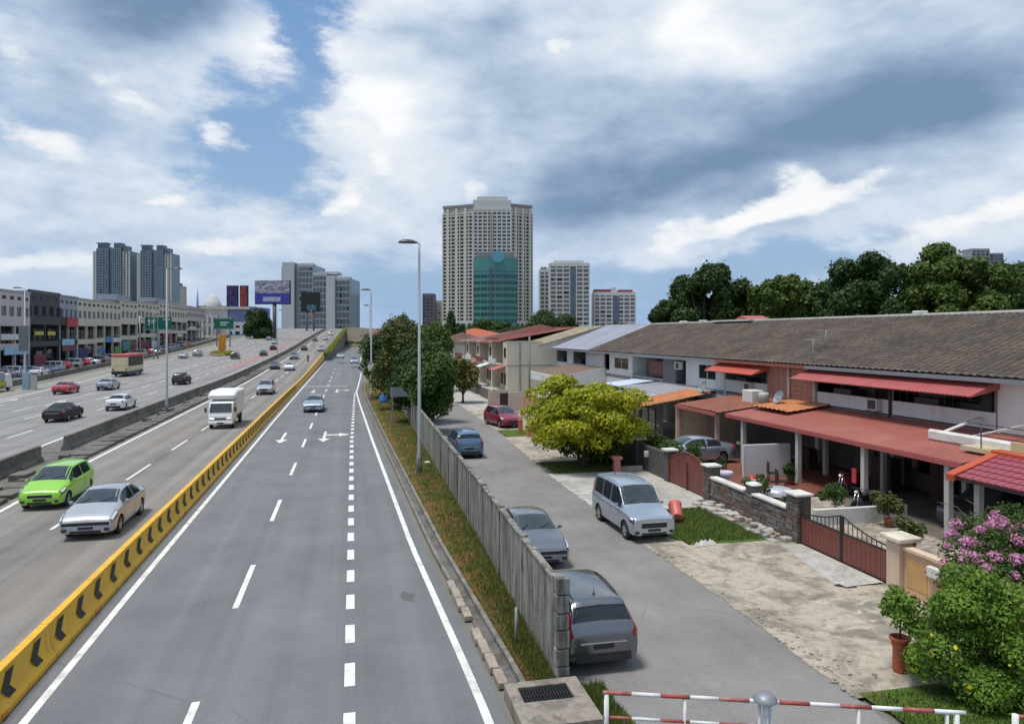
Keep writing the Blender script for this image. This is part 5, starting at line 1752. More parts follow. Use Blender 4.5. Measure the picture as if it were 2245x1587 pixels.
def wavy_roof(name, u0, z0, u1, z1, v0, v1, m, parent, pitch=.40, amp=.06, course=.36, step=.028, seed=0, sag=.02, n=6):
    """tiled slope: rounded tile columns and overlapping courses, slightly uneven"""
    rd = np.random.RandomState(seed)
    L = math.hypot(u1 - u0, z1 - z0); nc = max(2, int(L / course))
    cols = max(2, int((v1 - v0) / pitch)); nx = cols * n + 1
    wv = np.array([abs(math.sin(math.pi * (i % n) / n)) for i in range(nx)])
    vy = np.linspace(v0, v1, nx)
    sgn = 1 if u1 > u0 else -1
    d = np.array([(u1 - u0) / L, (z1 - z0) / L]); nrm = np.array([-d[1], d[0]]) * (1 if d[0] > 0 else -1)
    jit = rd.uniform(-.008, .008, (nc, cols + 1)).repeat(n, axis=1)[:, :nx]
    rows = []
    for c in range(nc):
        for (t, hgt) in ((c / nc, step), ((c + .98) / nc, 0.0)):
            off = wv * amp + hgt + jit[c]
            sg = -sag * math.sin(math.pi * t)
            rows.append(np.stack([u0 + (u1 - u0) * t + nrm[0] * off, vy + (rd.uniform(-.004, .004)), z0 + (z1 - z0) * t + nrm[1] * off + sg], 1))
    P = np.concatenate(rows)
    nr = len(rows)
    i = np.arange(nr - 1)[:, None] * nx + np.arange(nx - 1)[None, :]
    Fq = np.stack([i, i + 1, i + nx + 1, i + nx], -1).reshape(-1, 4)
    if (u1 - u0) < 0: Fq = Fq[:, ::-1]
    me = bpy.data.meshes.new(name)
    me.vertices.add(len(P)); me.vertices.foreach_set('co', P.astype(np.float32).ravel())
    me.loops.add(Fq.size); me.loops.foreach_set('vertex_index', Fq.astype(np.int32).ravel())
    me.polygons.add(len(Fq)); me.polygons.foreach_set('loop_start', np.arange(0, Fq.size, 4, dtype=np.int32)); me.polygons.foreach_set('loop_total', np.full(len(Fq), 4, dtype=np.int32))
    me.update(calc_edges=True)
    uv = me.uv_layers.new(name='tiles')
    UV = np.stack([(Fq % nx) / n, (Fq // nx) / 2.0], -1).reshape(-1, 2)
    UV[:, 1] = np.where((Fq // nx).reshape(-1) % 2 == 0, UV[:, 1] + .001, np.floor(UV[:, 1]) + .999)
    uv.data.foreach_set('uv', UV.astype(np.float32).ravel())
    me.materials.append(m)
    return link(name, me, parent)


def sheet_roof(name, pts, m, parent, rib=.24, th=.05, amp=.018):
    """ribbed metal sheet on a quad p0,p1 (low edge) p2,p3 (high edge): ribs run up the slope"""
    p0, p1, p2, p3 = [Vector(p) for p in pts]
    n = max(2, int((p1 - p0).length / rib))
    nrm = (p1 - p0).cross(p3 - p0).normalized()
    if nrm.z < 0: nrm = -nrm
    lo, hi = [], []
    for i in range(n):
        for (f, a) in ((0, 0), (.70, 0), (.76, 1), (.94, 1), (1.0, 0)):
            t = (i + f) / n
            lo.append(p0.lerp(p1, t) + nrm * amp * a); hi.append(p3.lerp(p2, t) + nrm * amp * a)
    mb = MB().strip(lo, hi)
    mb.strip([p - nrm * th for p in lo], [p - nrm * th for p in hi])
    mb.strip(lo, [p - nrm * th for p in lo]); mb.strip(hi, [p - nrm * th for p in hi])
    mb.quad(lo[0], hi[0], hi[0] - nrm * th, lo[0] - nrm * th); mb.quad(lo[-1], hi[-1], hi[-1] - nrm * th, lo[-1] - nrm * th)
    return mb.build(name, m, parent, recalc=True)


FU, EU, EZ, RU, RZ = 25.0, 24.35, 5.52, 31.5, 8.24      # facade, eave and ridge lines of the row


def window(parent, x, y0, y1, z0, z1, panes=2, frame=None, m=M_GLASS):
    """framed window proud of a wall facing -x"""
    frame = frame or M_WHITEW
    w_ = MB()
    t = .06
    for (a, b, c, d) in ((y0, y1, z0, z0 + t), (y0, y1, z1 - t, z1)): w_.box(x - .05, x + .02, a, b, c, d)
    for k in range(panes + 1):
        yy = y0 + (y1 - y0 - t) * k / panes
        w_.box(x - .046, x + .02, yy, yy + t, z0 + t, z1 - t)
    f = w_.build('window', frame, parent)
    for k in range(panes):
        a = y0 + (y1 - y0 - t) * k / panes + t; b = y0 + (y1 - y0 - t) * (k + 1) / panes
        MB().box(x - .022, x - .004, a, b, z0 + t, z1 - t).build('pane', m, f)
    return f


def house(label, v0, v1, segs, wallm=M_WHITEW, roofm=M_TILE, lower=M_DIM, back=True, gutter=M_STEEL, eave=(EU, EZ)):
    t = thing('terrace_house', label, 'house', (FU, v0, 0), 'terrace houses under the long tiled roof')
    # shell
    s = MB()
    s.box(FU + 1.45, FU + 1.6, v0, v1, 3.2, 5.5)                      # back of the upper recesses
    s.box(RU + 5.8, RU + 6.0, v0, v1, 0, 5.6)
    for y in (v0, v1 - .14):
        s.prism([(FU + .02, y, 0), (RU + 6, y, 0), (RU + 6, y, EZ + .0), (RU, y, RZ - .14), (FU + .02, y, 5.55)], (0, .14, 0))
    s.build('shell', wallm, t, recalc=True)
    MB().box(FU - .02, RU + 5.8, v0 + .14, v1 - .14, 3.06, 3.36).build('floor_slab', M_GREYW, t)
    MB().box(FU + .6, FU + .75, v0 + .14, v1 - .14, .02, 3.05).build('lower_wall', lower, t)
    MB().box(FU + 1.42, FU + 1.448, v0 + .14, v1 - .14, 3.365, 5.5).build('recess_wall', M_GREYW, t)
    for sg in segs: sg(t)
    # roof
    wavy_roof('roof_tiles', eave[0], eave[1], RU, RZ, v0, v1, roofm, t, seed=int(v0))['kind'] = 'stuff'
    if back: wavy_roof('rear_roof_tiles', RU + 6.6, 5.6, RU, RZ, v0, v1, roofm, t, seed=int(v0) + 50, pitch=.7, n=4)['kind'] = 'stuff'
    r = MB()
    y = v0
    while y < v1 - .05:
        b = min(y + .42, v1)
        r.prism([(RU + .16 * math.cos(a), y, RZ + .02 + .13 * math.sin(a)) for a in (0, .6, 1.2, 1.9, 2.5, math.pi)], (0, b - y - .012, 0))
        y += .42
    r.build('ridge_cap', M_RIDGE if roofm is M_TILE else roofm, t, recalc=True)
    MB().box(eave[0] - .10, eave[0] + .02, v0, v1, eave[1] - .20, eave[1] - .03).build('gutter', gutter, t)
    MB().box(eave[0] + .03, FU + .1, v0, v1, eave[1] - .16, eave[1] - .13).build('soffit', M_WHITEW, t)
    return t


def seg_wall(a, b, m=M_WHITEW, win=None, z0=2.6):
    def f(t):
        if win is None:
            MB().box(FU - .003, FU + .14, a, b, z0, 5.5).build('upper_wall', m, t)
        else:
            y0, y1, w0, w1 = win
            w_ = MB()
            w_.box(FU, FU + .14, a, y0, z0, 5.5).box(FU, FU + .14, y1, b, z0, 5.5).box(FU, FU + .14, y0, y1, z0, w0).box(FU, FU + .14, y0, y1, w1, 5.5)
            w_.build('upper_wall', m, t)
            window(t, FU + .08, y0, y1, w0, w1, 2)
    return f


def seg_balcony(a, b, m=M_WHITEW, pz=(3.42, 4.08), grille=True, doors=(), rail=M_DKSTEEL):
    def f(t):
        MB().box(FU - .02, FU + .10, a, b, pz[0], pz[1]).build('parapet', m, t)
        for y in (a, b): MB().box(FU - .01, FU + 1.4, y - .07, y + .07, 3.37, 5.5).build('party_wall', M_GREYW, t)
        for (d0, d1, z1, mm) in doors:
            MB().box(FU + 1.36, FU + 1.415, d0, d1, 3.38 if z1 > 0 else 4.2, abs(z1)).build('door' if z1 > 0 else 'window', mm, t)
        if grille:
            n = int((b - a) / .42)
            g = MB()
            for k in range(1, n):
                y = a + (b - a) * k / n
                g.beam((FU + .06, y, pz[1]), (FU + .06, y, 5.3), .018, .018)
            for z in (4.5, 4.95): g.beam((FU + .06, a, z), (FU + .06, b, z), .02, .02)
            g.build('balcony_grille', rail, t)
        MB().box(FU + .2, FU + .9, a + (b - a) * .55, a + (b - a) * .8, 3.4, 4.35).build('clothes_rack', M_DKSTEEL, t)
    return f


def seg_awning(a, b, u0=23.6, z0=4.78, z1=5.38, m=M_AWN):
    def f(t):
        o = sheet_roof('awning', [(u0, b, z0), (u0, a, z0), (FU + .05, a, z1), (FU + .05, b, z1)], m, t, .22)
        MB().prism([(u0, a - .01, z0), (FU + .05, a - .01, z1), (FU + .05, a - .01, z1 - .35), (u0, a - .01, z0 - .05)], (0, .02, 0)).build('awning_cheek', m, t, recalc=True)
    return f


def seg_tiles(a, b):
    """terracotta clad panel made of separate tiles"""
    def f(t):
        MB().box(FU - .0, FU + .14, a, b, 2.6, 5.5).build('upper_wall', M_RTILE, t)
        ny, nz = 8, 9
        me = MB().box(-.03, -.002, 0, (b - a) / ny - .02, 0, 2.28 / nz - .02).mesh('tile'); me.materials.append(M_RTILE)
        for i in range(ny):
            for j in range(nz):
                link('tile', me, t, loc=(FU - .002 * ((i * 7 + j * 3) % 4), a + (b - a) * i / ny + .01, 3.2 + 2.28 * j / nz))
    return f


def thing_ac(label, x, y, z):
    t = thing('air_conditioner', label, 'air conditioner', (x, y, z), 'air conditioning units on the terrace')
    MB().box(-.32, 0, -.42, .42, 0, .58).build('casing', M_COPE, t, local=True, bevel=.02)
    MB().lathe([(.23, -.325), (.23, -.31), (.05, -.33)], 16, o=(0, -.08, .29), M=Matrix.Rotation(R(90), 4, 'Y') @ Matrix.Diagonal((1, 1, 1, 1))).build('fan_grille', M_DKSTEEL, t, local=True)
    MB().box(-.327, -.318, -.36, .2, .07, .5).build('fan_recess', M_DKSTEEL, t, local=True)
    for y0 in (-.3, .3): MB().beam((-.3, y0, -.03), (.05, y0, -.03), .04, .05).build('bracket', M_STEEL, t, local=True)
    return t


HA = house('terrace house with plain white upper wall at the near end of the row', 12.4, 24.0, [seg_wall(12.5, 24.0, M_WHITEW)])
HB = house('terrace house with deep dark balcony nearest the plain white wall', 24.0, 29.8, [seg_balcony(24.07, 29.73, doors=((24.6, 25.6, 5.3, M_DOORW), (26.2, 28.2, -5.2, M_GLASS))), seg_awning(23.9, 29.8)])
HC = house('terrace house with balcony, dark door and air conditioner under the same red awning', 29.8, 35.5, [seg_balcony(29.87, 35.43, grille=False, doors=((31.4, 32.6, 5.2, M_DOORW), (33.9, 35.0, -5.35, M_GLASS), (29.9, 30.8, -5.2, M_GLASS))), seg_awning(29.8, 35.9)])
HD = house('terrace house with terracotta tiled front and small balcony under a short red awning', 35.5, 45.5,
           [seg_tiles(35.6, 40.2), seg_balcony(40.3, 45.4, M_WHITEW, (3.3, 4.15), True, ((41, 42.6, -5.2, M_GLASS),)), seg_awning(40.0, 46.0, 23.7, 4.75, 5.36, mat('bright_red_awning', (.47, .085, .055), .5, 0, .1, .8, stain=(.34, .12, .08), stain_amt=.5))], gutter=M_BRTILE)
HE = house('terrace house with white upper wall and double window', 45.5, 51.3, [seg_wall(45.55, 51.3, M_WHITEW, (46.8, 49.4, 3.95, 5.05))])
M_CURT = mat('grey_shutter', (.20, .21, .22), .5, .2, .1, 1)


def seg_dark(t):
    MB().box(FU, FU + .1, 53.2, 55.5, 3.3, 5.4).build('shutter_backing', M_CURT, t)
    for k in range(9): MB().box(FU - .03, FU - .001, 53.22 + k * .253, 53.38 + k * .253, 3.3, 5.4).build('shutter_slat', M_CURT, t)
    MB().box(FU + .8, FU + 1.3, 57, 60.4, 3.6, 4.9).build('hanging_cloth', mat('pinkish_cloth', (.26, .12, .09), .8, 0, .4, 2), t)
    MB().box(FU - .02, FU + .1, 55.6, 62.3, 3.3, 3.55).build('parapet', M_GREYROOF, t)
    MB().box(FU - .08, FU + .05, 51.3, 62.4, 5.22, 5.36).build('fascia', M_COPE, t)


HF = house('terrace house with dark open upper floor and grey slatted shutter', 51.3, 62.4, [seg_dark])
HG = house('terrace house with white upper wall and dark blue window', 62.4, 73.0, [seg_wall(62.45, 68.2, M_WHITEW, (63.2, 66.9, 3.9, 5.0), 2.2), seg_wall(69.8, 73, M_WHITEW, None, 2.2), lambda t: MB().box(FU, FU + .14, 68.2, 69.8, 2.2, 3.7).build('upper_wall', M_WHITEW, t)])
HH = house('pale blue end house with grey sheet roof and open balcony', 73.0, 87.0, [seg_wall(73.05, 75.5, M_BLUEW), seg_balcony(75.6, 80, M_BLUEW, (3.3, 3.9), False, ((76, 78, 5.1, M_GLASS),)), seg_wall(80.1, 82.5, M_BLUEW), seg_balcony(82.6, 86.9, M_BLUEW, (3.3, 3.9), False, ((83, 85, 5.1, M_GLASS),))], M_BLUEW, M_PALEROOF)
thing_ac('air conditioner unit on the white parapet beside the drain pipe under the long awning', FU - .03, 30.8, 3.52)
thing_ac('air conditioner box high beside the grey slatted shutter', FU - .02, 52.3, 4.5)
thing_ac('small air conditioner on the parapet of the tiled house', FU - .04, 42.2, 3.55)
for (y, lab) in ((37.9, 'white rain pipe down the terracotta tiled front'), (35.5, 'white rain pipe at the end of the long balcony')):
    MB().tube([(FU - .12, y, 2.9), (FU - .12, y, 5.35)], .075, 8).build('rain_pipe', M_COPE, None, label=lab, cat='pipe')
MB().tube([(FU - .1, 29.8, 3.0), (FU - .1, 29.8, 5.3)], .06, 8).build('rain_pipe', M_DKSTEEL, None, label='dark rain pipe dividing the two balconies under the long awning', cat='pipe')

# ---------------------------------------------------------------- carports and porch roofs
t = thing('carport', 'long carport with weathered red sheet roof in front of the balconies', 'carport', (21, 22, 0))
sheet_roof('roof_sheet', [(20.8, 37.8, 2.72), (20.8, 21.4, 2.72), (25.0, 21.4, 3.30), (25.0, 37.8, 3.30)], M_REDROOF, t, .25)
MB().box(20.76, 20.9, 21.4, 37.8, 2.52, 2.70).build('front_beam', M_AWN, t)
for y in (22.2, 26.6, 31.2, 36.2):
    MB().box(20.9, 21.12, y - .11, y + .11, 0, 2.62).build('pillar', M_WPILLAR, t, bevel=.01)
for y in (24, 28.5, 32.6):
    MB().box(23.4, 23.6, y - .1, y + .1, 0, 2.9).build('pillar', M_WPILLAR, t)
for y in (22.2, 26.6, 31.2, 36.2): MB().beam((20.9, y, 2.62), (25, y, 3.15), .08, .12).build('rafter', M_GATEF, t)
# porch of the tiled house
t = thing('porch_roof', 'small porch with orange and brown tiled roof left of the long carport', 'porch', (21, 40, 0))
wavy_roof('roof_tiles', 20.3, 2.75, 25.0, 3.35, 37.9, 43.2, M_BRTILE, t, pitch=.4)['kind'] = 'stuff'
wavy_roof('orange_tiles', 18.0, 2.62, 22.8, 3.42, 43.3, 46.6, M_ORTILE, t, pitch=.4)['kind'] = 'stuff'
MB().box(20.2, 20.32, 37.9, 43.2, 2.56, 2.72).build('fascia', M_AWN, t)
MB().box(20.4, 24.6, 43.25, 43.45, 0, 2.7).build('porch_wall', M_CREAMW, t)
for y in (38.2, 43.0): MB().box(20.4, 20.6, y - .1, y + .1, 0, 2.6).build('pillar', mat('pink_plaster', (.36, .22, .19), .8), t)
wavy_roof('orange_tiles', 22.3, 3.12, 25.0, 3.45, 34.2, 37.6, M_ORTILE, t, pitch=.4)['kind'] = 'stuff'
t = thing('flat_awning', 'pale grey sheet awning over a dark porch right of the yellow tree', 'awning', (19, 47, 0))
sheet_roof('roof_sheet', [(17.3, 53.5, 2.55), (17.3, 44.2, 2.55), (21.5, 44.2, 2.95), (21.5, 53.5, 2.95)], M_PALEROOF, t, .3)
sheet_roof('upper_sheet', [(21.45, 56, 3.0), (21.45, 46.7, 3.0), (24.95, 46.7, 3.3), (24.95, 56, 3.3)], M_GREYROOF, t, .3)
for y in (44.5, 49, 53): MB().box(17.5, 17.62, y, y + .12, 0, 2.5).build('pillar', M_STEEL, t)
MB().box(19.8, 19.95, 44.3, 55, 0, 2.6).build('dark_screen', M_DIM, t)
for k in range(4): MB().box(19.74, 19.79, 45.2 + k * 1.2, 46.1 + k * 1.2, .9, 2.2).build('window', M_GLASS, t)
t = thing('tarpaulin', 'pale blue tarpaulin sheet stretched over the porch above the yellow tree', 'tarpaulin', (21.6, 56.5, 0))
MB().prism([(21.5, 56.2, 2.98), (21.5, 60.6, 2.88), (24.6, 60.8, 3.25), (24.6, 56.4, 3.35)], (0, 0, .03)).build('sheet', mat('pale_blue_tarp', (.50, .57, .68), .6, 0, .08, .6), t, recalc=True)
for (x_, y_) in ((21.55, 56.3), (21.55, 60.4)): MB().tube([(x_, y_, 0), (x_, y_, 2.9)], .035, 6).build('pole', M_STEEL, t)
t = thing('porch_roof', 'white fronted porch with brown gable roof before the end houses', 'porch', (20, 72, 0))
sheet_roof('roof_sheet', [(20.2, 80.5, 3.0), (20.2, 69.2, 3.0), (24.9, 69.2, 3.85), (24.9, 80.5, 3.85)], mat('brown_sheet_roof', (.18, .12, .085), .7, 0, .2, .8), t, .3)
MB().prism([(20.1, 69.1, 2.2), (20.1, 69.1, 3.06), (24.95, 69.1, 3.92), (24.95, 69.1, 2.2)], (0, .08, 0)).build('white_gable', M_WHITEW, t, recalc=True)
MB().box(20.05, 20.2, 69.1, 80.5, 2.2, 3.02).build('fascia', M_WHITEW, t)
for y in (69.3, 75, 80.2): MB().box(19.95, 20.04, y, y + .25, 0, 2.9).build('pillar', M_WHITEW, t)
# maroon tiled canopy over the near gate, every tile its own piece
t = thing('tiled_canopy', 'maroon tiled canopy with orange red border above the pink flowering shrub', 'canopy', (19.6, 16, 0))
c0, c1 = Vector((19.55, 0, 2.46)), Vector((21.35, 0, 3.12))
MT = mat('maroon_glazed_tile', (.30, .055, .075), .35, 0, .22, 3, coat=.3)
nx, ny = 6, 38
ya, yb = 9.4, 20.35
tl = MB()
for i in range(5):
    a0, a1 = math.pi * i / 5, math.pi * (i + 1) / 5
    w0 = (yb - ya) / ny * .98
    for (q0, q1) in (((0, 0), (.34, .02)),):
        tl.add([(0, w0 * (.5 - .5 * math.cos(a0)), .03 + .05 * math.sin(a0)), (0, w0 * (.5 - .5 * math.cos(a1)), .03 + .05 * math.sin(a1)), (.33, w0 * (.5 - .5 * math.cos(a1)), .05 * math.sin(a1)), (.33, w0 * (.5 - .5 * math.cos(a0)), .05 * math.sin(a0)),
                (0, w0 * (.5 - .5 * math.cos(a0)), 0), (0, w0 * (.5 - .5 * math.cos(a1)), 0)], [(0, 3, 2, 1), (0, 1, 5, 4)], 0, False)
tme = tl.mesh('tile'); tme.materials.append(MT)
ang = -math.atan2(c1.z - c0.z, c1.x - c0.x)
for j in range(ny):
    for i in range(nx):
        o = link('tile', tme, t, loc=(c0.x + (c1.x - c0.x) * i / nx, ya + (yb - ya) * j / ny, c0.z + (c1.z - c0.z) * i / nx + .03))
        o.rotation_euler.y = ang
MB().prism([(c0.x, ya, c0.z - .06), (c1.x, ya, c1.z - .06), (c1.x, ya, c1.z), (c0.x, ya, c0.z)], (0, yb - ya, 0)).build('canopy_deck', M_GATEF, t, recalc=True)
MO = mat('orange_red_border', (.44, .075, .028), .5, 0, .12, 2)
MB().prism([(c0.x - .1, yb + .0, c0.z - .12), (c1.x + .1, yb, c1.z - .1), (c1.x + .1, yb, c1.z + .14), (c0.x - .1, yb, c0.z + .12)], (0, .34, 0)).build('verge_border', MO, t, recalc=True, bevel=.02)
MB().box(c1.x - .12, c1.x + .36, ya, yb + .33, c1.z + .0, c1.z + .17).build('ridge_border', MO, t, bevel=.03)
for y in (10, 15.2, 19.9): MB().box(20.0, 20.2, y, y + .2, 0, 2.5).build('pillar', M_WPILLAR, t)
t = thing('roof_terrace', 'flat yellow white terrace edge with thin metal railing above the maroon canopy', 'terrace', (23, 16, 0))
MB().box(21.9, 25.0, 12.5, 22.6, 2.98, 3.14).build('slab', mat('terrace_slab', (.50, .44, .30), .8, 0, .15, .8, stain=(.55, .36, .08), stain_amt=.7), t)
for y in (13.0, 15.2, 17.4, 19.6, 21.8): MB().tube([(22.0, y, 3.14), (22.0, y, 4.0)], .022, 6).build('rail_post', M_DKSTEEL, t)
for z in (3.6, 4.0): MB().tube([(22.0, 12.5, z), (22.0, 22.4, z)], .018, 6).build('rail', M_DKSTEEL, t)
MB().box(21.88, 21.97, 12.6, 20.5, 3.0, 3.55).build('yellow_panel', mat('yellow_white_panel', (.55, .46, .22), .7, 0, .2, 1, stain=(.6, .58, .5), stain_amt=.7), t)
t = thing('rolled_awning', 'white rolled awning lying on the carport roof on brackets', 'awning', (23, 22.5, 0))
MB().box(22.6, 22.85, 20.8, 25.0, 2.98, 3.42).build('awning_case', M_COPE, t, bevel=.08)
MB().beam((22.75, 24.2, 3.4), (FU, 24.75, 3.85), .16, .06).build('bracket', M_COPE, t)
MB().beam((22.75, 22.9, 3.4), (FU, 22.5, 3.85), .06, .06).build('bracket', M_COPE, t)

# roof aerials, plastic drum, dish
def aerial(label, x, y, z, h):
    t = thing('roof_aerial', label, 'aerial', (x, y, z), 'television aerials on the tiled roof')
    MB().tube([(0, 0, 0), (0, 0, h)], .022, 6).build('mast', M_STEEL, t, local=True)
    b = MB(); b.tube([(0, -.7, h), (0, .7, h + .03)], .016, 5)
    for k in range(6): b.tube([(-.32, -.6 + k * .24, h + .01), (.32, -.6 + k * .24, h + .01)], .011, 4)
    b.build('antenna', M_STEEL, t, local=True)


aerial('tall television aerial rising from the eave by the long awning', 24.6, 35.2, 5.4, 1.5)
aerial('second television aerial standing in the middle of the tiled roof', 26.4, 36.6, 6.2, 1.2)
for (y, z, lab) in ((65, 8.3, 'small white roof vent on the ridge, left one'), (61, 8.3, 'small white roof vent on the ridge nearer the white flashing'), (35, 8.33, 'white roof vent on the ridge below the large light green tree')):
    MB().box(RU - .3, RU + .3, y, y + .6, z - .12, z + .2).build('roof_vent', M_COPE, None, label=lab, cat='roof vent', bevel=.05)
MB().box(RU - .5, RU + .1, 52.5, 58.8, 8.28, 8.42).build('ridge_flashing', M_COPE, None, label='long white flashing strip lying along the roof ridge', cat='flashing')
MB().prism([(RU + .2, 53.4, 8.3), (RU + .2, 56.6, 8.3), (RU + .2, 55, 8.75)], (2, 0, 0)).build('rear_gable', M_AWN, None, label='small red gable roof peeping over the ridge', cat='roof')
q = Vector((23.4, 38.9, 3.25))
t = thing('water_drum', 'white water drum and box on the brown tiled porch', 'drum', (23.6, 39.6, 3.12))
MB().box(-.4, .4, -.55, .55, .0, .75).build('box', M_COPE, t, local=True, bevel=.03)
MB().lathe([(.001, 0), (.3, 0), (.32, .5), (.28, .62), (.001, .64)], 12, o=(.1, -1.0, .05)).build('drum', mat('greenish_drum', (.42, .45, .38), .6), t, local=True)
def dish(label, x, y, z):
    t = thing('satellite_dish', label, 'satellite dish', (x, y, z), 'satellite dishes on the porch roofs')
    M_ = Matrix.Rotation(R(-65), 4, 'Y')
    MB().lathe([(.001, -.10), (.2, -.08), (.36, -.02), (.42, .02)], 16, M=M_, o=(0, 0, .5)).build('dish', M_STEEL, t, local=True)
    MB().tube([(0, 0, 0), (0.05, 0, .5)], .03, 6).tube([(0, 0, .3), (-.5, 0, .62)], .014, 5).build('mount', M_STEEL, t, local=True)
dish('grey satellite dish on the small porch beside the short awning', 22.4, 43.6, 3.3)
dish('grey satellite dish at the foot of the terracotta front', 23.6, 36.9, 3.2)

# ---------------------------------------------------------------- things under the carport
MB().box(19.1, 21.7, 32.9, 33.05, .1, 1.7).build('white_partition', M_WHITEW, None, label='low white partition wall under the long carport', cat='wall')
MB().box(FU + .5, FU + .58, 31.6, 33.0, .1, 2.2).build('house_door', mat('light_timber', (.20, .14, .09), .6, 0, .2, 3), HC)
MB().box(FU + .5, FU + .58, 26.4, 29.2, .9, 2.3).build('lower_window', M_GLASS, HB)
car('parked_hatchback', 'hatch', p_dark, 'dark car parked under the tiled canopy behind the pink shrub', 'car', 23.4, 22.6, math.pi / 2 + .1, None, 1, 1.0, .02)
car('parked_sedan', 'sedan', p_bluegrey, 'pale blue car under the porch behind the arched gate', 'car', 18.6, 37.4, math.pi / 2 + .1, None, 1, 1.0, .1)
motorbike('black motorcycle parked under the carport nearest the pillar', 20.2, 25.6, .03, 1.9, ('black_bike', (.02, .02, .023)), 'motorcycles')
motorbike('red motorcycle parked under the carport behind the black one', 21.6, 28.3, .1, 1.7, ('red_bike', (.30, .03, .05)), 'motorcycles')
t = thing('round_table', 'round table covered by a silver sheet behind the stone wall', 'table', (17.4, 27.3, .03))
MB().lathe([(.001, .80), (.45, .79), (.62, .74), (.66, .60), (.68, .52)], 18).build('cover', mat('silver_cover', (.50, .52, .55), .35, .3, .1, 3, bump=.5, bscale=8), t, local=True)
MB().tube([(0, 0, 0), (0, 0, .75)], .06, 8).lathe([(.3, 0), (.28, .04), (.06, .06)], 12).build('pedestal', M_TRIM, t, local=True)
t = thing('plant_stand', 'white pedestal pot with lilac rim behind the stone pillar', 'pot', (16.1, 29.3, .05))
MB().lathe([(.18, 0), (.08, .1), (.08, .7), (.30, .9), (.36, 1.12), (.30, 1.14), (.2, 1.0)], 14).build('pot', mat('lilac_pot', (.50, .44, .55), .6), t, local=True)
q = thing('red_lantern_post', 'short dark post with white cap and red top behind the stone wall', 'post', (16.6, 27.9, .03))
MB().box(-.17, .17, -.17, .17, 0, .9).build('shaft', M_STONE, q, local=True)
MB().box(-.26, .26, -.26, .26, .904, 1.1).build('cap', M_COPE, q, local=True, bevel=.02)
MB().lathe([(.24, 1.1), (.2, 1.2), (.001, 1.24)], 12).build('lid', mat('lid_red', (.36, .02, .02), .5), q, local=True)
MB().box(17.0, 21.0, 24.2, 24.4, .0, .62).build('garden_curb', M_COPE, None, label='low white wall between the two front yards', cat='wall')
MB().box(20.9, 20.95, 27.0, 27.25, .9, 1.5).build('red_cloth', mat('red_cloth', (.45, .04, .05), .8), None, label='red cloth hanging from the carport beside the motorcycles', cat='cloth')
for (x, y, lab) in ((19.2, 29.8, 'dark plastic chair on the terracotta porch beside the partition'), (19.9, 31.6, 'dark plastic chair near the carport pillar')):
    t = thing('porch_chair', lab, 'chair', (x, y, .11), 'chairs on the porch', 1.2)
    MB().box(-.24, .24, -.24, .24, .40, .45).build('seat', M_TRIM, t, local=True)
    MB().box(-.24, .24, .2, .25, .45, .95).build('backrest', M_TRIM, t, local=True)
    for (i, j) in ((-1, -1), (1, -1), (1, 1), (-1, 1)): MB().beam((i * .2, j * .2, 0), (i * .2, j * .2, .4), .04, .04).build('leg', M_TRIM, t, local=True)


# potted plants, cabinets and clutter in the front yards
def pot_plant(label, x, y, h, w_, m, seed):
    t = thing('potted_plant', label, 'plant', (x, y, .03), 'potted plants in the front yards')
    MB().lathe([(.001, 0), (.13, 0), (.17, .26), (.19, .28), (.19, .32), (.15, .32), (.001, .28)], 12).build('pot', mat('clay_pot', (.24, .09, .05), .8, 0, .2, 3), t, local=True)
    rs_ = np.random.RandomState(seed)
    cl = [(np.array([rs_.uniform(-.4, .4) * w_, rs_.uniform(-.4, .4) * w_, .35 + rs_.uniform(.1, 1) * h]), np.array([.28, .28, .25]) * w_) for _ in range(9)]
    P, N = clump_cloud(rs_, cl, 900)
    link('foliage', leaf_mesh('foliage', P, N, .065, m, seed), t, True)
    MB().tube([(0, 0, .25), (.02, 0, .3 + h * .7)], .02, 5).build('stem', M_TRUNK, t, local=True)


for i, (x, y, h, w_, m, lab) in enumerate(((16.2, 26.9, .9, .8, L_MID, 'leafy potted plant behind the middle of the stone wall'), (16.0, 24.4, .6, .7, L_DARK, 'low dark potted plant behind the stone wall near the gate pillar'),
                                           (18.3, 24.9, .9, .9, L_MID, 'green potted plant beside the low white yard wall'), (19.6, 23.5, .8, .9, L_OLIVE, 'olive potted plant in front of the black motorcycle'),
                                           (16.3, 30.6, 1.0, .9, L_DARK, 'dark potted plant behind the arched gate'), (17.0, 33.9, 1.2, 1.0, L_MID, 'tall potted plant beside the pale blue car'),
                                           (20.4, 30.9, .9, .6, L_DARK, 'dark potted plant at the foot of a carport pillar'), (18.0, 20.6, .7, .8, L_OLIVE, 'yellowish potted plant behind the brown gate'))):
    pot_plant(lab, x, y, h, w_, m, 200 + i)
hd = thing('garden_hedge', 'uneven dark hedge growing behind the dark grey garden wall', 'hedge', (16.4, 40, 0))
rs_ = np.random.RandomState(77)
P, N = clump_cloud(rs_, [(np.array([16.1 + rs_.uniform(-.2, .5), rs_.uniform(33.6, 45), rs_.uniform(.7, 1.5)]), np.array([.45, .6, .4])) for _ in range(42)], 9000)
link('foliage', leaf_mesh('foliage', P, N, .09, L_MID, 77), hd)
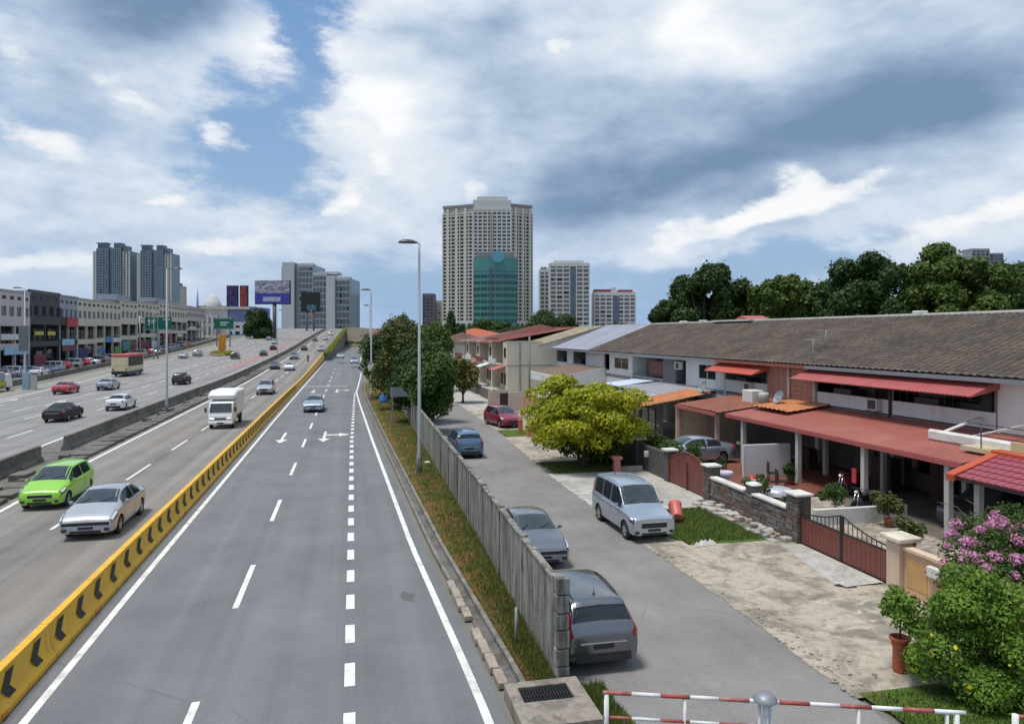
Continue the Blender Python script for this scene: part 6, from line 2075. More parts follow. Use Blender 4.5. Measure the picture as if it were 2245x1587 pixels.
for (x, y, wx, wy, h, lab) in ((24.2, 29.2, .5, 1.3, 1.5, 'dark cupboard standing deep under the long carport'), (23.9, 34.6, .5, .9, 1.1, 'low dark cabinet behind the white partition'), (24.4, 26.0, .5, 1.0, 1.8, 'tall dark cupboard by the lower window')):
    t = thing('cupboard', lab, 'cupboard', (x, y, .03), 'cupboards under the carport')
    MB().box(-wx / 2, wx / 2, -wy / 2, wy / 2, 0, h).build('carcass', M_DOORW, t, local=True)
    for s in (-1, 1): MB().box(-wx / 2 - .02, -wx / 2 - .002, s * wy / 4 - wy / 4 + .02, s * wy / 4 + wy / 4 - .02, .05, h - .05).build('door', M_DOORW, t, local=True)

# ---------------------------------------------------------------- cream houses further along the lane
M_CREAM2 = mat('cream_house_plaster', (.62, .56, .45), .8, 0, .06, .4, stain=(.42, .37, .29), stain_amt=.45, streak=True)
M_MAROON = mat('maroon_trim', (.22, .045, .05), .6, 0, .15, 1)
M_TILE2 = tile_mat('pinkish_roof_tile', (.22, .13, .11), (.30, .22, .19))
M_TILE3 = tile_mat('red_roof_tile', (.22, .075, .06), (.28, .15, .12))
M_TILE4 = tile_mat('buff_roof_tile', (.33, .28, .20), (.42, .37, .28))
for i, (v0, v1, lab, rm) in enumerate(((88.2, 98, 'cream house with blank gable wall facing the bridge and buff roof', M_TILE4), (98, 108, 'cream house with maroon balcony and red roof', M_TILE3), (108, 118, 'cream house with brown tiled roof and small arched openings', M_TILE2), (118, 130, 'farther cream house with pinkish roof at the end of the row', M_TILE2))):
    t = thing('row_house', lab, 'house', (19, v0, 0), 'cream houses beyond the terrace')
    s = MB()
    s.prism([(19.0, v0, 0), (36, v0, 0), (36, v0, 6.0), (31.5, v0, 8.2), (23.6, v0, 6.0), (23.5, v0, 6.25), (19.0, v0, 6.25)], (0, .2, 0))
    s.prism([(20.2, v1 - .2, 0), (36, v1 - .2, 0), (36, v1 - .2, 6.0), (31.5, v1 - .2, 8.2), (23.6, v1 - .2, 6.0), (20.2, v1 - .2, 5.9)], (0, .2, 0))
    s.box(20.4, 20.55, v0 + .2, v1 - .2, 0, 6.0)
    s.box(19.0, 20.4, v0 + .2, v0 + 2.6, 3.2, 6.2); s.box(19.0, 20.4, v0 + .2, v0 + 4.5, 0, 3.15)
    s.box(18.6, 20.39, v0 + 4.6, v1 - .25, 2.75, 3.35)
    s.build('walls', M_CREAM2, t, recalc=True)
    MB().box(18.4, 18.52, v0 + 4.6, v1 - .25, 3.3, 4.0).build('balcony_front', M_MAROON if i % 2 else M_WHITEW, t)
    for (a, b, z0, z1) in ((.8, 1.9, 4.3, 5.5), (3.0, 4.4, 3.6, 5.6), (5.2, 7.2, 3.6, 5.6), (7.7, 9.2, 3.9, 5.5)):
        x_ = 18.98 if b < 2.5 else 20.38
        f = MB().box(x_ - .02, x_ + .05, v0 + a, v0 + b, z0, z1).build('window', M_GATEF, t)
        MB().box(x_ - .035, x_ - .022, v0 + a + .08, v0 + b - .08, z0 + .08, z1 - .08).build('pane', M_GLASS, f)
    for (a, b) in ((.8, 1.9), (2.6, 4.0), (5.4, 7.6), (8.0, 9.4)):
        x_ = 18.97 if b < 4.4 else 20.37
        MB().box(x_ - .02, x_ + .05, v0 + a, v0 + b, .1 if a > 5 else .9, 2.3).build('opening', M_DOORW, t)
    o = sheet_roof('awning', [(17.4, v0 + 4.4, 2.72), (17.4, v0 + 1.0, 2.72), (18.98, v0 + 1.0, 3.25), (18.98, v0 + 4.4, 3.25)], M_AWN if i % 2 == 0 else M_WHITEW, t, .4)
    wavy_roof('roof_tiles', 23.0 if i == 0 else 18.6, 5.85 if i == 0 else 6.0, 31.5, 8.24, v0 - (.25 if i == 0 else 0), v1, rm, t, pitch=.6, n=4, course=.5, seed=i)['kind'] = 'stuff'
    if i == 0:
        wavy_roof('annex_tiles', 18.6, 6.2, 23.0, 7.3, v0 + 3.5, v1, M_TILE3, t, pitch=.6, n=4, course=.5, seed=i + 9)['kind'] = 'stuff'
        MB().box(18.9, 23.5, v0 - .04, v0 + .24, 6.254, 6.36).build('parapet_coping', M_CREAM2, t)
        MB().box(18.92, 25, v0 - .03, v0 - .003, 3.3, 3.38).build('wall_band', M_GREYW, t)
        MB().beam((20.6, v0 - .05, 0), (20.6, v0 - .05, 6.2), .12, .1).build('rain_pipe', M_GREYW, t)
    MB().prism([(31.5, v0, 8.2), (37, v0, 5.8), (37, v1, 5.8), (31.5, v1, 8.2)], (0, 0, -.1)).build('rear_roof', rm, t, recalc=True)
t = thing('red_hip_roof', 'red hipped roof rising behind the buff roof of the cream houses', 'roof', (27, 104, 0))
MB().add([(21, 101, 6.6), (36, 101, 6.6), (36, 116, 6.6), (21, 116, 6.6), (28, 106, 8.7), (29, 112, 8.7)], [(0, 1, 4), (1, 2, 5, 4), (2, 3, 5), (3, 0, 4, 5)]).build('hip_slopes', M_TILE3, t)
MB().box(22, 35, 102, 115, 5.5, 6.58).build('hip_wall', M_CREAM2, t)
# low front walls of these plots with a black door
t = thing('garden_wall', 'pale garden wall with a black doorway behind the maroon hatchback', 'wall', (14, 67, 0))
w_ = MB()
w_.box(12.6, 13.7, 66.9, 67.1, 0, 1.9).box(14.5, 17.4, 66.9, 67.1, 0, 1.75).box(13.7, 14.5, 66.9, 67.1, 1.7, 2.0)
w_.build('wall_body', mat('pinkish_plaster', (.52, .42, .36), .8, 0, .12, .6, stain=(.5, .28, .18), stain_amt=.6), t)
MB().box(13.72, 14.48, 66.98, 67.05, 0, 1.69).build('door', M_DOORW, t)
t = thing('orange_wall', 'salmon painted wall end left of the yellow tree', 'wall', (16, 64.5, 0))
MB().box(15.2, 16.4, 64.3, 64.5, 0, 1.7).build('wall_body', mat('salmon_plaster', (.58, .31, .20), .8, 0, .12, .8), t)
t = thing('garden_wall', 'grey low wall with dark gates in front of the farther cream houses', 'wall', (14, 85, 0))
for (a, b) in ((69, 74), (77, 84), (87, 96), (99, 108)):
    MB().box(14.9, 15.1, a, b, 0, 1.1).build('wall_body', M_DRAIN if a % 2 else M_APRON2, t)
    MB().box(14.96, 15.04, b + .05, b + 2.9, .1, 1.3).build('gate', M_GATEF, t)
MB().tube([(17.2, 69.5, 0), (17.2, 69.5, 7.0)], .09, 8).build('utility_pole', mat('grey_timber', (.20, .19, .17), .9, 0, .2, 2), None, label='plain grey utility pole before the cream gable wall', cat='pole')
# roofs beyond
def small_house(label, x, y, wx, wy, h, rh, wm, rm, z=0.0):
    t = thing('distant_house', label, 'house', (x, y, z), 'distant houses between the trees')
    MB().box(-wx / 2, wx / 2, -wy / 2, wy / 2, 0, h).build('walls', wm, t, local=True)
    e = .5
    MB().add([(-wx / 2 - e, -wy / 2 - e, h - .1), (wx / 2 + e, -wy / 2 - e, h - .1), (wx / 2 + e, wy / 2 + e, h - .1), (-wx / 2 - e, wy / 2 + e, h - .1), (0, -wy * .25, h + rh), (0, wy * .25, h + rh)],
             [(0, 1, 4), (1, 2, 5, 4), (2, 3, 5), (3, 0, 4, 5), (0, 3, 2, 1)]).build('roof', rm, t, local=True)
    for k in (-.3, .1, .32):
        f = MB().box(k * wx - .5, k * wx + .5, -wy / 2 - .05, -wy / 2 + .02, h - 1.9, h - .6).build('window', M_GLASS, t, local=True)
        MB().box(-wx / 2 - .05, -wx / 2 + .02, k * wy - .5, k * wy + .5, h - 1.9, h - .6).build('window', M_GLASS, t, local=True)


q = W(955, 720, 165); small_house('white house with brown hip roof behind the roadside trees', q.x, q.y, 9, 9, 5.6, 2.6, M_WHITEW, M_TILE2)
q = W(1040, 720, 185); small_house('house with long orange red roof left of the red hip roof', q.x, q.y, 20, 12, 6.5, 2.2, M_CREAM2, mat('orange_red_roof', (.42, .10, .05), .7, 0, .15, .4))
q = W(1010, 720, 150); small_house('house with dull brown roof beside the dark conifer', q.x, q.y, 12, 10, 5.6, 2.0, M_CREAM2, M_TILE2)
q = W(852, 715, 240); small_house('small house with dark red roof beside the slip road trees', q.x, q.y, 16, 9, 7.2, 2.2, M_GREYW, M_MAROON)
q = W(1390, 720, 140); small_house('house with pale orange ridge behind the grey roof', q.x, q.y, 22, 14, 6.6, 1.9, M_CREAM2, mat('pale_orange_roof', (.46, .20, .12), .7, 0, .15, .4))

# ---------------------------------------------------------------- tall buildings: recessed glazing behind real piers and slabs
def facade(t, o, ax, width, z0, z1, nc, nr, pier, slab, depth, mw, mg, name='facade', pier_proud=.12, curtain=True):
    """window wall on the vertical plane through o along ax; outward normal is ax rotated -90 degrees"""
    ax = Vector(ax).normalized(); nrm = Vector((ax.y, -ax.x, 0)); o = Vector(o)
    g = MB(); a, b = o - nrm * depth, o - nrm * depth + ax * width
    g.quad(a + Vector((0, 0, z0)), b + Vector((0, 0, z0)), b + Vector((0, 0, z1)), a + Vector((0, 0, z1)))
    rdm = random.Random(int(o.x * 13 + o.y * 7 + z1))
    for i in range(nc):
        for j in range(nr):
            if curtain and rdm.random() < .45:
                s0, s1 = width * (i + .5 * (rdm.random() < .4)) / nc, width * (i + (1 if rdm.random() < .6 else .55)) / nc
                if s1 - s0 < .2: continue
                za, zb_ = z0 + (z1 - z0) * (j + (.0 if rdm.random() < .6 else .45)) / nr, z0 + (z1 - z0) * (j + 1) / nr
                e = a + nrm * .03
                ax_ = ax
                g.quad(e + ax_ * s0 + Vector((0, 0, za)), e + ax_ * s1 + Vector((0, 0, za)), e + ax_ * s1 + Vector((0, 0, zb_)), e + ax_ * s0 + Vector((0, 0, zb_)), rdm.choice((1, 1, 2)))
    g.build(name + '_glazing', [mg, M_CURTAIN, M_DEEP], t, kind='stuff')
    w_ = MB()
    def bar(s0, s1, za, zb, pr):
        p = [o + ax * s0 - nrm * (depth - .01), o + ax * s1 - nrm * (depth - .01), o + ax * s1 + nrm * pr, o + ax * s0 + nrm * pr]
        w_.add([q_ + Vector((0, 0, za)) for q_ in p] + [q_ + Vector((0, 0, zb)) for q_ in p], [(3, 2, 1, 0), (4, 5, 6, 7), (0, 1, 5, 4), (1, 2, 6, 5), (2, 3, 7, 6), (3, 0, 4, 7)])
    cw, rh = width / nc, (z1 - z0) / nr
    for i in range(nc + 1):
        s = min(max(i * cw - pier / 2, 0), width - pier)
        bar(s, s + pier, z0, z1, pier_proud)
    for j in range(nr + 1):
        z = min(z0 + j * rh, z1 - slab) if j < nr + 1 else z1
        bar(.01, width - .01, z, z + slab, 0)
    o2 = w_.build(name + '_frame', mw, t)
    o2['kind'] = 'stuff'
    return o2


M_TWALL = mat('tower_white', (.56, .55, .52), .8, 0, .05, .05)
M_TWALL2 = mat('tower_cream', (.52, .49, .42), .8, 0, .05, .05)
M_TGLASS = mat('tower_glass', (.055, .062, .068), .2, 0, .35, .15, spec=.6)
M_TDARK = mat('tower_dark_glass', (.085, .115, .15), .25, 0, .25, .1, spec=.6)
M_TEAL = mat('teal_glass', (.012, .075, .070), .15, 0, .35, .12, spec=.7)
M_TEALS = mat('teal_spandrel', (.055, .215, .200), .3, 0, .12, .1, spec=.6)
M_TGREY = mat('tower_grey', (.22, .22, .235), .7, 0, .06, .05)
M_CURTAIN = mat('pale_curtain', (.20, .20, .19), .7, 0, .3, .3)
M_DEEP = mat('deep_window', (.02, .022, .025), .4, 0, .3, .3)
AXR = Vector((CT, -ST, 0))                 # direction across the view
AXD = Vector((ST, CT, 0))                  # direction away along the view


def block(t, o, ax, w_, d, z0, z1, m, name='core'):
    ax = Vector(ax).normalized(); n_ = Vector((-ax.y, ax.x, 0)); o = Vector(o); o.z = 0
    p = [o, o + ax * w_, o + ax * w_ + n_ * d, o + n_ * d]
    MB().add([q_ + Vector((0, 0, z0)) for q_ in p] + [q_ + Vector((0, 0, z1)) for q_ in p], [(3, 2, 1, 0), (4, 5, 6, 7), (0, 1, 5, 4), (1, 2, 6, 5), (2, 3, 7, 6), (3, 0, 4, 7)]).build(name, m, t)


def rot(ax, a):
    return Matrix.Rotation(R(a), 3, 'Z') @ Vector(ax)


def zat(py, D): return H - (py - VPY) / F * D


def mpx(D): return D / F


# cream condominium tower
D = 620
cl = W(1037, 733, D); cl.z = 0
t = thing('condominium_tower', 'tall cream condominium tower with balconies and a yellow centre strip', 'tower', cl)
wc = 84 * mpx(D); zt = zat(437, D)
block(t, cl + AXD * .9, AXR, wc, 26, 0, zt - .5, M_TWALL)
facade(t, cl, AXR, wc, 20, zt - 8, 8, 30, 1.1, 1.3, .8, M_TWALL, M_TGLASS, 'centre')
block(t, cl + AXR * (wc * .44) - AXD * 1.0, AXR, wc * .035, .9, 20, zt - 12, mat('yellow_strip', (.42, .35, .17), .7), 'yellow_strip')
block(t, cl + AXD * 2 + AXR * wc * .1, AXR, wc * .8, 20, zt - .4, zt + 2.5, M_TWALL, 'crown')
for (px0, px1, py0, ang, nc, lab) in ((967, 1037, 455, 28, 7, 'wing'), (1121, 1169, 455, -30, 6, 'wing')):
    if px0 < 1000:
        e = cl.copy(); wd = (1037 - 967) * mpx(D) / math.cos(R(ang)) * 1.06
        ax = rot(AXR, ang); o_ = e - ax * wd + AXD * 0
        o_ = cl - Vector(AXR) * (70 * mpx(D)) + AXD * (70 * mpx(D) * math.tan(R(ang)) * .8)
        ax = (cl - o_).normalized(); wd = (cl - o_).length
    else:
        o_ = cl + AXR * wc; tgt = cl + AXR * (132 * mpx(D)) + AXD * (48 * mpx(D) * .55)
        ax = (tgt - o_).normalized(); wd = (tgt - o_).length
    zt2 = zat(447 if px0 < 1000 else 446, D)
    block(t, Vector(o_) - Vector((ax.y, -ax.x, 0)) * 1.9, ax, wd, 22, 0, zt2 - 2, M_TWALL2, 'wing_core')
    facade(t, o_, ax, wd, 18, zt2 - 7, nc, 30, .9, 1.15, 1.8, M_TWALL2, M_TGLASS, 'wing', .25)
    for k in (1, 3, 5):
        if k < nc: block(t, Vector(o_) + ax * (wd * k / nc) - Vector((ax.y, -ax.x, 0)) * -.2, ax, wd / nc * .5, .5, 18, zt2 - 3, M_TWALL, 'pilaster')
    block(t, Vector(o_) - Vector((ax.y, -ax.x, 0)) * .6, ax, wd, 14, zt2 - 2.1, zt2, M_TGREY, 'roof_edge')
    facade(t, Vector(o_) + Vector((ax.y, -ax.x, 0)) * .5, ax, wd, 0, 18, 5, 3, 1.6, 1.6, 1.5, M_TWALL, M_TGLASS, 'podium', .1)
# teal glass building in front of it
D = 520
o_ = W(1038, 733, D); o_.z = 0; wd = 96 * mpx(D); zt = zat(566, D)
t = thing('teal_office_building', 'teal green glass office block with a round sign in front of the cream tower', 'office block', o_)
seg = 6
pts = [o_ + AXR * (wd * k / seg) - AXD * (math.sin(math.pi * k / seg) * 4.5) for k in range(seg + 1)]
block(t, o_ + AXD * 1.5, AXR, wd, 24, 0, zt, M_TEAL)
block(t, o_ + AXD * 3 + AXR * 2, AXR, wd - 4, 18, zt + .01, zt + 4.6, M_TGREY, 'crown')
for k in range(seg):
    ax = pts[k + 1] - pts[k]
    facade(t, pts[k], ax, ax.length, 0, zt - 7.5, 2, 12, .25, 2.0, .5, M_TEALS, M_TEAL, 'glass_bay', .03, curtain=False)
    block(t, pts[k], ax, ax.length, 5, zt - 7.49, zt, M_TEALS, 'top_band')
block(t, o_ + AXR * (wd * .39) - AXD * 4.9, AXR, .9, .8, 0, zt - 7, M_TDARK, 'centre_fin')
c = o_ + AXR * (wd * .56) - AXD * 5.2
mk_ = MB(); M_ = Matrix.Translation((c.x, c.y, zt + .5)) @ Matrix.Rotation(-TH, 4, 'Z') @ Matrix.Rotation(R(90), 4, 'X')
mk_.lathe([(.001, .5), (4.3, .5), (4.3, -.5), (.001, -.5)], 24, M=M_, smooth=False)
mk_.build('round_sign', mat('light_blue_sign', (.10, .32, .42), .4), t)


def slab_tower(name, label, px0, px1, pytop, D, nc, nr, mw, mg, cat='tower', depth=18, slot=None, group=None, top=None, pier=.9, slab=1.1, base=0, slotm=None):
    o_ = W(px0, 733, D); o_.z = 0; wd = (px1 - px0) * mpx(D); zt = zat(pytop, D)
    t = thing(name, label, cat, (o_.x, o_.y, 0), group)
    block(t, o_ + AXD * .9, AXR, wd, depth, base, zt, mw)
    facade(t, o_, AXR, wd, base, zt - 1.0, nc, nr, pier, slab, .8, mw, mg, 'front', .08)
    # left and right flanks
    facade(t, o_ + AXD * (depth + .9) - AXR * .0, -AXD, depth, base, zt - 1, max(2, nc // 2), nr, pier, slab, .5, mw, mg, 'flank', .06)
    facade(t, o_ + AXR * wd + AXD * .9, AXD, depth, base, zt - 1, max(2, nc // 2), nr, pier, slab, .5, mw, mg, 'flank', .06)
    block(t, o_ + AXD * .2, AXR, wd, depth, zt - 1.0, zt + .6, mw, 'parapet')
    if slot:
        a, b = slot
        block(t, o_ + AXR * (a - px0) * mpx(D) - AXD * .25, AXR, (b - a) * mpx(D), .2, base + 2, zt - 3, slotm or M_TDARK, 'stair_slot')
    if top:
        for (a, b, py, m_) in top:
            block(t, o_ + AXR * (a - px0) * mpx(D) + AXD * 2, AXR, (b - a) * mpx(D), depth - 5, zt + .59, zat(py, D), m_, 'roof_house')
    return t


slab_tower('apartment_block', 'white apartment block with a dark stair slot, taller of the pair', 1205, 1293, 578, 560, 6, 18, M_TWALL, M_TGREY, slot=(1250, 1262), top=[(1215, 1280, 571, M_TWALL)])
slab_tower('apartment_block', 'slim white block attached left of the taller apartment block', 1183, 1206, 592, 590, 2, 17, M_TWALL, M_TGREY, top=[(1186, 1200, 585, M_TGREY)])
slab_tower('apartment_block', 'lower white apartment block with reddish roof and blue stair slot', 1302, 1394, 642, 570, 7, 12, M_TWALL, M_TGREY, slot=(1345, 1357), top=[(1304, 1340, 634, M_MAROON), (1345, 1352, 630, M_TWALL), (1358, 1388, 635, M_MAROON)], slotm=mat('slate_blue', (.10, .12, .19), .5))
slab_tower('slim_tower', 'slim grey purple tower left of the cream tower', 926, 951, 645, 640, 3, 14, mat('purple_grey', (.13, .13, .16), .6), M_TGLASS)
slab_tower('pale_block', 'pale block squeezed between slim tower and cream tower', 951, 968, 660, 660, 2, 12, M_TWALL, M_TWALL2)
slab_tower('distant_tower', 'grey distant tower rising behind the large trees', 2130, 2170, 546, 900, 4, 26, mat('mauve_grey', (.30, .30, .34), .7), M_TDARK)
slab_tower('distant_tower', 'darker shoulder tower beside the grey distant tower', 2168, 2200, 556, 930, 3, 24, mat('mauve_grey2', (.20, .21, .25), .7), M_TDARK)
# twin blue glass towers
M_TBLUE = mat('blue_tower_glass', (.070, .105, .15), .2, 0, .25, .06, spec=.7)
M_TSTEEL = mat('blue_tower_frame', (.20, .26, .31), .5, 0, .1, .05)
for (x0, x1, yt, lab) in ((202, 284, 545, 'blue glass twin tower with dark roof caps, the one farther from the billboard'), (299, 375, 550, 'blue glass twin tower with dark roof caps, the one nearer the billboard')):
    D = 900
    o_ = W(x0, 733, D); o_.z = 0; wd = (x1 - x0) * mpx(D); zt = zat(yt, D)
    t = thing('twin_tower', lab, 'tower', (o_.x, o_.y, 0), 'twin blue glass towers')
    block(t, o_ + AXD * 2, AXR, wd, 22, 0, zt - 3, M_TSTEEL)
    for k, (a, b, yo) in enumerate(((.0, .14, 1.5), (.14, .46, -2.5), (.46, .56, 1.2), (.56, .80, -2.5), (.80, 1.0, .8))):
        facade(t, o_ + AXR * wd * a + AXD * yo, AXR, wd * (b - a), 0, zt - (0 if k in (1, 3) else 3), 2 + (k % 2) * 2, 34, .8 if k % 2 else 1.6, .9, .7, M_TWALL if k in (0, 4) else M_TSTEEL, M_TBLUE, 'bay', .1)
    for (a, b, h_) in ((.15, .36, 7), (.58, .78, 7), (.36, .46, 2), (.84, .95, 3)):
        block(t, o_ + AXR * wd * a, AXR, wd * (b - a), 10, zt - 3.2, zt + h_, M_TDARK, 'roof_cap')
    block(t, o_ + AXR * wd * .12 - AXD * 1, AXR, wd * .28, 11, zt + 6.2, zt + 7.4, M_TSTEEL, 'roof_rim')
slab_tower('brick_tower', 'brick red tower between the twin towers', 283, 299, 605, 950, 2, 20, mat('brick_tower_wall', (.28, .14, .11), .8), M_TGLASS, top=[(286, 294, 592, mat('brick_tower_wall', ()))])
slab_tower('beige_tower', 'beige tower with dark red top right of the twin towers', 376, 395, 628, 950, 3, 16, M_TWALL2, M_TGLASS, top=[(377, 389, 620, M_MAROON)])
# office cluster left of the road crest
D = 470
o_ = W(620, 733, D); o_.z = 0
t = thing('grey_office_complex', 'stepped grey office complex with white end slab above the road crest', 'office block', (o_.x, o_.y, 0))
M_OFFW = mat('office_white', (.46, .47, .48), .7, 0, .05, .1)
M_OFFG = mat('office_glass', (.12, .15, .165), .2, 0, .25, .08, spec=.7)
M_OFFS = mat('office_frame', (.25, .28, .295), .5, 0, .08, .1)
def X(px): return (px - 620) * mpx(D)
for (a, b, yt, fw) in ((620, 646, 577, 1), (646, 655, 580, 2), (655, 686, 580, 0), (686, 716, 600, 0), (716, 735, 606, 1), (735, 767, 610, 0)):
    oo = o_ + AXR * X(a) + AXD * (2 if fw == 2 else 0); wd = X(b) - X(a); zt = zat(yt, D)
    block(t, oo + AXD * 1, AXR, wd, 30, 0, zt, M_OFFW if fw else M_OFFG, 'wing')
    if fw == 0:
        facade(t, oo, AXR, wd, 0, zt - 1, 4, max(8, int(zt / 4)), .4, 1.1, .5, M_OFFS, M_OFFG, 'glass_wall', .05)
        block(t, oo - AXD * .05, AXR, wd, 6, zt - 1.0, zt + .8, M_OFFW, 'parapet')
    elif fw == 1:
        block(t, oo - AXD * 1.5, AXR, wd, 10, 0, zt + .5, M_OFFW, 'end_slab')
block(t, o_ + AXR * X(690) + AXD * 6, AXR, X(735) - X(690), 12, zat(600, D), zat(594, D), M_OFFW, 'roof_plant')
block(t, o_ + AXR * X(618) - AXD * .5, AXR, X(622) - X(618), 6, 0, zat(586, D), M_TDARK, 'side_fin')

# ---------------------------------------------------------------- shophouses along the far service road
SU = -58.0
M_SHOPW = mat('shop_pale_pink', (.52, .47, .45), .8, 0, .07, .3, stain=(.33, .30, .28), stain_amt=.5, streak=True)
M_SHOPC = mat('shop_cream', (.58, .52, .42), .8, 0, .07, .3, stain=(.34, .31, .26), stain_amt=.5, streak=True)
M_SHOPD = mat('shop_charcoal', (.055, .058, .065), .7, 0, .15, .3)
M_SHOPG = mat('shop_blue_grey', (.30, .32, .36), .8, 0, .1, .3)
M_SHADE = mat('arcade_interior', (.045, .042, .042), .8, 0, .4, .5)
M_SIGNS = [mat('sign_' + n, c, .5, 0, .25, .7) for n, c in (('red', (.42, .03, .05)), ('blue', (.05, .20, .46)), ('pale_blue', (.30, .50, .62)), ('green', (.10, .34, .07)), ('white', (.62, .62, .60)), ('navy', (.03, .04, .14)), ('yellow', (.55, .45, .08)), ('maroon', (.20, .03, .05)), ('teal', (.05, .22, .24)))]
SR, SB, SPB, SG, SW, SN, SY, SM, ST_ = M_SIGNS


def shop(label, v0, v1, h, wm, bays, signs, ground=M_SHADE, band=None, fins=False, attic=True, roof_up=0.0):
    """four storey shophouse: arcade, recessed first floor, window floor, attic parapet"""
    zb = zp((v0 + v1) / 2)
    t = thing('shophouse', label, 'shophouse', (SU, v0, zb), 'shophouses along the far side of the highway')
    B0 = zb
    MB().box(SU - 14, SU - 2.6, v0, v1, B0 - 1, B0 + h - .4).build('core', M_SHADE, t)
    MB().box(SU - 14, SU + .02, v0 + .02, v1 - .02, B0 + h - .39, B0 + h - .2).build('roof_slab', M_SHOPG, t)
    s1, s2, s3 = .29 * h, .565 * h, .80 * h
    bw = (v1 - v0) / bays
    for k in range(bays + 1):
        y = min(max(v0 + k * bw, v0 + .22), v1 - .22)
        MB().box(SU - .5, SU - .02, y - .2, y + .2, B0 - .3, B0 + s2).build('column', wm, t)
    MB().box(SU - 2.6, SU, v0, v1, B0 + s1 - .15, B0 + s1 + .95).build('first_floor_band', band or wm, t)
    MB().box(SU - 2.6, SU + .05, v0, v1, B0 + s2, B0 + s2 + .12 * h).build('spandrel', band or wm, t)
    # window floor
    top0, top1 = s2 + .12 * h, s3
    w_ = MB(); nwin = bays * 2
    ww = (v1 - v0) / nwin
    w_.box(SU - .3, SU, v0, v1, B0 + top1, B0 + h - (.0 if attic else .4))
    for k in range(nwin + 1):
        y = v0 + k * ww
        w_.box(SU - .3, SU + (.35 if fins else 0), max(v0, y - ww * .19), min(v1, y + ww * .19), B0 + top0, B0 + top1)
    w_.build('upper_wall', wm, t)
    for k in range(nwin):
        y = v0 + (k + .5) * ww
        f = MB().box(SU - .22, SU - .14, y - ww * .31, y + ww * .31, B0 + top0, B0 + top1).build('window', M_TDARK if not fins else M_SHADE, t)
        MB().box(SU - .139, SU - .11, y - .05, y + .05, B0 + top0, B0 + top1).build('mullion', wm, f)
    if attic:
        for k in range(nwin):
            y = v0 + (k + .5) * ww
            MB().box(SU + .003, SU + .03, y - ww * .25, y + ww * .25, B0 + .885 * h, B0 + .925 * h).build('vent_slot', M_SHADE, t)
        MB().box(SU - .4, SU + .18, v0 - .0, v1, B0 + h - .25, B0 + h).build('cornice', wm, t)
    if roof_up: MB().box(SU - 6, SU - 1.5, v0 + 1, v1 - 1, B0 + h, B0 + h + roof_up).build('roof_house', M_SHOPG, t)
    # shop fronts in the arcade and first floor glazing
    for k in range(bays):
        y0, y1 = v0 + k * bw + .25, v0 + (k + 1) * bw - .25
        MB().box(SU - 2.62, SU - 2.5, y0, y1, B0, B0 + s1 - .9).build('shop_front', M_SIGNS[(k * 5 + int(v0)) % 9] if (k + int(v0)) % 3 == 0 else M_GLASS, t)
        MB().box(SU - 1.5, SU - 1.4, y0, y1, B0 + s1 + .95, B0 + s2 - .8).build('first_floor_window', M_GLASS, t)
    for (a, b, za, zb_, m) in signs:
        MB().box(SU + .06, SU + .22, v0 + a * (v1 - v0), v0 + b * (v1 - v0), B0 + za * h, B0 + zb_ * h).build('signboard', m, t)
    return t


shop('pale pink shophouse at the left edge with light blue signboards', 128, 151.7, 14.6, M_SHOPW, 4, [(.05, .46, .22, .31, SPB), (.55, .97, .22, .31, SPB), (.5, .95, .40, .47, SW)])
shop('charcoal shophouse with upright fins and yellow lights between pale neighbours', 151.7, 166, 14.9, M_SHOPD, 2, [(.12, .4, .43, .475, SY), (.55, .8, .43, .475, SY), (.1, .5, .06, .18, SM)], fins=True)
shop('narrow blue grey shophouse with red upper sign and light blue board', 166, 176, 14.5, M_SHOPG, 2, [(.35, .98, .55, .68, SR), (.1, .75, .28, .37, SPB), (.1, .8, .20, .27, SM)], band=M_SHADE)
shop('cream shophouse with navy shop front next to the narrow blue grey one', 176, 188, 14.2, M_SHOPC, 2, [(.05, .5, .06, .22, SN)])
shop('cream shophouse with blue awning board and green lit front', 188, 207, 14.0, M_SHOPC, 3, [(.02, .3, .10, .17, SB), (.35, .6, .28, .38, SB), (.62, .98, .28, .36, SW), (.7, .95, .03, .2, SG)])
shop('cream shophouse with blank projecting block behind the big green sign', 207, 222, 14.4, M_SHOPC, 2, [(.05, .5, .08, .26, ST_), (.55, .9, .1, .2, SM)], roof_up=1.5)
shop('cream shophouse with maroon shop fronts behind the bus', 222, 246, 14.2, M_SHOPC, 3, [(.1, .5, .06, .2, SM), (.6, .95, .06, .2, SW)])
shop('long cream shophouse right of the big green sign', 246, 286, 13.8, M_SHOPC, 5, [(.1, .3, .2, .27, SR), (.6, .8, .2, .27, SW)], roof_up=1.2)
shop('farther pale shophouse behind the smaller green sign', 286, 320, 12.6, M_SHOPW, 4, [(.1, .4, .3, .4, SW)])
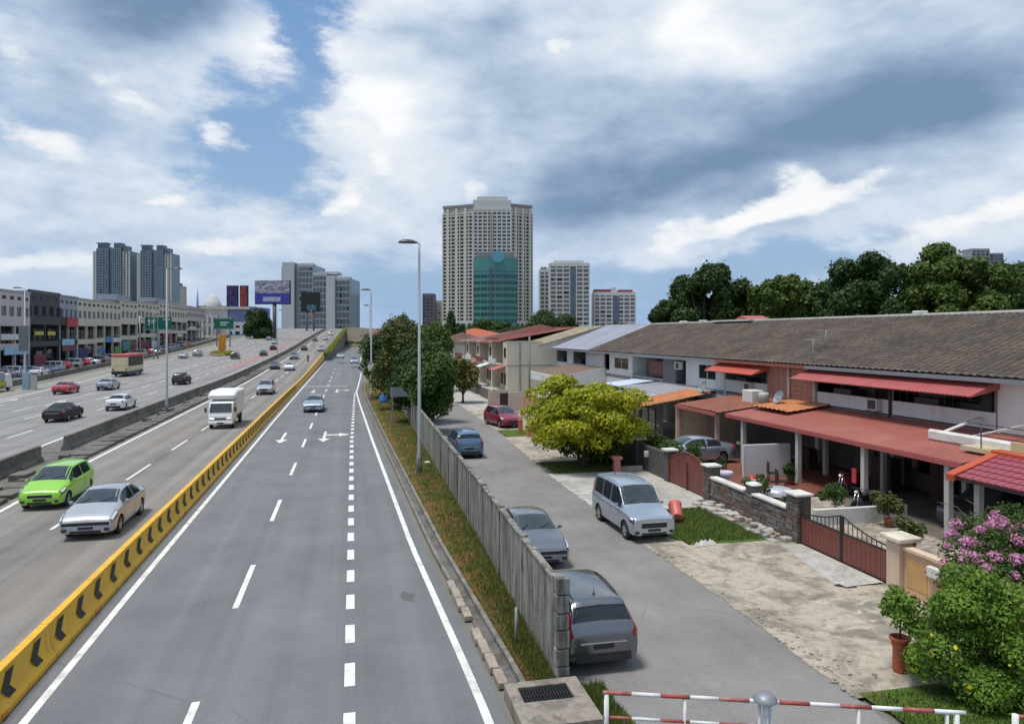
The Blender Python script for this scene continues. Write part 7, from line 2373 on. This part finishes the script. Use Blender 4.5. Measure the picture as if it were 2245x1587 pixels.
# white and blue building carrying the digital screens
D = 330
o_ = W(435, 733, D); o_.z = 0
t = thing('blue_commercial_building', 'blue and white commercial building below the twin digital screens', 'commercial building', (o_.x, o_.y, 0))
def XX(px): return (px - 435) * mpx(D)
block(t, o_, AXR, XX(552), 25, 0, zat(672, D), mat('blue_cladding', (.16, .21, .36), .6, 0, .1, .1))
block(t, o_ - AXD * .6, AXR, XX(500), .5, 0, zat(675, D), M_SHOPW, 'white_front')
block(t, o_ - AXD * 1 + AXR * XX(438), AXR, XX(545), 26, zat(678, D), zat(673, D), M_SHOPC, 'roof_band')
facade(t, o_ - AXD * 1.8 + AXR * XX(500), AXR, XX(548) - XX(500), 0, zat(706, D), 3, 3, 1.2, 1.6, .8, M_TWALL, M_SHADE, 'white_wing')
facade(t, o_ - AXD * 2.0 + AXR * XX(437), AXR, XX(480) - XX(437), 0, zat(690, D), 4, 3, 1.2, 1.4, .8, M_SHOPW, M_SHADE, 'shop_wing')
block(t, o_ - AXD * 2.9 + AXR * XX(500), AXR, XX(560) - XX(500), .8, zat(742, D), zat(733, D), SB, 'blue_sign_band')


def screen_mat(name, cols, seed):
    """flat print: coarse patches of colour"""
    m = bpy.data.materials.new(name); m.use_nodes = True
    T = NT(m.node_tree)
    tc = T.n('ShaderNodeTexCoord'); v = T.mapping(tc.outputs['Generated'], loc=(seed, seed * .7, 0))
    n = T.noise(v, 3.2, 3, .6)
    n2 = T.noise(T.mapping(v, loc=(3, 3, 3)), 7, 3, .7)
    f = T.m('ADD', T.m('MULTIPLY', n, .65), T.m('MULTIPLY', n2, .35))
    st = [(.36 + .28 * i / (len(cols) - 1), c) for i, c in enumerate(cols)]
    b = T.n('ShaderNodeBsdfPrincipled'); T.put(b.inputs['Base Color'], T.ramp(f, st)); b.inputs['Roughness'].default_value = .4
    o = T.n('ShaderNodeOutputMaterial'); T.nt.links.new(b.outputs[0], o.inputs[0])
    MATS[name] = m
    return m


def board(t, o, ax, w_, z0, z1, m, th=.6, name='panel'):
    block(t, o, ax, w_, th, z0, z1, m, name)


t = thing('digital_screen', 'tall dark digital screen with purple picture on the blue building', 'digital screen', tuple(o_ + AXR * XX(491)), 'digital screens on the blue building')
board(t, o_ + AXR * XX(491) + AXD * 3, AXR, XX(516) - XX(491), zat(673, D), zat(625, D), M_BLACK, 1.0, 'casing')
board(t, o_ + AXR * XX(493) + AXD * 2.9, AXR, XX(514) - XX(493), zat(671, D), zat(627, D), screen_mat('purple_screen', [(.012, .01, .015), (.015, .01, .02), (.02, .012, .03), (.08, .03, .28), (.02, .015, .03), (.35, .03, .10)], 2.0), .09, 'screen')
t = thing('digital_screen', 'narrower dark digital screen with red picture on the blue building', 'digital screen', tuple(o_ + AXR * XX(520)), 'digital screens on the blue building')
board(t, o_ + AXR * XX(520) + AXD * 3, AXR, XX(538) - XX(520), zat(673, D), zat(625, D), M_BLACK, 1.0, 'casing')
board(t, o_ + AXR * XX(521.5) + AXD * 2.9, AXR, XX(536.5) - XX(521.5), zat(671, D), zat(627, D), screen_mat('red_screen', [(.015, .01, .012), (.02, .01, .012), (.45, .05, .03), (.10, .012, .015), (.02, .01, .012)], 5.0), .09, 'screen')
# billboard on a single post
D = 290
o_ = W(558, 733, D); zb = zp(o_.y); o_.z = 0
t = thing('billboard', 'large blue and white billboard on a single dark post', 'billboard', (o_.x, o_.y, 0))
wd = 77 * mpx(D)
board(t, o_ + AXD * .3, AXR, wd, zat(667, D), zat(615, D), M_SHADE, 1.4, 'frame')
board(t, o_ + AXR * .15, AXR, wd - .3, zat(643, D), zat(616, D), screen_mat('billboard_picture', [(.05, .05, .10), (.42, .42, .55), (.10, .09, .13), (.55, .52, .56), (.25, .20, .26)], 8.0), .29, 'picture_panel')
board(t, o_ + AXR * .15, AXR, wd - .3, zat(665, D), zat(643.5, D), mat('billboard_blue', (.045, .05, .30), .5, 0, .25, .3), .29, 'blue_panel')
board(t, o_ + AXR * (wd * .24) - AXD * .03, AXR, wd * .5, zat(661, D), zat(651, D), mat('billboard_lilac', (.42, .40, .58), .5, 0, .3, .5), .03, 'text_strip')
MB().tube([Vector((o_.x, o_.y, 0)) + AXR * wd * .55 + AXD * .9, Vector((o_.x, o_.y, zat(667, D))) + AXR * wd * .55 + AXD * .9], .75, 12).build('post', M_DKSTEEL, t)
# dark billboard against the office complex
D = 400
o_ = W(660, 733, D); o_.z = 0
t = thing('dark_billboard', 'dark square billboard with teal picture before the grey office complex', 'billboard', (o_.x, o_.y, 0))
board(t, o_, AXR, 41 * mpx(D), zat(684, D), zat(641, D), M_BLACK, 1.2, 'frame')
board(t, o_ + AXR * (13 * mpx(D)) - AXD * .1, AXR, 20 * mpx(D), zat(682, D), zat(668, D), screen_mat('teal_picture', [(.02, .03, .04), (.03, .13, .17), (.15, .35, .38)], 3.0), .09, 'picture')
board(t, o_ + AXR * (17 * mpx(D)) - AXD * .1, AXR, 8 * mpx(D), zat(693, D), zat(686, D), mat('orange_picture', (.45, .12, .05), .5), .3, 'lower_sign')
for k in (12, 27): MB().tube([o_ + AXR * (k * mpx(D)) + AXD * .6, Vector((o_.x, o_.y, zat(684, D))) + AXR * (k * mpx(D)) + AXD * .6], .5, 8).build('post', M_DKSTEEL, t)

# green direction signs
M_GREEN = mat('direction_green', (.006, .125, .085), .45, 0, .08, .4)
M_SIGNW = mat('direction_white', (.75, .77, .75), .5)
def green_sign(label, px0, px1, py0, py1, D, marks, posts):
    o_ = W(px0, 733, D); o_.z = 0
    t = thing('direction_sign', label, 'road sign', (o_.x, o_.y, 0), 'green direction signs')
    wd = (px1 - px0) * mpx(D); z0, z1 = zat(py1, D), zat(py0, D)
    board(t, o_, AXR, wd, z0, z1, M_GREEN, .12, 'sign_panel')
    F_ = o_ - AXD * .015
    def P(fx, fz): 
        p = F_ + AXR * (wd * fx); return Vector((p.x, p.y, z0 + (z1 - z0) * fz))
    for poly in marks:
        MB().prism([P(*q) for q in poly], -AXD * .012).build('marking', M_SIGNW, t, recalc=True)
    for fx in posts:
        p = o_ + AXR * (wd * fx) + AXD * .35
        MB().tube([p + Vector((0, 0, zp(p.y) - .3)), p + Vector((0, 0, z1 + .2))], .2, 8).build('post', M_STEEL, t)
    return t


bord = lambda a, b: [[(a, .04), (b, .04), (b, .06), (a, .06)], [(a, .94), (b, .94), (b, .96), (a, .96)]]
green_sign('wide green direction sign with white arrows over the far service road', 318, 376, 694, 724, 178,
           [[(.14, .35), (.17, .35), (.17, .68), (.14, .68)], [(.10, .62), (.155, .86), (.21, .62)], [(.24, .68), (.40, .68), (.40, .74), (.24, .74)], [(.24, .52), (.36, .52), (.36, .58), (.24, .58)],
            [(.80, .15), (.83, .15), (.83, .45), (.80, .45)], [(.76, .42), (.815, .62), (.87, .42)], [(.68, .75), (.94, .75), (.94, .81), (.68, .81)], [(.47, .08), (.478, .08), (.478, .92), (.47, .92)]] + bord(.02, .98), (-.22, .45))
green_sign('smaller teal green direction sign nearer the blue building', 470, 512, 697, 722, 240, [[(.3, .55), (.75, .55), (.75, .63), (.3, .63)], [(.3, .35), (.62, .35), (.62, .43), (.3, .43)]] + bord(.03, .97), (.1, .8))
# overhead arm that carries the first sign
D = 178
a, b = W(303, 700, D), W(345, 700, D)
MB().tube([a + AXD * .35, b + AXD * .35], .16, 8).build('sign_arm', M_STEEL, None, label='grey steel arm reaching from the post to the wide green sign', cat='sign arm')
# orange sign on a planted island
q = GR(487, 778)
t = thing('orange_totem', 'orange totem sign standing in a yellow planted island on the far carriageway', 'totem sign', (q.x, q.y, zp(q.y)))
MB().box(-.95, .95, -.3, .3, 1.2, 5.6).build('sign_body', mat('totem_orange', (.62, .24, .02), .5, 0, .1, .5), t, local=True, bevel=.05)
MB().box(-.4, .4, -.2, .2, 0, 1.2).build('foot', M_DKSTEEL, t, local=True)
MB().lathe([(.001, .55), (2.2, .5), (3.0, .3), (3.2, 0)], 18, M=Matrix.Diagonal((1, 1.9, 1, 1))).build('planter', mat('island_soil', (.16, .12, .06), .9, 0, .3, 1), t, local=True)
rs = np.random.RandomState(4)
P, N = clump_cloud(rs, [(np.array([rs.uniform(-2, 2), rs.uniform(-4, 4), .6]), np.array([.8, .9, .5])) for _ in range(10)], 1500)
link('planting', leaf_mesh('planting', P, N, .22, L_YELLOW, 3), t, True)

# guard rail on the far side, hedge strip and parked cars before the shops
t = thing('guard_rail', 'low dark guard rail and wall between far carriageway and service road', 'guard rail', (-46, 120, 0))
gr = polyline([(60, -43.2), (100, -45.0), (126, -46.6), (160, -48.5), (214, -50), (420, -50.5)])
v = 84.0
while v < 330:
    vs, fs = [], []
    for vv in (v, v + 5.9):
        for (du, z) in ((.2, -.1), (.2, .75), (-.2, .75), (-.2, -.1)): vs.append((gr(vv) + du, vv, zp(vv) + z))
    MB().add(vs, [(i, (i + 1) % 4, 4 + (i + 1) % 4, 4 + i) for i in range(4)] + [(3, 2, 1, 0), (4, 5, 6, 7)]).build('rail_section', M_MBAR, t, recalc=True)
    MB().tube([(gr(v) , v, zp(v) + .75), (gr(v), v, zp(v) + 1.15)], .06, 6).build('rail_post', M_DKSTEEL, t)
    v += 6
GPK = 'cars parked in front of the shophouses'
pk = [('white', p_white, 'sedan'), ('silver', p_silver, 'mpv'), ('dark blue', p_blue, 'hatch'), ('grey', p_grey, 'suv'), ('red', p_red, 'hatch'), ('black', p_black, 'sedan'), ('pale blue', p_bluegrey, 'mpv')]
where = ['the light blue signs', 'the charcoal shophouse', 'the red sign', 'the navy shop front', 'the green lit front', 'the big green sign', 'the maroon shop fronts', 'the long cream shophouse']
rd = random.Random(12)
k = 0
for v in np.arange(122, 262, 5.2):
    nm, pm, kd = pk[(k * 3 + k // 7) % 7]
    wh = where[min(int((v - 118) / 18), 7)]
    car('parked_car', kd, pm, f'{nm} car, {("first","second","third","fourth")[k % 4]} in the parking row before {wh}', 'car', -53.2 + rd.uniform(-.5, .5), float(v), math.pi / 2 + rd.uniform(-.1, .1), GPK, 0)
    k += 1
for (v, u, pm, kd, lab) in ((112, -49.5, p_white, 'mpv', 'white van parked behind the guard rail at the left edge'), (118, -50.5, p_grey, 'sedan', 'dark grey sedan parked behind the guard rail at the left edge'), (135, -50.2, p_white, 'sedan', 'white sedan waiting behind the guard rail'), (141, -50.0, p_blue, 'sedan', 'blue sedan waiting behind the guard rail')):
    car('parked_car', kd, pm, lab, 'car', u, v, OUT, GPK, 0)
# road service lorry at the left edge
t = thing('service_lorry', 'small yellow and white service lorry at the left edge of the far roadside', 'lorry', (-43.4, 103, zp(103)), None, 0)
B_ = dict(parent=t, local=True)
MB().prism([(-.95, y, z) for y, z in ((1.2, .5), (1.2, 2.2), (2.3, 2.2), (2.8, 1.3), (2.85, .5))], (1.9, 0, 0)).build('cab', M_WBODY, recalc=True, bevel=.05, **B_)
MB().box(-1, 1, -3, 1.1, .8, 1.3).build('bed', mat('lorry_yellow', (.55, .40, .03), .5, 0, .1, 1), bevel=.03, **B_)
MB().box(-.95, .95, -2.6, .8, 1.3, 2.5).build('load', M_SHOPG, bevel=.1, **B_)
MB().box(-.9, .9, -3.02, -2.9, .45, .8).build('rear_bumper', mat('lorry_purple', (.12, .07, .16), .6), **B_)
wheel_pair(t, (-.8, .8), 1.9, .4); wheel_pair(t, (-.8, .8), -1.8, .4)
# stadium dome and thin mast far behind
D = 900
q = W(467, 733, D)
t = thing('dome_building', 'white shell roofed building with brown base far behind the shops', 'building', (q.x, q.y, 0))
MB().lathe([(18 * mpx(D), 0), (18 * mpx(D), zat(668, D)), (14 * mpx(D), zat(658, D)), (9 * mpx(D), zat(652, D)), (8 * mpx(D), zat(648, D)), (.001, zat(647, D))], 20).build('shell', M_TWALL, t, local=True)
MB().box(-30 * mpx(D), 30 * mpx(D), -8, 8, 0, zat(671, D)).build('base', mat('dome_brown', (.22, .13, .11), .8), t, local=True)
q = W(433, 733, 1100)
t = thing('radio_mast', 'thin pale blue mast above the shop roofs', 'mast', (q.x, q.y, 0))
MB().tube([(0, 0, 0), (0, 0, zat(655, 1100)), (0, 0, zat(628, 1100))], [3, 1.4, .4], 8).build('shaft', mat('mast_blue', (.28, .42, .60), .6), t, local=True)

# ---------------------------------------------------------------- trees and shrubs
# yellow green tree at the lane
tree('yellow_tree', 'bright yellow green tree growing on the grass strip by the lane', 12.4, 38.0, 0, 4.95, 6.4, .8, 24000, .10, L_YELLOW, 11, 80, .25, .8, stems=3, up=.6)
t = thing('shaded_shrub', 'dense dark shrub growing around the foot of the yellow tree', 'shrub', (12.9, 38.4, 0))
rs = np.random.RandomState(6)
P, N = clump_cloud(rs, [(np.array([rs.uniform(-1.5, 1.5), rs.uniform(-1.1, 1.1), rs.uniform(.5, 1.7)]), np.array([.7, .7, .6])) for _ in range(14)], 6000)
link('foliage', leaf_mesh('foliage', P, N, .12, L_MID, 5), t, True)
MB().tube([(0, 0, 0), (0, 0, 1.2)], .08, 7).build('stem', M_TRUNK, t, local=True)
MB().box(13.6, 15.0, 35.9, 36.1, 0, .3).build('planter_edge', M_PINK, None, label='low brick edging in front of the dark shrub', cat='edging')

# roadside trees between wall and lane
RT = 'trees along the slip road wall'
tree('roadside_tree', 'leafy mid green tree leaning over the wall behind the near street lamp', 5.7, 53.5, 0, 6.0, 3.9, .7, 17100, 0.119, L_MID, 21, 26, .36, 1.0, RT, off=(.1, 0))
tree('roadside_tree', 'dark bushy tree behind the leaning one', 5.8, 60, 0, 7.2, 5.4, .6, 15200, 0.140, L_DARK, 22, 26, .36, 1.0, RT)
tree('roadside_tree', 'olive green tree left of the near lamp pole', 4.9, 71, 0, 8.0, 5.6, .6, 15200, 0.154, L_OLIVE, 23, 26, .36, 1.0, RT)
tree('roadside_tree', 'broad dark tree behind the blue drum', 4.3, 84, 0, 7.8, 7.2, .5, 15200, 0.168, L_DARK, 24, 28, .36, .9, RT)
tree('roadside_tree', 'dark tree overhanging the slip road edge', 4.4, 100, 0, 7.6, 6.0, .6, 13300, 0.182, L_DARK, 25, 26, .36, .9, RT)
tree('roadside_tree', 'tall narrow tree rising above the roadside cluster', 7.2, 96, 0, 10.2, 5.0, 2, 12350, 0.182, L_OLIVE, 26, 22, .36, 1.0, RT)
tree('roadside_tree', 'light green tree top behind the near lamp pole', 9.8, 92, 0, 9.3, 6.0, 2, 12350, 0.182, L_LIGHT, 27, 24, .36, .9, RT)
tree('roadside_tree', 'mid green tree beyond the second lamp', 6.2, 122, 0, 8.8, 6.5, 1, 11400, 0.210, L_MID, 28, 24, .36, .9, RT)
tree('roadside_tree', 'low spreading tree at the far end of the wall', 9.0, 140, 0, 8.0, 9, 1, 11400, 0.238, L_MID, 29, 24, .36, .9, RT)
tree('garden_shrub', 'olive flowering shrub before the cream houses', 11.6, 76, 0, 5.0, 3.6, .8, 4500, .2, leafmat('rusty_leaves', (.075, .075, .02), (.19, .18, .045), .8), 31, 18, .38, 1.0, None, 'shrub')
tree('conifer', 'dark upright conifer behind the white house', *W(988, 733, 150).xy, 0, 10.6, 4.2, .5, 8550, 0.238, L_DARK, 33, 24, .34, 1.3, None, 'tree')
tree('conifer', 'second darker conifer between the hip roofed houses', *W(1003, 733, 158).xy, 0, 9.2, 4.0, .5, 7600, 0.238, L_DARK, 34, 24, .34, 1.3, None, 'tree')
# mid distance crowns under the towers
MG = 'round trees at the foot of the towers'
tree('distant_tree', 'broad dark round tree in front of the white apartment block', *W(1215, 733, 230).xy, 0, 15.3, 17, 3, 13300, 0.385, L_DARK, 41, 30, .34, .9, MG)
tree('distant_tree', 'low dark tree before the teal office block', *W(1110, 733, 235).xy, 0, 12.0, 17, 3, 9500, 0.385, L_DARK, 42, 24, .34, .9, MG)
tree('distant_tree', 'low green tree at the foot of the teal office block', *W(1062, 733, 240).xy, 0, 11.6, 12, 3, 8550, 0.385, L_MID, 43, 24, .34, .9, MG)
tree('distant_tree', 'small dark tree right of the lower apartment block', *W(1345, 733, 230).xy, 0, 10.6, 10, 3, 6650, 0.385, L_DARK, 44, 20, .34, .9, MG)
tree('distant_tree', 'dark tree between blue building and billboard post', *W(566, 733, 300).xy, 0, 17.5, 11, 3, 11400, 0.420, L_DARK, 45, 26, .34, 1.0, MG)
tree('distant_tree', 'second dark tree left of the billboard post', *W(583, 733, 310).xy, 0, 14, 9, 3, 8550, 0.420, L_DARK, 46, 22, .34, 1.0, MG)
# large trees behind the tiled roof
BG = 'large trees behind the tiled roof'
def bigtree(label, px0, px1, pyt, D, m, seed, n=44, cr=.3, leaves=26000, leaf=.29, flat=.9):
    q = W((px0 + px1) / 2, 733, D); w_ = (px1 - px0) * mpx(D) * 1.06; h = zat(pyt, D)
    tree('large_tree', label, q.x, q.y, 0, h + .6, w_ * 1.2, max(2.0, h - w_ * 1.3), leaves, leaf, m, seed, n, cr, flat, BG, stems=1)
bigtree('small round tree at the left end of the tree line', 1434, 1505, 655, 120, L_DARK, 51, 30, .36, 17000)
bigtree('tall upright dark tree in the left part of the tree line', 1488, 1598, 586, 112, L_DARK, 52, 34, .30)
bigtree('lower dark tree right of the tall upright one', 1575, 1680, 618, 116, L_DARK, 53, 40, .32, 22000)
bigtree('light green loose tree in the middle of the tree line', 1655, 1745, 608, 108, L_LIGHT, 54, 44, .28, 22000)
bigtree('mid green tree with soft outline in the middle of the tree line', 1715, 1835, 622, 112, L_MID, 55, 44, .3, 22000)
bigtree('very large dark spreading tree with sky gaps', 1822, 2045, 553, 95, L_DARK, 56, 64, .24, 38000, .26, .8)
bigtree('large layered light green tree beside the spreading dark one', 2015, 2195, 546, 88, L_LIGHT, 57, 64, .24, 38000, .25, .65)
bigtree('dark tree cut by the right edge of the picture', 2185, 2330, 598, 92, L_DARK, 58, 40, .3, 22000)
bigtree('low dark tree filling the gap under the spreading tree', 1780, 1960, 640, 125, L_DARK, 59, 40, .36, 20000)
bigtree('low dark tree under the layered tree', 1960, 2190, 630, 120, L_DARK, 60, 40, .36, 22000)

# flowering shrub, garden shrub and pot
t = thing('flowering_shrub', 'large bougainvillea shrub covered with pink flowers behind the peach wall', 'shrub', (16.6, 15.9, 0))
rs = np.random.RandomState(8)
cl = [(np.array([rs.uniform(-1.6, 2.2), rs.uniform(-1.8, 1.4), rs.uniform(.7, 2.1)]), np.array([.6, .6, .5])) for _ in range(34)]
P, N = clump_cloud(rs, cl, 22000)
link('foliage', leaf_mesh('foliage', P, N, .048, L_MID, 8), t, True)
fc = []
for _ in range(80):
    c, r = cl[rs.randint(len(cl))]
    d = rs.normal(size=3); d[2] = abs(d[2]) + .3; d[0] -= .6; d[1] -= .5; d /= np.linalg.norm(d)
    fc.append((c + d * r * 1.0, np.array([.16, .16, .12]) * rs.uniform(.6, 1.4)))
P, N = clump_cloud(rs, fc, 5600)
link('blossom', leaf_mesh('blossom', P, N, .045, L_PINK, 9), t, True)
lm = MB()
for c, r in cl[::3]: lm.tube([(0, 0, 0), tuple(c * np.array([.5, .5, .6])), tuple(c)], [.05, .03, .012], 6)
for k in range(9):
    a = rs.uniform(0, 6.28); lm.tube([(.3 * math.cos(a), .3 * math.sin(a), 1.8), (1.0 * math.cos(a), 1.0 * math.sin(a), 2.5), (1.5 * math.cos(a), 1.5 * math.sin(a), 2.55)], [.02, .014, .006], 5)
link('stems', lm.mesh('stems'), t, True).data.materials.append(M_TRUNK)
t = thing('garden_shrub', 'bushy light green shrub with a few yellow flowers at the lane corner', 'shrub', (12.35, 12.2, 0))
cl = [(np.array([rs.uniform(-.95, .95), rs.uniform(-.7, .7), rs.uniform(.45, 2.2)]), np.array([.42, .42, .34])) for _ in range(34)]
cl = [(c * np.array([1.0, 1.0, 1.0]) * (np.array([1.15, 1.1, 1]) if c[2] < 1.5 else np.array([.8, .8, 1])), r) for c, r in cl]
cl += [(np.array([rs.uniform(-1.0, 1.1), rs.uniform(-.8, .7), rs.uniform(.15, .6)]), np.array([.42, .42, .34])) for _ in range(16)]
P, N = clump_cloud(rs, cl, 34000, .5)
link('foliage', leaf_mesh('foliage', P, N, .046, L_SHRUB, 12, .5), t, True)
P, N = clump_cloud(rs, [(c, r * 1.05) for c, r in cl if c[2] < 1.2], 160, .3)
link('yellow_flowers', leaf_mesh('yellow_flowers', P, N, .05, L_FLOWER, 13, .8), t, True)
lm = MB()
for c, r in cl[::2]: lm.tube([(c[0] * .1, c[1] * .1, 0), tuple(c * np.array([.45, .45, .5])), tuple(c)], [.035, .022, .008], 6)
link('stems', lm.mesh('stems'), t, True).data.materials.append(M_TRUNK)
MP_ = mat('terracotta', (.42, .10, .045), .7, 0, .15, 3, stain=(.3, .12, .08), stain_amt=.5)
MB().lathe([(.001, 0), (.13, 0), (.145, .05), (.14, .5), (.165, .56), (.17, .66), (.21, .68), (.21, .74), (.165, .74), (.15, .62), (.001, .6)], 18).build('terracotta_pot', MP_, None, loc=(11.45, 13.4, .02), label='tall terracotta pot standing at the edge of the driveway by the shrub', cat='pot')
t = thing('potted_plant', 'young leafy plant growing out of the tall terracotta pot', 'plant', (11.45, 13.4, .62))
cl = [(np.array([rs.uniform(-.25, .35), rs.uniform(-.25, .25), rs.uniform(.3, 1.0)]), np.array([.22, .22, .2])) for _ in range(12)]
P, N = clump_cloud(rs, cl, 1700, .5)
link('foliage', leaf_mesh('foliage', P, N, .06, L_SHRUB, 14, .5), t, True)
MB().tube([(0, 0, -.1), (.02, 0, .5), (.05, .02, .9)], [.022, .018, .008], 6).build('stem', M_TRUNK, t, local=True)
# hedge on the retaining wall, planted wedge at the end of the yellow barrier
hd = thing('clipped_hedge', 'yellow green hedge growing on top of the retaining wall beside the climbing highway', 'hedge', (-7, 206, 0))
cl = []
for v in vrange(207, 420, 1.6, .012):
    s = min(1.0, .55 + (v - 207) / 40)
    cl.append((np.array([barR(v) + sh(v) + .55, v, zp(v) + .55]), np.array([.85, 1.4 + v * .004, .75 * s])))
rs = np.random.RandomState(15)
P, N = clump_cloud(rs, cl, 9000, .6)
o = leaf_mesh('foliage', P, N, .32, leafmat('hedge_leaves', (.09, .13, .012), (.30, .32, .03), .25), 15)
link('foliage', o, hd)
# ivy and bank beyond the slip road
MB().add([(-6.5, 420, 0), (34, 395, 0), (34, 440, 9.5), (0, 470, 11.8), (-3, 470, 11.6), (60, 380, 0), (60, 440, 8)], [(0, 1, 2, 3), (0, 3, 4), (1, 5, 6, 2)]).build('embankment', mat('embankment_soil', (.13, .11, .08), .95, 0, .3, .08, stain=(.06, .085, .03), stain_amt=.7), kind='structure')
# hedge rows and scrub that close the horizon on both sides
def woods(name, pts, n, leaf, m, seed):
    rs = np.random.RandomState(seed)
    cl = []
    for (x0, y0, x1, y1, h, k) in pts:
        for i in range(k):
            f = rs.rand(); s = rs.uniform(.6, 1.2)
            cl.append((np.array([x0 + (x1 - x0) * f + rs.normal() * h * .3, y0 + (y1 - y0) * f + rs.normal() * h * .4, h * rs.uniform(.3, .8)]), np.array([h * .55 * s, h * .55 * s, h * .4 * s])))
    P, N = clump_cloud(rs, cl, n, .5)
    P[:, 2] = np.maximum(P[:, 2], .2)
    link(name, leaf_mesh(name, P, N, leaf, m, seed), None, kind='stuff')


woods('far_woods', [(60, 300, 420, 260, 9, 60), (420, 260, 900, 420, 14, 70), (-20, 560, 160, 520, 9, 40), (150, 620, 700, 620, 16, 60)], 26000, 1.3, L_DARK, 71)
woods('left_woods', [(-900, 500, -260, 620, 14, 70), (-260, 640, -40, 700, 8, 30)], 14000, 1.8, L_DARK, 72)
woods('bank_scrub', [(-2, 462, 34, 432, 4, 40), (-4, 430, 20, 412, 3, 30), (8, 380, 30, 400, 5, 30)], 17100, 0.490, L_MID, 74)
woods('garden_shrubbery', [(40, 60, 60, 190, 5, 30), (18, 150, 40, 200, 4.5, 24)], 17100, 0.280, L_MID, 73)
